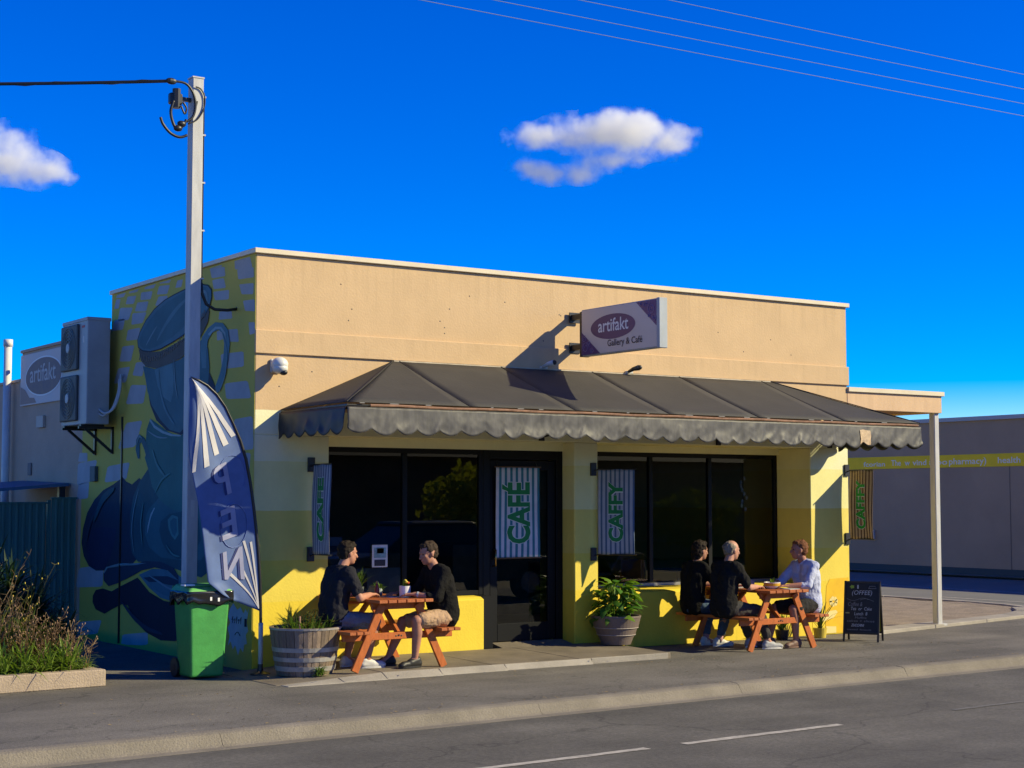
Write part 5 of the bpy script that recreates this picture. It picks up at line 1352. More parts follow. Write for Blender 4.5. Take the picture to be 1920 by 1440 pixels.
MB().lathe((bx, by, bz), [(0.245, 0.0), (0.245, 0.02)], 24).build("barrel_base", M_STAVE[1], bar)

# round pot by the pillar
pot = thing("plant_pot", (4.38, -0.33, 0.085), "wide brown plastic pot with pale ring lines beside the middle pillar", "pot")
px_, py_ = 4.36, -0.33
M_POT = mat("pot_brown", (0.155, 0.12, 0.105), 0.55, var=0.15, scale=6)
MB().lathe((px_, py_, 0.088), [(0.1681, 0), (0.1903, .06), (0.2080, .10), (0.2151, .105), (0.2186, .115), (0.2213, .12), (0.2407, .18), (0.2478, .185), (0.2513, .195), (0.2540, .20), (0.2814, .30), (0.2850, .305), (0.2850, .325), (0.2673, .325), (0.2611, .28), (0.0, .275)], 40).build("pot_body", M_POT, pot, smooth=False)
for r, z in ((0.2182, .110), (0.2509, .19)):
    MB().tube([(px_ + (r + .002) * math.cos(a * math.pi / 20), py_ + (r + .002) * math.sin(a * math.pi / 20), .088 + z) for a in range(41)], 0.0045, 5, caps=False).build("pot_ring", mat("pot_ring_pale", (0.36, 0.31, 0.28), 0.6), pot)
MB().lathe((px_, py_, .088), [(0.2584, .282), (0.1328, .292), (0.0, .295)], 24).build("soil", M_SOIL, pot)

# ------------------------------------------------------------------ chalkboard
ck = thing("chalkboard_sign", (7.7, -0.95, 0), "black chalkboard A-frame sign with white hand lettering on the footpath", "sign")
A = Vector((7.516, -0.774, 0)); B = Vector((7.741, -1.152, 0)); wv = (B - A); WL = wv.length; wv.normalize()
nv = Vector((wv.y, -wv.x, 0))        # towards the viewer
if nv.dot(Vector((-7, -15, 0)) - A) < 0: nv = -nv
bk = -nv
APX = 0.725
def CP(u, z, back=False, lift=0.0):
    t = z / APX
    off = bk * (0.135 * t) if not back else bk * (0.27 - 0.135 * t)
    return A + wv * (u * WL) + off + Vector((0, 0, z)) + (nv if not back else -nv) * lift
M_BOARD = mat("chalkboard_black", (0.010, 0.010, 0.011), 0.45, var=0.3, scale=6, spec=0.35)
M_BFRAME = mat("chalkboard_frame", (0.02, 0.018, 0.016), 0.5)
M_CHALK = mat("chalk_white", (0.52, 0.52, 0.50), 0.9)
M_CHALKD = mat("chalk_faint", (0.22, 0.22, 0.22), 0.9)
M_CHALKG = mat("chalk_green", (0.35, 0.5, 0.06), 0.9)
for back in (False, True):
    mb = MB()
    lo = [CP(.04, .09, back, -.006), CP(.96, .09, back, -.006), CP(.96, APX - .01, back, -.006), CP(.04, APX - .01, back, -.006)]
    hi = [CP(.04, .09, back, .004), CP(.96, .09, back, .004), CP(.96, APX - .01, back, .004), CP(.04, APX - .01, back, .004)]
    p = mb.hexa(lo, hi).build("board_panel", M_BOARD if not back else mat("board_back_yellow", (0.30, 0.30, 0.02), 0.6), ck)
    fr = MB()
    for (a, b) in (((.0, .0), (.0, APX)), ((1.0, .0), (1.0, APX))):
        fr.bar(CP(a[0] + (.025 if a[0] == 0 else -.025), a[1], back), CP(b[0] + (.025 if a[0] == 0 else -.025), b[1], back), .022, .030, up=nv)
    fr.bar(CP(.05, APX - .012, back), CP(.95, APX - .012, back), .024, .022, up=nv)
    fr.bar(CP(.05, .10, back), CP(.95, .10, back), .024, .022, up=nv)
    fr.build("board_frame", M_BFRAME, ck)
def chalk(txt, u0, u1, z0, z1, m=None, shear=0.0, off=0.0):
    text_on("chalk_lettering", txt, (0, 0, 0), (1, 0, 0), (0, 1, 0), 1, 1, m or M_CHALK, ck, offset=off, shear=shear, warp=lambda a, b: CP(u0 + (u1 - u0) * a, z0 + (z1 - z0) * b, False, .0065))
chalk("1", .36, .40, .635, .680, off=.02)
chalk("(OFFEE)", .22, .78, .545, .615, M_CHALK, .2)
chalk("Coffee &", .12, .52, .425, .475, M_CHALKD, .2)
chalk("Tea  or  Cake", .20, .78, .375, .415, M_CHALK, .2)
chalk("Lunch  8", .30, .66, .315, .355, M_CHALK, .1)
chalk("Muffins", .32, .64, .275, .30, M_CHALKD, .1)
chalk("cakes + slices", .10, .86, .235, .26, M_CHALKD, .1)
chalk("ZUCCHINI", .22, .58, .180, .212, M_CHALK, .25, .02)
chalk("toasted  focaccia", .10, .78, .135, .155, M_CHALKD, .1)
cs = MB()
cs.tube([CP(.08 + .6 * i / 14, .515 - .02 * math.sin(i / 14 * 6) - .015 * i / 14, False, .007) for i in range(15)], 0.0025, 4)
cs.tube([CP(.45 + .38 * i / 10, .50 + .016 * math.sin(i / 10 * 4), False, .007) for i in range(11)], 0.0025, 4)
cs.tube([CP(.68, .640, False, .007), CP(.71, .668, False, .007), CP(.86, .668, False, .007), CP(.89, .640, False, .007), CP(.68, .640, False, .007)], 0.0035, 4)
cs.build("chalk_drawing", M_CHALKD, ck)
MB().poly([CP(.22 + .07 * math.cos(i * .63) * (1 if i % 2 else .7), .657 + .024 * math.sin(i * .63) * (1 if i % 2 else .75), False, .0068) for i in range(10)]).build("chalk_drawing", M_CHALKG, ck, fix=False)
MB().poly([CP(.03, .335, False, .0068), CP(.16, .335, False, .0068), CP(.16, .350, False, .0068), CP(.03, .350, False, .0068)]).build("chalk_drawing", mat("chalk_yellow", (0.5, 0.45, 0.15), 0.9), ck, fix=False)

# ------------------------------------------------------------------ picnic tables
M_PINE = [mat("stained_pine_%d" % i, c, 0.5, var=0.22, scale=3, bump=0.15, bscale=30, stretch=s, spec=0.4) for i, (c, s) in enumerate((
    ((0.40, 0.115, 0.03), (18, 1.5, 18)), ((0.36, 0.10, 0.026), (18, 1.5, 18)), ((0.43, 0.13, 0.036), (18, 1.5, 18)), ((0.44, 0.115, 0.022), (8, 8, 3))))]
TT, TBEN = 0.685, 0.39
def make_table(label):
    t = thing("picnic_table", (0, 0, 0), label, "table", "picnic tables outside the cafe")
    rt = random.Random(8)
    n = 6; w = 0.62 / n
    for i in range(n):
        x = -0.31 + w * (i + .5)
        MB().box(x - w / 2 + .005, -.64, TT - .032, x + w / 2 - .005, .64, TT).build("top_slat", M_PINE[rt.randrange(3)], t, bevel=0.004)
    for s in (-1, 1):
        for i in range(3):
            x = s * (.435 + .078 * i)
            MB().box(x - .0345, -.64, TBEN - .03, x + .0345, .64, TBEN).build("seat_slat", M_PINE[rt.randrange(3)], t, bevel=0.004)
    for y in (-.47, .47):
        MB().bar((-.30, y, TT - .066), (.30, y, TT - .066), .035, .066).build("top_cleat", M_PINE[3], t, bevel=0.004)
        MB().bar((-.62, y, TBEN - .065), (.62, y, TBEN - .065), .035, .068).build("seat_bearer", M_PINE[3], t, bevel=0.004)
        for s in (-1, 1):
            MB().bar((s * .505, y - .036 , 0.0), (s * .20, y - .036, TT - .05), .034, .078, up=(1, 0, 0)).build("leg", M_PINE[3], t, bevel=0.004)
        MB().bar((0, y, TBEN - .04), (0, y * .25, TT - .045), .05, .03, up=(1, 0, 0)).build("brace", M_PINE[3], t)
        MB().tube([(.0, y - .02, TBEN - .06), (.0, y - .022 , TBEN - .06)], .01, 8).build("bolt", M_BLACK, t)
        for s in (-.03, .03):
            MB().ball((s, y - .018, TBEN - .065), .009, .005, .009, n=8, m=5).build("bolt", M_BLACK, t)
    return t
T1 = (1.04, -0.65, 0.066); T2 = (6.085, -0.71, 0.003)
tb1 = make_table("red stained timber picnic table on the raised apron, white flower pot on it")
tb1.location = T1
tb2 = copy_tree(tb1)
tb2.location = T2
tb2["label"] = "red stained timber picnic table with three people, close to the chalkboard"

# ------------------------------------------------------------------ things on the tables
Z1T = T1[2] + TT; Z2T = T2[2] + TT
M_CERAM = mat("white_ceramic", (0.72, 0.70, 0.72), 0.3, var=0.05)
fp = thing("flower_pot", (1.20, -0.98, Z1T), "white cylinder pot of small red and yellow flowers on the picnic table", "pot")
MB().lathe((1.20, -0.98, Z1T), [(0.050, 0), (0.056, .01), (0.058, .115), (0.052, .115), (0.050, .10), (0.0, .10)], 24).build("pot_body", M_CERAM, fp, smooth=False)
JAR = thing("herb_jar", (1.14, -.56, Z1T), "small clear jar with a green sprig on the picnic table", "jar")
MB().lathe((1.14, -.56, Z1T), [(0.034, 0), (0.036, .06), (0.030, .07), (0.032, .075)], 18).build("jar_body", mat("jar_glass", (0.35, 0.38, 0.36), 0.15, spec=0.6), JAR, smooth=True)
HP = thing("herb_pot", (0.97, -.44, Z1T), "dark pot of spiky green herbs at the back of the picnic table", "pot")
MB().lathe((0.97, -.44, Z1T), [(0.045, 0), (0.055, .09), (0.05, .09), (0.045, .08), (0, .08)], 20).build("pot_body", mat("slate_pot", (0.09, 0.11, 0.12), 0.5), HP, smooth=False)
SBT = thing("sauce_bottle", (1.06, -.66, Z1T), "small red sauce bottle on the picnic table", "bottle")
MB().lathe((1.06, -.66, Z1T), [(0.022, 0), (0.024, .01), (0.024, .08), (0.012, .11), (0.010, .13)], 16).build("bottle_body", mat("sauce_red", (0.35, 0.05, 0.03), 0.3), SBT, smooth=True)
MB().lathe((1.06, -.66, Z1T), [(0.012, .129), (0.011, .15), (0.004, .155)], 12).build("bottle_cap", mat("cap_yellow", (0.5, 0.3, 0.1), 0.5), SBT)
pm = tag(MB().box(1.06, -.92, Z1T, 1.24, -.74, Z1T + .006).build("menu_sheet", mat("menu_paper", (0.5, 0.5, 0.5), 0.6, var=0.2, scale=20)), "printed menu sheet lying flat beside the white flower pot", "menu")
BW = thing("salad_bowl", (6.16, -.98, Z2T), "white and yellow salad bowl on the picnic table by the chalkboard", "bowl")
MB().lathe((6.16, -.98, Z2T), [(0.06, 0), (0.088, .02), (0.098, .075), (0.092, .075), (0.08, .04), (0, .035)], 26).build("bowl_body", M_CERAM, BW, smooth=False)
MB().lathe((6.16, -.98, Z2T), [(0.0951, .032), (0.0995, .066)], 26).build("bowl_stripe", mat("bowl_yellow", (0.62, 0.36, 0.04), 0.4), BW)
TR = thing("glass_tray", (6.02, -.62, Z2T), "clear rectangular tray of salad on the picnic table by the chalkboard", "tray")
tm = MB()
for (a, b, c, d) in ((-.14, -.06, .14, -.05), (-.14, .05, .14, .06), (-.14, -.05, -.13, .05), (.13, -.05, .14, .05)):
    tm.box(6.02 + a, -.62 + b, Z2T, 6.02 + c, -.62 + d, Z2T + .085)
tm.box(6.02 - .13, -.67, Z2T, 6.02 + .13, -.57, Z2T + .008)
tm.build("tray_body", mat("tray_glass", (0.30, 0.32, 0.32), 0.2, spec=0.6), TR)
tag(MB().box(6.20, -1.24, Z2T, 6.36, -1.06, Z2T + .004).build("paper_sheet", M_PAPER), "white paper sheet on the picnic table by the chalkboard", "paper")

# ------------------------------------------------------------------ pharmacy across the side street
ph = thing("pharmacy_building", (22.0, 9.0, 0), "long dark grey building with a yellow lettered band across the side street", "building")
M_PH = mat("pharmacy_grey", (0.34, 0.25, 0.165), 0.8, var=0.10, scale=0.8, bump=0.2, bscale=20)
M_PHY = mat("pharmacy_yellow", (0.86, 0.60, 0.015), 0.7, var=0.08, scale=1.5)
MB().box(22.0, -8, 0.2, 30, 36, 3.50).build("wall", M_PH, ph)
MB().box(21.97, -8, 0, 30, 36, 0.2).build("plinth", mat("pharmacy_plinth", (0.03, 0.05, 0.06), 0.7), ph)
MB().box(21.93, -8.05, 3.50, 30.05, 36.05, 3.59).build("roof_capping", mat("pharmacy_capping", (0.36, 0.37, 0.38), 0.5), ph)
MB().box(21.985, -8, 2.46, 22.0, 36, 2.745).build("sign_band", M_PHY, ph)
for y in (2.5, 8.35, 14.2, 20):
    MB().box(21.993, y, 0.2, 22.0, y + .015, 2.46).build("panel_joint", mat("joint_dark", (0.17, 0.14, 0.11), 0.8), ph)
M_PHT = mat("pharmacy_letter", (0.80, 0.75, 0.60), 0.6)
for txt, ya, yb, z0, h in (("fcorian", 12.68, 11.99, 2.517, .115), ("The", 11.79, 11.49, 2.525, .137), ("w", 11.37, 11.21, 2.525, .09), ("vind", 11.13, 10.71, 2.525, .13), ("a oo", 10.63, 10.09, 2.525, .09), ("pharmacy)", 10.04, 8.98, 2.48, .19), ("health", 8.66, 8.05, 2.53, .135)):
    text_on("band_lettering", txt, (21.983, ya, z0), UD, VD, ya - yb, h, M_PHT, ph, offset=0.012)
MB().box(21.93, 12.35, .78, 22.0, 12.5, 1.0).build("meter_box", M_GREYPL, ph)
sheet("far_kerb", [(21.55, -4, 0.05), (21.96, -4, 0.05), (21.96, 13.9, 0.05), (21.55, 13.9, 0.05)], M_KERB)

# ------------------------------------------------------------------ people
SKIN = {k: mat("skin_" + k, c, 0.55, var=0.10, scale=14, spec=0.35) for k, c in dict(a=(0.42, 0.20, 0.13), b=(0.40, 0.19, 0.125), c=(0.44, 0.22, 0.15), d=(0.35, 0.17, 0.11), e=(0.38, 0.17, 0.11)).items()}
M_EYE = mat("eye_dark", (0.02, 0.015, 0.012), 0.3)
def ik(a, b, l1, l2, hint):
    a = Vector(a); b = Vector(b); d = b - a; D = d.length
    if D > (l1 + l2) * .995:
        b = a + d.normalized() * (l1 + l2) * .995; d = b - a; D = d.length
    x = (l1 * l1 - l2 * l2 + D * D) / (2 * D); h = math.sqrt(max(0, l1 * l1 - x * x))
    dn = d.normalized(); hv = Vector(hint); hv = hv - dn * hv.dot(dn); hv.normalize()
    return a + dn * x + hv * h, b
def person(label, pel, face, lean, hands, feet, head_yaw, head_pitch, skin, shirt_m, sleeve, bottom_m, bottom_len, shoe_m, hair_m, hair, s=0.95, group=None, belly=0.0, sole_m=None, watch=None, collar=False, knee_out=0.07, sock_m=None):
    """pel: pelvis joint; face: heading angle of the body (0 = +X); hands/feet: world targets (left, right)"""
    F = Vector((math.cos(face), math.sin(face), 0)); Lf = Vector((-math.sin(face), math.cos(face), 0)); U = Vector((0, 0, 1))
    pel = Vector(pel)
    up = (U * math.cos(lean) + F * math.sin(lean)).normalized()
    fw = (F * math.cos(lean) - U * math.sin(lean)).normalized()
    waist = pel + (U * .6 + up * .4).normalized() * .17 * s - F * .015 * s
    chest = waist + up * .20 * s
    neck0 = chest + up * .155 * s + fw * .005
    neck1 = neck0 + (up * .7 + F * .45).normalized() * .085 * s
    hc = neck1 + (U * .92 + F * .25) * .095 * s
    sh = [neck0 - up * .045 * s + Lf * q * .175 * s for q in (1, -1)]
    el = []; wr = []
    for i, q in enumerate((1, -1)):
        e, w_ = ik(sh[i], hands[i], .275 * s, .245 * s, -U * 1.0 + Lf * q * .55 - F * .1)
        el.append(e); wr.append(w_)
    hip = [pel + Lf * q * .085 * s for q in (1, -1)]
    kn = []; an = []
    for i, q in enumerate((1, -1)):
        a = Vector(feet[i]) + U * .085 * s
        k, a = ik(hip[i], a, .41 * s, .40 * s, F * .55 + U * .8 + Lf * q * knee_out * 3)
        kn.append(k); an.append(a)
    # ---- body: one continuous skin
    b = MB()
    def torso(mb, g):
        for q in (1, -1):
            mb.cone(pel + Lf * q * .065 * s, (.112 + g) * s, waist + Lf * q * .055 * s, (.105 + g) * s)
            mb.cone(waist + Lf * q * .055 * s, (.105 + g) * s, chest + Lf * q * .075 * s, (.112 + g) * s)
            mb.cone(chest + Lf * q * .075 * s, (.112 + g) * s, neck0 + Lf * q * .065 * s - up * .06 * s, (.085 + g) * s)
            mb.cone(neck0 - up * .035 * s + Lf * q * .03 * s, (.062 + g) * s, sh[0 if q == 1 else 1] - Lf * q * .01 * s, (.058 + g) * s)
        if belly > 0:
            mb.ball(waist + fw * (.05 + belly * .5) * s, (.10 + belly * .5 + g) * s, (.14 + g) * s, (.13 + g) * s, Matrix((F, Lf, U)).transposed())
    torso(b, 0.0)
    b.cone(neck0 - up * .03 * s, .058 * s, neck1 + U * .03 * s, .052 * s)
    hy = face + head_yaw
    HF0 = Vector((math.cos(hy), math.sin(hy), 0)); HL = Vector((-math.sin(hy), math.cos(hy), 0))
    HF = HF0 * math.cos(head_pitch) + U * math.sin(head_pitch); HU = -HF0 * math.sin(head_pitch) + U * math.cos(head_pitch)
    RM = Matrix((HF, HL, HU)).transposed()
    def hp(x, y, z): return hc + HF * x * s + HL * y * s + HU * z * s
    b.ball(hp(-.008, 0, .025), .094 * s, .074 * s, .092 * s, RM, 18, 12)
    b.ball(hp(.022, 0, -.035), .068 * s, .060 * s, .082 * s, RM, 16, 10)
    b.ball(hp(.052, 0, -.085), .030 * s, .034 * s, .026 * s, RM, 12, 8)
    b.cone(hp(.085, 0, .008), .009 * s, hp(.105, 0, -.032), .014 * s, 8)
    b.ball(hp(.082, 0, .022), .012 * s, .045 * s, .010 * s, RM, 10, 6)
    b.ball(hp(.084, 0, -.062), .010 * s, .024 * s, .008 * s, RM, 10, 6)
    for q in (1, -1):
        b.ball(hp(-.005, q * .075, -.008), .020 * s, .009 * s, .032 * s, RM, 10, 6)
        b.ball(hp(.06, q * .035, -.015), .025 * s, .022 * s, .022 * s, RM, 10, 6)
    for i, q in enumerate((1, -1)):
        b.cone(sh[i], .050 * s, el[i], .040 * s)
        mid = el[i].lerp(wr[i], .35)
        b.cone(el[i], .039 * s, mid, .040 * s); b.cone(mid, .040 * s, wr[i], .026 * s)
        hd = (wr[i] - el[i]).normalized()
        hd = (hd - U * hd.z * .8).normalized()
        side = U.cross(hd).normalized()
        kn_ = wr[i] + hd * .085 * s - U * .002
        for o in (-.022, 0, .022):
            b.cone(wr[i] + hd * .01 + side * o * .6 * s, .017 * s, kn_ + side * o * s, .0145 * s, 8)
        for f, (o, L) in enumerate(((-.033, .060), (-.011, .074), (.011, .070), (.033, .055))):
            p0 = kn_ + side * o * s; p1 = p0 + (hd + side * o * 5.0).normalized() * L * .55 * s - U * .010 * s; p2 = p1 + (hd * .75 + side * o * 4 - U * .6).normalized() * L * .5 * s
            b.cone(p0, .0098 * s, p1, .0088 * s, 8); b.cone(p1, .0088 * s, p2, .0075 * s, 8)
        tq = side * (-q)
        if tq.dot(Lf * -q) < 0: tq = -tq
        t0 = wr[i] + hd * .025 * s + tq * .024 * s; t1 = t0 + (hd * .7 + tq * .7).normalized() * .040 * s; t2 = t1 + (hd * .95 + tq * .15 - U * .2).normalized() * .030 * s
        b.cone(t0, .0135 * s, t1, .0108 * s, 8); b.cone(t1, .0108 * s, t2, .009 * s, 8)
        b.cone(hip[i], .085 * s, hip[i].lerp(kn[i], .5), .075 * s); b.cone(hip[i].lerp(kn[i], .5), .075 * s, kn[i], .054 * s)
        cf = kn[i].lerp(an[i], .32) - F * .012
        b.cone(kn[i], .052 * s, cf, .056 * s); b.cone(cf, .056 * s, an[i], .033 * s)
        b.cone(an[i], .036 * s, an[i] + F * .10 * s - U * .055 * s, .03 * s)
    loc = (pel.x, pel.y, pel.z)
    body = remesh_build(b, "person", SKIN[skin], None, .0075, 3, loc=loc)
    tag(body, label, "person", group)
    for q in (1, -1):
        MB().ball(hp(.078, q * .031, .006), .008 * s, .011 * s, .007 * s, RM, 8, 6).build("eye", M_EYE, body, smooth=True)
    # ---- shirt
    c = MB(); torso(c, .016)
    for i in (0, 1):
        if sleeve <= 1.0:
            e = sh[i].lerp(el[i], sleeve)
            c.cone(sh[i], .066 * s, e, .062 * s)
        else:
            c.cone(sh[i], .066 * s, el[i], .056 * s); e = el[i].lerp(wr[i], sleeve - 1.0); c.cone(el[i], .056 * s, e, .050 * s)
            c.cone(e, .053 * s, e + (el[i] - wr[i]).normalized() * .02, .053 * s)
    c.cone(pel + U * .02, .128 * s, waist, .120 * s)
    shirt = remesh_build(c, "shirt", shirt_m, body, .011, 3, rough=(.0135 * s, 12, (1.0, 1.0, .75)))
    if collar:
        for q in (1, -1):
            MB().add([neck0 + fw * .085 * s - U * .01, neck0 + fw * .05 * s + Lf * q * .065 * s + up * .035 * s, neck0 - fw * .02 * s + Lf * q * .066 * s + up * .05 * s, neck0 + fw * .06 * s + Lf * q * .075 * s - up * .02 * s], [(0, 1, 2, 3)]).build("collar", shirt_m, shirt, fix=False)
    # ---- trousers or shorts
    d = MB()
    d.cone(pel + Lf * .06 * s, .118 * s, pel - Lf * .06 * s, .118 * s)
    for i, q in enumerate((1, -1)):
        if bottom_len <= 1.0:
            e = hip[i].lerp(kn[i], bottom_len)
            d.cone(hip[i], .104 * s, e, .082 * s)
        else:
            d.cone(hip[i], .104 * s, kn[i], .073 * s); e = kn[i].lerp(an[i], min(1, bottom_len - 1.0)); d.cone(kn[i], .072 * s, e, .054 * s)
    remesh_build(d, "trousers" if bottom_len > 1.3 else "shorts", bottom_m, body, .011, 2, rough=(.012 * s, 13, (1, 1, 1)))
    # ---- shoes
    for i, q in enumerate((1, -1)):
        fz = Vector(feet[i]); toe = (F + Lf * q * .18).normalized()
        e = MB(); e.cone(fz + U * .045 * s - toe * .05 * s, .040 * s, fz + U * .036 * s + toe * .15 * s, .034 * s); e.cone(fz + U * .075 * s - toe * .035 * s, .040 * s, fz + U * .05 * s + toe * .06 * s, .040 * s)
        e.ball(fz + U * .03 * s + toe * .165 * s, .042 * s, .042 * s, .028 * s)
        sho = remesh_build(e, "shoe", shoe_m, body, .008, 2)
        sl = MB(); prof = []
        for k in range(20):
            a = 2 * math.pi * k / 20; lx = math.cos(a); ly = math.sin(a)
            prof.append(fz + toe * ((.055 + .145 * lx) * s) + Vector((-toe.y, toe.x, 0)) * ly * (.042 + .008 * lx) * s)
        sl.hexa([p + U * .001 for p in prof], [p + U * .020 * s for p in prof]).build("sole", sole_m or shoe_m, sho)
        if sock_m is not None:
            MB().tube([an[i] - U * .03, an[i] + (kn[i] - an[i]).normalized() * .05], .041 * s, 12).build("sock", sock_m, body, smooth=True)
    # ---- hair
    h = MB()
    if hair == "short":
        h.ball(hp(-.022, 0, .042), .096 * s, .080 * s, .088 * s, RM, 16, 10); h.ball(hp(-.045, 0, -.005), .066 * s, .074 * s, .07 * s, RM, 14, 8); h.ball(hp(.02, 0, .085), .060 * s, .062 * s, .036 * s, RM, 14, 8)
    elif hair == "thin":
        h.ball(hp(-.03, 0, .030), .090 * s, .078 * s, .082 * s, RM, 16, 10); h.ball(hp(-.042, 0, -.01), .064 * s, .075 * s, .06 * s, RM, 14, 8)
    else:
        h.ball(hp(-.02, 0, .045), .102 * s, .088 * s, .092 * s, RM, 16, 10); h.ball(hp(-.05, 0, -.02), .075 * s, .084 * s, .09 * s, RM, 14, 8); h.ball(hp(-.06, 0, -.07), .055 * s, .065 * s, .07 * s, RM, 14, 8); h.ball(hp(.03, .0, .09), .062 * s, .066 * s, .036 * s, RM, 14, 8)
    remesh_build(h, "hair", hair_m, body, .010, 1, rough=(.014 * s, 34, (1, 1, 1)))
    if watch is not None:
        i = watch; dd = (wr[i] - el[i]).normalized(); p = wr[i] - dd * .035
        MB().tube([p - dd * .009, p + dd * .009], .033 * s, 14).build("wrist_watch", M_ALU, body)
    return body

HAIR_D = mat("hair_dark", (0.018, 0.012, 0.009), 0.75, var=0.4, scale=60, spec=0.15)
HAIR_G = mat("hair_grey", (0.20, 0.165, 0.13), 0.8, var=0.3, scale=60, spec=0.15)
HAIR_R = mat("hair_auburn", (0.15, 0.06, 0.026), 0.75, var=0.4, scale=60, spec=0.15)
HAIR_B = mat("hair_brown", (0.04, 0.026, 0.018), 0.75, var=0.4, scale=60, spec=0.15)
C_NAVY = mat("tee_charcoal_navy", (0.022, 0.022, 0.027), 0.95, var=0.2, scale=8, bump=0.8, bscale=16, bdist=0.03, spec=0.1)
C_BLACK = mat("shirt_black", (0.012, 0.0115, 0.011), 0.95, var=0.2, scale=8, bump=0.8, bscale=16, bdist=0.03, spec=0.1)
C_BLACK2 = mat("tee_black", (0.016, 0.0155, 0.015), 0.95, var=0.2, scale=8, bump=0.8, bscale=16, bdist=0.03, spec=0.1)
C_LBLUE = mat("shirt_light_blue", (0.44, 0.47, 0.62), 0.9, var=0.06, scale=8, bump=0.8, bscale=16, bdist=0.03)
C_DENIM = mat("shorts_denim", (0.15, 0.17, 0.20), 0.95, var=0.25, scale=9, bump=0.8, bscale=16, bdist=0.03)
C_KHAKI = mat("shorts_khaki", (0.42, 0.27, 0.16), 0.9, var=0.10, scale=9, bump=0.8, bscale=16, bdist=0.03)
C_CHAR = mat("trousers_charcoal", (0.040, 0.037, 0.034), 0.95, var=0.15, scale=8, bump=0.8, bscale=16, bdist=0.03)
C_JEAN = mat("jeans_blue", (0.045, 0.075, 0.12), 0.95, var=0.2, scale=8, bump=0.8, bscale=16, bdist=0.03)
C_SHORTB = mat("shorts_black", (0.013, 0.0125, 0.012), 0.95, var=0.15, scale=8, bump=0.8, bscale=16, bdist=0.03)
S_WHITE = mat("sneaker_white", (0.55, 0.53, 0.50), 0.6, var=0.1, scale=10)
S_GREY = mat("sneaker_grey", (0.30, 0.30, 0.31), 0.6, var=0.2, scale=14)
S_BLACK = mat("shoe_black", (0.02, 0.019, 0.018), 0.5)
S_BROWN = mat("shoe_brown", (0.15, 0.085, 0.06), 0.6, var=0.2, scale=14)
S_SOCK = mat("sock_pink", (0.40, 0.22, 0.22), 0.9)

b1 = T1[2] + TBEN; b2 = T2[2] + TBEN
G1, G2 = T1[2] + .001, T2[2] + .002
person("person in navy t-shirt and denim shorts leaning on the table, back to the corner pier", (0.50, -0.78, b1 + .095), R(4), R(14),
       [(0.86, -0.60, Z1T + .035), (0.86, -0.88, Z1T + .035)], [(0.72, -0.66, G1), (0.82, -0.90, G1)], R(-6), R(-4), "a", C_NAVY, .72, C_DENIM, .86, S_WHITE, HAIR_D, "short", .97)
person("person in black long sleeved shirt and khaki shorts wearing a wrist watch", (1.62, -1.05, b1 + .095), R(178), R(17),
       [(1.24, -1.10, Z1T + .035), (1.21, -0.82, Z1T + .035)], [(1.24, -1.11, G1), (1.09, -0.84, G1)], R(4), R(-12), "b", C_BLACK, 1.35, C_KHAKI, .80, S_BLACK, HAIR_B, "short", .97, watch=0, sole_m=S_BLACK, belly=.03)
person("grey haired person in black t-shirt and charcoal trousers, forearm on the table", (5.45, -0.94, b2 + .095), R(2), R(9),
       [(5.83, -0.74, Z2T + .035), (5.85, -1.06, Z2T + .035)], [(5.95, -0.82, G2), (5.99, -1.09, G2)], R(-8), R(-3), "c", C_BLACK2, .78, C_CHAR, 1.80, S_GREY, HAIR_G, "thin", .97, sole_m=S_WHITE)
person("dark haired person in black top and blue jeans, against the window wall", (5.47, -0.37, b2 + .095), R(-2), R(8),
       [(5.86, -0.28, Z2T + .035), (5.86, -0.52, Z2T + .035)], [(5.72, -0.30, G2), (5.74, -0.52, G2)], R(-4), R(-2), "d", C_BLACK, .9, C_JEAN, 1.78, S_WHITE, HAIR_D, "long", .94, sock_m=S_SOCK)
person("auburn haired person in light blue shirt with rolled sleeves and black shorts", (6.70, -1.02, b2 + .095), R(176), R(10),
       [(6.28, -1.12, Z2T + .035), (6.25, -0.86, Z2T + .035)], [(6.40, -1.12, G2), (6.22, -0.86, G2)], R(-22), R(2), "e", C_LBLUE, 1.25, C_SHORTB, .85, S_BROWN, HAIR_R, "short", .96, belly=.045, collar=True)

# ------------------------------------------------------------------ plants
def leafmat(name, c, var=0.35, c2=None, rough=0.5):
    m = mat(name, c, rough, var=var, scale=9, spec=0.35)
    nt = m.node_tree; b = nt.nodes["Principled BSDF"]
    # leaves pass some light
    out = [n for n in nt.nodes if n.type == "OUTPUT_MATERIAL"][0]
    tl = nt.nodes.new("ShaderNodeBsdfTranslucent"); mx = nt.nodes.new("ShaderNodeMixShader"); mx.inputs[0].default_value = 0.28
    tl.inputs["Color"].default_value = (c[0] * 1.6, c[1] * 1.7, c[2] * .8, 1)
    nt.links.new(b.outputs[0], mx.inputs[1]); nt.links.new(tl.outputs[0], mx.inputs[2]); nt.links.new(mx.outputs[0], out.inputs["Surface"])
    return m
L_POT = leafmat("leaf_glossy", (0.06, 0.155, 0.02), rough=0.45)
L_POT2 = leafmat("leaf_lime", (0.12, 0.215, 0.022), rough=0.5)
L_HERB = leafmat("leaf_herb", (0.10, 0.17, 0.025))
L_STRAP = leafmat("leaf_strap", (0.16, 0.24, 0.035))
L_DARK = leafmat("leaf_dark", (0.022, 0.05, 0.022))
L_RUST = leafmat("stalk_rust", (0.135, 0.08, 0.042))
L_STRAW = leafmat("stalk_straw", (0.26, 0.17, 0.085))
L_OLIVE = leafmat("stem_olive", (0.16, 0.15, 0.035))
M_BUD = mat("flower_bud", (0.30, 0.18, 0.10), 0.8, var=0.3, scale=30)
M_FLY = mat("flower_yellow", (0.6, 0.45, 0.05), 0.7)
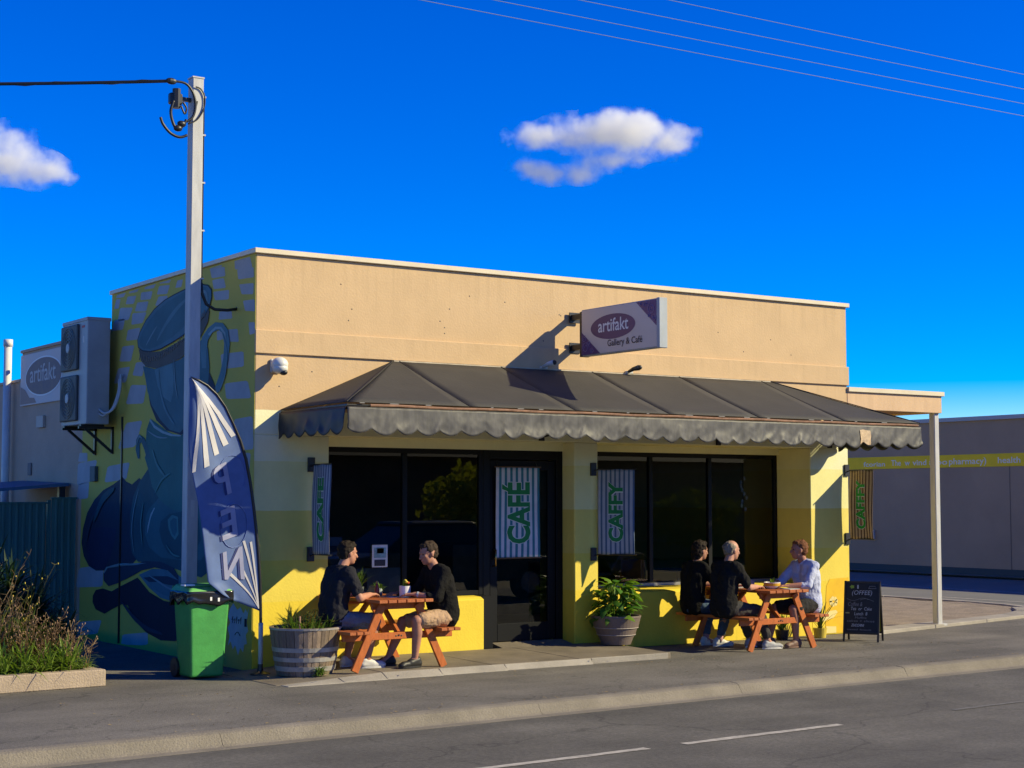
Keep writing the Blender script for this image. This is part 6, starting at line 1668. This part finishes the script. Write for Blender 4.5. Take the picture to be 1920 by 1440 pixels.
M_FLR = mat("flower_red", (0.5, 0.07, 0.03), 0.7)

def blade(mb, p, d, up, L, w, droop, n=5, fold=0.15):
    """arching strap leaf"""
    p = Vector(p); d = Vector(d).normalized(); s = d.cross(Vector((0, 0, 1)))
    s = s.normalized() if s.length > 1e-4 else Vector((1, 0, 0))
    A = []
    v = (d * (1 - up) + Vector((0, 0, up))).normalized(); q = p.copy()
    for i in range(n + 1):
        t = i / n; ww = w * (0.55 + 0.9 * t) * (1 - t) ** 0.6 + .0008
        A.append((q - s * ww, q + Vector((0, 0, -fold * ww)), q + s * ww))
        q = q + v * (L / n); v = (v - Vector((0, 0, droop / n)) + d * droop * .35 / n).normalized()
    vs = [x for a in A for x in a]; fs = []
    for i in range(n):
        o = i * 3; fs += [(o, o + 1, o + 4, o + 3), (o + 1, o + 2, o + 5, o + 4)]
    mb.add(vs, fs)

def leaf_mesh(name, L, w, m, lobes=0):
    """one broad leaf pointing along +X, drooping a little; shared between copies"""
    n = 8; vs = []; fs = []
    for i in range(n + 1):
        t = i / n
        ww = w * math.sin(math.pi * min(1, t * .96 + .04)) ** .7 * (1 - .35 * t)
        if lobes: ww *= 0.72 + 0.35 * abs(math.sin(math.pi * lobes * t))
        z = .10 * L * math.sin(math.pi * t * .9) - .34 * L * t * t
        vs += [(L * t, -ww, z - .22 * ww), (L * t, 0, z), (L * t, ww, z - .22 * ww)]
    for i in range(n):
        o = i * 3; fs += [(o, o + 3, o + 4, o + 1), (o + 1, o + 4, o + 5, o + 2)]
    me = bpy.data.meshes.new(name); me.from_pydata(vs, [], fs); me.update(); me.materials.append(m)
    me.polygons.foreach_set("use_smooth", [True] * len(me.polygons))
    return me

def put_leaf(me, parent, p, az, el, roll=0, sc=1.0, name="leaf"):
    o = bpy.data.objects.new(name, me); COL.objects.link(o); o.parent = parent
    o.location = Vector(p) - world_loc(parent); o.rotation_euler = (roll, -el, az); o.scale = (sc,) * 3
    return o

rp = random.Random(21)
# big leafy plant in the round pot
pl = thing("leafy_plant", (4.36, -0.33, 0.37), "lush broad leaved green plant growing in the brown pot", "plant")
lms = [leaf_mesh("leaf", .20, .062, L_POT, 3), leaf_mesh("leaf", .22, .060, L_POT2, 4), leaf_mesh("leaf", .17, .055, L_POT, 0), leaf_mesh("leaf", .19, .05, L_POT2, 3)]
for i in range(125):
    a = rp.uniform(0, 6.283); h = rp.random() ** .8; r = (.04 + .165 * rp.random() ** .6) * (1.15 - .55 * h)
    base = Vector((4.36 + .10 * math.cos(a) * rp.random(), -0.33 + .10 * math.sin(a) * rp.random(), .37))
    tip = Vector((4.36 + r * math.cos(a), -0.33 + r * math.sin(a), .39 + .37 * h + .04 * rp.random()))
    st = MB().tube([base, base.lerp(tip, .5) + Vector((0, 0, .05)), tip], .0035, 4).build("stem", L_POT2, pl)
    put_leaf(lms[rp.randrange(4)], pl, tip, a + rp.uniform(-.7, .7), rp.uniform(-.55, .65), rp.uniform(-.6, .6), rp.uniform(.7, 1.1))
# herbs in the barrel
bh = thing("barrel_herbs", (0.21, -0.76, .42), "straggly green herbs growing in the half barrel", "plant")
mb = MB()
for i in range(260):
    a = rp.uniform(0, 6.283); r = .26 * math.sqrt(rp.random())
    if math.cos(a) < -.1 and r > .12 and rp.random() < .65: continue
    blade(mb, (.21 + r * math.cos(a), -.76 + r * math.sin(a), .415), (math.cos(a + rp.uniform(-1, 1)), math.sin(a + rp.uniform(-1, 1)), 0), rp.uniform(.5, .95), rp.uniform(.08, .26), rp.uniform(.005, .012), rp.uniform(.4, 1.6), 4)
mb.build("foliage", L_HERB, bh, fix=False)
mb = MB()
for i in range(16):
    a = rp.uniform(0, 6.283); r = .2 * rp.random(); p = Vector((.25 + r * math.cos(a), -.76 + r * math.sin(a), .41)); pts = [p.copy()]
    d = Vector((rp.uniform(-.5, .5), rp.uniform(-.5, .5), 1)).normalized()
    for k in range(6):
        p = p + d * rp.uniform(.03, .055); d = (d + Vector((rp.uniform(-.5, .5), rp.uniform(-.5, .5), -.12 * k))).normalized(); pts.append(p.copy())
    mb.tube(pts, .0028, 4)
    for k in range(2, 7):
        for _ in range(3): blade(mb, pts[min(k, 6)], (rp.uniform(-1, 1), rp.uniform(-1, 1), 0), .4, .05, .006, 1.0, 3)
mb.build("stems", L_OLIVE, bh, fix=False)
MB().tube([(.10, -.86, .40), (.098, -.862, .60)], .009, 6).build("timber_stake", mat("stake", (0.40, 0.22, 0.14), 0.8), bh)
# tuft at the barrel foot
tf = thing("weed_tuft", (.20, -1.06, .03), "small yellow green tuft growing at the foot of the barrel", "plant")
mb = MB()
for i in range(120):
    a = rp.uniform(0, 6.283)
    blade(mb, (.21 + rp.uniform(-.03, .03), -1.07 + rp.uniform(-.02, .02), .035 + rp.random() * .04), (math.cos(a), math.sin(a), 0), rp.uniform(.3, .95), rp.uniform(.05, .13), .007, 1.8, 4)
mb.build("foliage", L_HERB, tf, fix=False)
# herbs on the tables
def sprig(t, c, n, L, m, spread=.5, w=.006, name="foliage"):
    mb = MB()
    for i in range(n):
        a = rp.uniform(0, 6.283)
        blade(mb, (c[0] + rp.uniform(-.02, .02), c[1] + rp.uniform(-.02, .02), c[2]), (math.cos(a), math.sin(a), 0), rp.uniform(1 - spread, .97), L * rp.uniform(.5, 1.1), w * rp.uniform(.7, 1.3), rp.uniform(.3, 1.4), 4)
    mb.build(name, m, t, fix=False)
sprig(fp, (1.20, -0.98, Z1T + .10), 40, .085, L_HERB)
for (m, dx, dy, dz) in ((M_FLR, .02, -.025, .145), (M_FLY, -.005, -.035, .155), (M_FLR, .035, .0, .14), (M_FLY, .015, .02, .165)):
    MB().ball((1.20 + dx, -0.98 + dy, Z1T + dz), .017, .017, .013, n=8, m=6).build("flower", m, fp, smooth=True)
sprig(JAR, (1.14, -.56, Z1T + .05), 50, .11, L_POT2, .7, .009)
sprig(HP, (0.97, -.44, Z1T + .08), 60, .22, L_HERB, .55, .006)
sprig(TR, (6.06, -.62, Z2T + .02), 50, .10, L_POT2, .8, .01)
sprig(BW, (6.16, -.98, Z2T + .04), 40, .09, L_HERB, .75, .010)
# low plants along the wall by the end pier
for (x, y, h, n, m, lab) in ((7.62, -.28, .50, 26, L_DARK, "dark spiky strap leaf plant in front of the end pier"), (7.05, -.20, .24, 40, L_HERB, "low green plant against the low wall behind the picnic table")):
    t = thing("wall_plant", (x, y, 0), lab, "plant")
    MB().lathe((x, y, .003), [(0.07, 0), (0.09, .12), (0.08, .12), (0, .11)], 18).build("pot_body", mat("pot_yellow", (0.55, 0.42, 0.06), 0.6) if h > .4 else M_BLACK, t)
    sprig(t, (x, y, .11), n, h, m, .45, .012)

# ---------------- garden bed at the left
M_EDGE = mat("bed_edge_concrete", (0.36, 0.28, 0.205), 0.85, var=0.18, scale=3, bump=0.4, bscale=60, grain=0.1)
bed = thing("garden_bed", (-2.6, 1.5, 0), "raised garden bed with a pale concrete edge beside the driveway", "garden bed")
for (x0, x1) in ((-3.9, -2.75), (-2.74, -1.66)):
    P = [(x0, -.40 - .07 * (-1.66 - x0)), (x1, -.40 - .07 * (-1.66 - x1)), (x1, -.26 - .07 * (-1.66 - x1)), (x0, -.26 - .07 * (-1.66 - x0))]
    MB().hexa([(x, y, 0) for x, y in P], [(x, y, .155) for x, y in P]).build("edge_block", M_EDGE, bed, bevel=0.008)
for (y0, y1) in ((-.255, .9), (.906, 2.2), (2.206, 3.6), (3.606, 5.1)):
    MB().box(-1.80, y0, 0, -1.66, y1, .15).build("edge_block", M_EDGE, bed, bevel=0.008)
def soil(u, v):
    x = -3.9 + 2.1 * u; y = -.30 + 5.4 * v
    return (x, y, .105 + .03 * noise.noise(Vector((x * 3, y * 3, 0))))
grid("soil", soil, 20, 40, M_SOIL, bed)
def inpix(x, y): return True
def strappy(x, y, h, n, m, lab, stalk=0, sm=None, sh=0.6, w=.010, bud=None):
    t = thing("bed_plant", (x, y, .11), lab, "plant", "plants in the garden bed")
    mb = MB()
    for i in range(n):
        a = rp.uniform(0, 6.283)
        zz = rp.random() * h * .7 if m is L_DARK else 0.0
        blade(mb, (x + rp.uniform(-.06, .06), y + rp.uniform(-.06, .06), .10 + zz), (math.cos(a), math.sin(a), 0), rp.uniform(.25 if m is L_DARK else .45, .97), h * rp.uniform(.35 if m is L_DARK else .55, .7 if m is L_DARK else 1.15), w * rp.uniform(.7, 1.3), rp.uniform(.5, 1.9), 5)
    mb.build("leaves", m, t, fix=False)
    if stalk:
        ms = MB(); mbud = MB()
        for i in range(stalk):
            a = rp.uniform(0, 6.283); p = Vector((x + rp.uniform(-.1, .1), y + rp.uniform(-.1, .1), .12)); d = Vector((math.cos(a) * .35, math.sin(a) * .35, 1)).normalized(); pts = [p.copy()]
            L = sh * rp.uniform(.6, 1.1)
            for k in range(7):
                p = p + d * L / 7; d = (d + Vector((rp.uniform(-.22, .22), rp.uniform(-.22, .22), 0))).normalized(); pts.append(p.copy())
            ms.tube(pts, [.0045 - .0004 * k for k in range(8)], 5)
            for k in (4, 5, 6, 7):
                for _ in range(2):
                    q = pts[k] + Vector((rp.uniform(-.06, .06), rp.uniform(-.06, .06), rp.uniform(.0, .06)))
                    ms.tube([pts[k], q], .0022, 4)
                    if rp.random() < .4: (mbud if bud else ms).ball(q, .006, .006, .010, n=6, m=4)
        ms.build("stalks", sm or m, t, fix=False)
        if bud and mbud.v: mbud.build("seed_heads", bud, t, fix=False)["kind"] = "stuff"
    return t
specs = [
 (-1.95, -.16, .40, 110, L_STRAP, "bright green strap leaf clump at the front corner of the bed edge", 3, L_STRAW, .5, M_BUD),
 (-2.16, -.18, .36, 110, L_STRAP, "bright green strap leaf clump second from the bed corner", 4, L_RUST, .55, M_BUD),
 (-2.38, -.20, .40, 110, L_STRAP, "bright green strap leaf clump third from the bed corner", 5, L_RUST, .6, None),
 (-2.60, -.22, .40, 110, L_STRAP, "bright green strap leaf clump fourth from the bed corner", 4, L_RUST, .6, M_BUD),
 (-2.05, .12, .40, 150, L_RUST, "rusty brown grassy plant with seed heads behind the corner clump", 12, L_RUST, .58, M_BUD),
 (-2.30, .15, .44, 150, L_RUST, "rusty brown grassy plant with pale buds amid the bed", 12, L_STRAW, .68, M_BUD),
 (-2.55, .15, .50, 170, L_RUST, "dense rusty brown grass plant farthest from the driveway", 12, L_RUST, .74, M_BUD),
 (-1.86, .30, .32, 110, L_RUST, "small rusty grass plant near the bed's driveway edge", 12, L_STRAW, .50, M_BUD),
 (-2.20, .70, .75, 110, L_OLIVE, "tall olive stemmed plant with long bare stalks", 14, L_OLIVE, 1.10, M_FLY),
 (-2.48, .60, .75, 110, L_OLIVE, "tall olive plant with arching yellow stems", 14, L_STRAW, 1.15, None),
 (-1.95, .85, .75, 260, L_DARK, "dark green leafy shrub in front of the teal fence", 8, L_DARK, .75, None),
 (-2.05, 1.35, .95, 320, L_DARK, "larger dark green shrub against the fence line", 8, L_DARK, .9, None),
 (-1.78, .55, .55, 160, L_DARK, "low dark green shrub beside the driveway", 4, L_OLIVE, .5, None),
 (-1.74, -.05, .16, 50, L_STRAP, "little green tuft spilling over the bed corner", 5, L_STRAW, .3, M_BUD),
 (-2.35, 1.1, 1.0, 300, L_DARK, "dark shrub at the bed's middle", 8, L_OLIVE, 1.0, M_FLY),
]
L_MID = leafmat("leaf_mid", (0.07, 0.11, 0.025))
specs += [(-2.12, .42, .60, 170, L_MID, "leafy mid green shrub between the rusty grasses and the dark shrubs", 3, L_OLIVE, .8, M_FLY),
          (-2.42, .38, .66, 170, L_MID, "bushy mid green shrub behind the dense rusty grass", 3, L_STRAW, .9, None),
          (-1.90, .10, .34, 110, L_MID, "small mid green clump beside the corner strap leaves", 2, L_RUST, .5, M_BUD)]
for (x, y, h, n, m, lab, stn, smt, shh, bud) in specs:
    strappy(x, y, h, n, m, lab, stn, smt, shh, .022 if m is L_DARK else (.018 if m is L_MID else .010), bud)

# small bare tree behind the rear wall
tr = thing("bare_tree", (-.6, 16, 0), "bare reddish twigged tree top behind the rear wall", "tree")
tm = MB(); rt = random.Random(2)
def branch(p, d, L, r, lev):
    q = p + d * L
    tm.tube([p, q], [r, r * .6], 5)
    if lev > 0:
        for _ in range(4):
            dd = (d + Vector((rt.uniform(-.7, .7), rt.uniform(-.7, .7), rt.uniform(-.1, .5)))).normalized()
            branch(p + d * L * rt.uniform(.6, 1), dd, L * rt.uniform(.5, .75), r * .55, lev - 1)
branch(Vector((-.6, 16, 0)), Vector((0, 0, 1)), 2.3, .10, 4)
tm.build("trunk_and_twigs", mat("twig_red", (0.16, 0.08, 0.06), 0.9), tr, fix=False)

# ------------------------------------------------------------------ across the street (mirrored dimly in the cafe windows)
oh = thing("opposite_house", (12, -24, 0), "low brick house across the street facing the cafe", "house")
M_BRK = mat("opposite_brick", (0.16, 0.10, 0.075), 0.85, var=0.2, scale=3)
MB().box(2, -30, -.1, 30, -23, 2.9).build("wall", M_BRK, oh)
MB().hexa([(1.4, -30.6, 2.9), (30.6, -30.6, 2.9), (30.6, -22.4, 2.9), (1.4, -22.4, 2.9)], [(5, -26.6, 4.6), (27, -26.6, 4.6), (27, -26.4, 4.6), (5, -26.4, 4.6)]).build("roof", mat("opposite_roof", (0.07, 0.06, 0.06), 0.8), oh)
for x in (5, 11, 22):
    w = MB().box(x, -23.02, .9, x + 2, -22.96, 2.2).build("window", M_WHITE, oh)
    MB().box(x + .08, -22.955, .98, x + 1.92, -22.95, 2.12).build("pane", M_BLACK, w)
MB().box(17, -23.02, 0, 18, -22.96, 2.1).build("door", mat("door_teal", (0.08, 0.25, 0.28), 0.5), oh)
rb = random.Random(6)
for k, (x, y, r, h, c, lab) in enumerate(((15.5, -19.5, 1.3, 2.6, (0.36, 0.36, 0.03), "yellow green garden bush in front of the opposite house"), (8.5, -20.5, 1.2, 2.2, (0.05, 0.08, 0.02), "dark green bush before the opposite house"), (33, -22, 2.6, 5.5, (0.04, 0.07, 0.02), "round green tree beside the opposite house"), (-4, -26, 3.0, 6.5, (0.04, 0.065, 0.02), "tall green tree across the street"), (24, -20, 1.3, 2.0, (0.09, 0.11, 0.02), "olive bush across the street"))):
    t = thing("garden_tree" if h > 4 else "garden_bush", (x, y, -.1), lab, "tree" if h > 4 else "bush")
    MB().tube([(x, y, -.15), (x + .1, y, h * .5)], [.14, .08], 8).build("trunk", mat("bark", (0.10, 0.07, 0.05), 0.9), t)
    mb = MB()
    for i in range(1400):
        v = Vector((rb.gauss(0, 1), rb.gauss(0, 1), rb.gauss(0, 1))).normalized() * rb.random() ** .4
        p = Vector((x, y, h * .6)) + Vector((v.x * r, v.y * r, v.z * h * .42)) * (1 + .25 * noise.noise(v * 2))
        a = Vector((rb.uniform(-1, 1), rb.uniform(-1, 1), rb.uniform(-1, 1))).normalized() * .13; b = a.orthogonal().normalized() * .07
        mb.add([p - a, p - b, p + a, p + b], [(0, 1, 2, 3)])
    mb.build("crown", leafmat("leaf_far_%d" % k, c), t, fix=False)

# parked sedan across the road
car = thing("parked_car", (8.6, -9.9, -0.1), "dark sedan parked along the opposite side of the road", "car")
M_CAR = mat("car_paint", (0.02, 0.022, 0.028), 0.25, spec=0.6); M_CGL = mat("car_glass", (0.02, 0.03, 0.032), 0.08, spec=0.7)
M_TYRE = mat("tyre", (0.015, 0.015, 0.015), 0.8); M_RIM = mat("rim", (0.45, 0.45, 0.46), 0.35, metal=0.7)
def cpt(x, y, z): return Vector((8.6 + x, -9.9 + y, -0.1 + z))
def loft(prof_lo, prof_hi): return MB().hexa([cpt(*p) for p in prof_lo], [cpt(*p) for p in prof_hi])
side = [(-2.25, .35), (2.20, .35), (2.28, .55), (2.2, .72), (1.3, .86), (-1.6, .90), (-2.2, .82), (-2.3, .55)]
loft([(x, -.88, z) for x, z in side], [(x, .88, z) for x, z in side]).build("body", M_CAR, car, bevel=0.06, seg=3)
cab_lo = [(-1.65, -.80, .88), (1.25, -.80, .84), (1.25, .80, .84), (-1.65, .80, .88)]; cab_hi = [(-.95, -.62, 1.38), (.35, -.62, 1.40), (.35, .62, 1.40), (-.95, .62, 1.38)]
loft(cab_lo, cab_hi).build("cabin_glass", M_CGL, car, bevel=0.04, seg=2)
loft([(-1.0, -.64, 1.375), (.40, -.64, 1.395), (.40, .64, 1.395), (-1.0, .64, 1.375)], [(-.95, -.58, 1.43), (.30, -.58, 1.44), (.30, .58, 1.44), (-.95, .58, 1.43)]).build("roof", M_CAR, car, bevel=0.02, seg=2)
for x in (-1.4, 1.4):
    for y in (-.80, .80):
        w = MB().tube([cpt(x, y - .1, .32), cpt(x, y + .1, .32)], .32, 24).build("wheel", M_TYRE, car)
        MB().tube([cpt(x, y - .105, .32), cpt(x, y + .105, .32)], .20, 20).build("rim", M_RIM, w)
for y in (-.62, .62):
    MB().box(*cpt(2.2, y - .18, .60), *cpt(2.29, y + .18, .72)).build("headlight", M_WHITE, car, bevel=0.01)
    MB().box(*cpt(-2.31, y - .18, .62), *cpt(-2.22, y + .18, .76)).build("tail_light", M_FLR, car, bevel=0.01)
# little hanging ornament inside the right window
orn = thing("hanging_ornament", (7.35, .82, 1.6), "string of pale shapes hanging inside the right window", "ornament")
MB().tube([(7.35, .82, 2.62), (7.35, .82, 1.58)], .003, 4).build("string", M_BLACK, orn)
for k in range(9):
    MB().ball((7.35 + rp.uniform(-.06, .06), .82, 2.0 - k * .05), .022, .008, .03, n=8, m=5).build("pendant", mat("pendant_pale", (0.5, 0.5, 0.45), 0.6), orn, smooth=True)

# ------------------------------------------------------------------ clouds
CRIGHT = Vector((math.cos(0.59467), -math.sin(0.59467), 0)); CFW = Vector((math.sin(0.59467), math.cos(0.59467), 0))
CROT = Matrix((CRIGHT, CFW, Vector((0, 0, 1)))).transposed()
def cloud_mat(name, c, puffs, dens, nscale):
    """vapour gathered round soft cores, frayed by noise"""
    m = bpy.data.materials.new(name); m.use_nodes = True
    nt = m.node_tree; nt.nodes.clear(); L = nt.links.new
    o = nt.nodes.new("ShaderNodeOutputMaterial"); pv = nt.nodes.new("ShaderNodeVolumePrincipled")
    pv.inputs["Color"].default_value = (1.0, 0.995, 0.985, 1); pv.inputs["Anisotropy"].default_value = 0.0
    geo = nt.nodes.new("ShaderNodeNewGeometry")
    sub_ = nt.nodes.new("ShaderNodeVectorMath"); sub_.operation = "SUBTRACT"; sub_.inputs[1].default_value = c
    L(geo.outputs["Position"], sub_.inputs[0])
    rot = nt.nodes.new("ShaderNodeMapping"); rot.vector_type = "POINT"; rot.inputs["Rotation"].default_value = (0, 0, 0.59467)
    L(sub_.outputs["Vector"], rot.inputs["Vector"])
    acc = None
    for (x, z, y, rx, rz) in puffs:
        s1 = nt.nodes.new("ShaderNodeVectorMath"); s1.operation = "SUBTRACT"; s1.inputs[1].default_value = (x, y, z)
        L(rot.outputs["Vector"], s1.inputs[0])
        s2 = nt.nodes.new("ShaderNodeVectorMath"); s2.operation = "DIVIDE"; s2.inputs[1].default_value = (rx, rx * .8, rz)
        L(s1.outputs["Vector"], s2.inputs[0])
        s3 = nt.nodes.new("ShaderNodeVectorMath"); s3.operation = "DOT_PRODUCT"
        L(s2.outputs["Vector"], s3.inputs[0]); L(s2.outputs["Vector"], s3.inputs[1])
        s4 = nt.nodes.new("ShaderNodeMath"); s4.operation = "MULTIPLY"; s4.inputs[1].default_value = -2.3
        L(s3.outputs["Value"], s4.inputs[0])
        s5 = nt.nodes.new("ShaderNodeMath"); s5.operation = "EXPONENT"; L(s4.outputs[0], s5.inputs[0])
        if acc is None: acc = s5
        else:
            ad = nt.nodes.new("ShaderNodeMath"); ad.operation = "ADD"; L(acc.outputs[0], ad.inputs[0]); L(s5.outputs[0], ad.inputs[1]); acc = ad
    n = nt.nodes.new("ShaderNodeTexNoise"); n.inputs["Scale"].default_value = nscale; n.inputs["Detail"].default_value = 6.0; n.inputs["Roughness"].default_value = 0.6
    L(rot.outputs["Vector"], n.inputs["Vector"])
    nm = nt.nodes.new("ShaderNodeMath"); nm.operation = "MULTIPLY_ADD"; nm.inputs[1].default_value = 3.4; nm.inputs[2].default_value = -1.7
    L(n.outputs["Fac"], nm.inputs[0])
    tot = nt.nodes.new("ShaderNodeMath"); tot.operation = "ADD"; L(acc.outputs[0], tot.inputs[0]); L(nm.outputs[0], tot.inputs[1])
    mr = nt.nodes.new("ShaderNodeMapRange"); mr.interpolation_type = "SMOOTHSTEP"
    mr.inputs["From Min"].default_value = 0.26; mr.inputs["From Max"].default_value = 1.5; mr.inputs["To Min"].default_value = 0.0; mr.inputs["To Max"].default_value = dens
    L(tot.outputs[0], mr.inputs["Value"]); L(mr.outputs["Result"], pv.inputs["Density"]); L(pv.outputs[0], o.inputs["Volume"])
    return m
def cloud(name, c, puffs, label):
    mb = MB()
    for (x, z, y, rx, rz) in puffs:
        mb.ball(Vector(c) + CRIGHT * x + CFW * y + Vector((0, 0, z)), rx * 1.05, rx * .85, rz * 1.05, CROT, 14, 10)
    o = remesh_build(mb, name, cloud_mat("cloud_vapour", c, puffs, 0.22, 0.13), None, 1.0, 2, loc=c)
    tag(o, label, "cloud")
    return o
cloud("cloud", (287.0, 374.3, 110.4), [(4, 3, 0, 15, 8.0), (14, 2, 2, 13, 8.0), (-8, 2.5, -1, 12, 6.5), (-19, 1, 0, 11, 5.0), (23, -1, 0, 9, 5), (5, 7, 1, 8, 4.5), (13, 7, 0, 8, 4.5), (29, 3, 0, 5, 3.0), (-14, -9.5, 0, 10, 4.2), (-21, -8, 0, 7, 3.8), (-5, -10, 0, 8, 3.6), (5, -6, 0, 11, 3.6)], "white fluffy cloud floating above the cafe parapet")
cloud("cloud", (137, 452.8, 101), [(-6, 0, 0, 13, 8), (4, -3, 0, 10, 6.5), (-4, 6, 0, 9, 6), (10, -4, 0, 7, 4.5), (-18, -2, 0, 12, 8)], "rounded white cloud in the blue sky above the air conditioner")
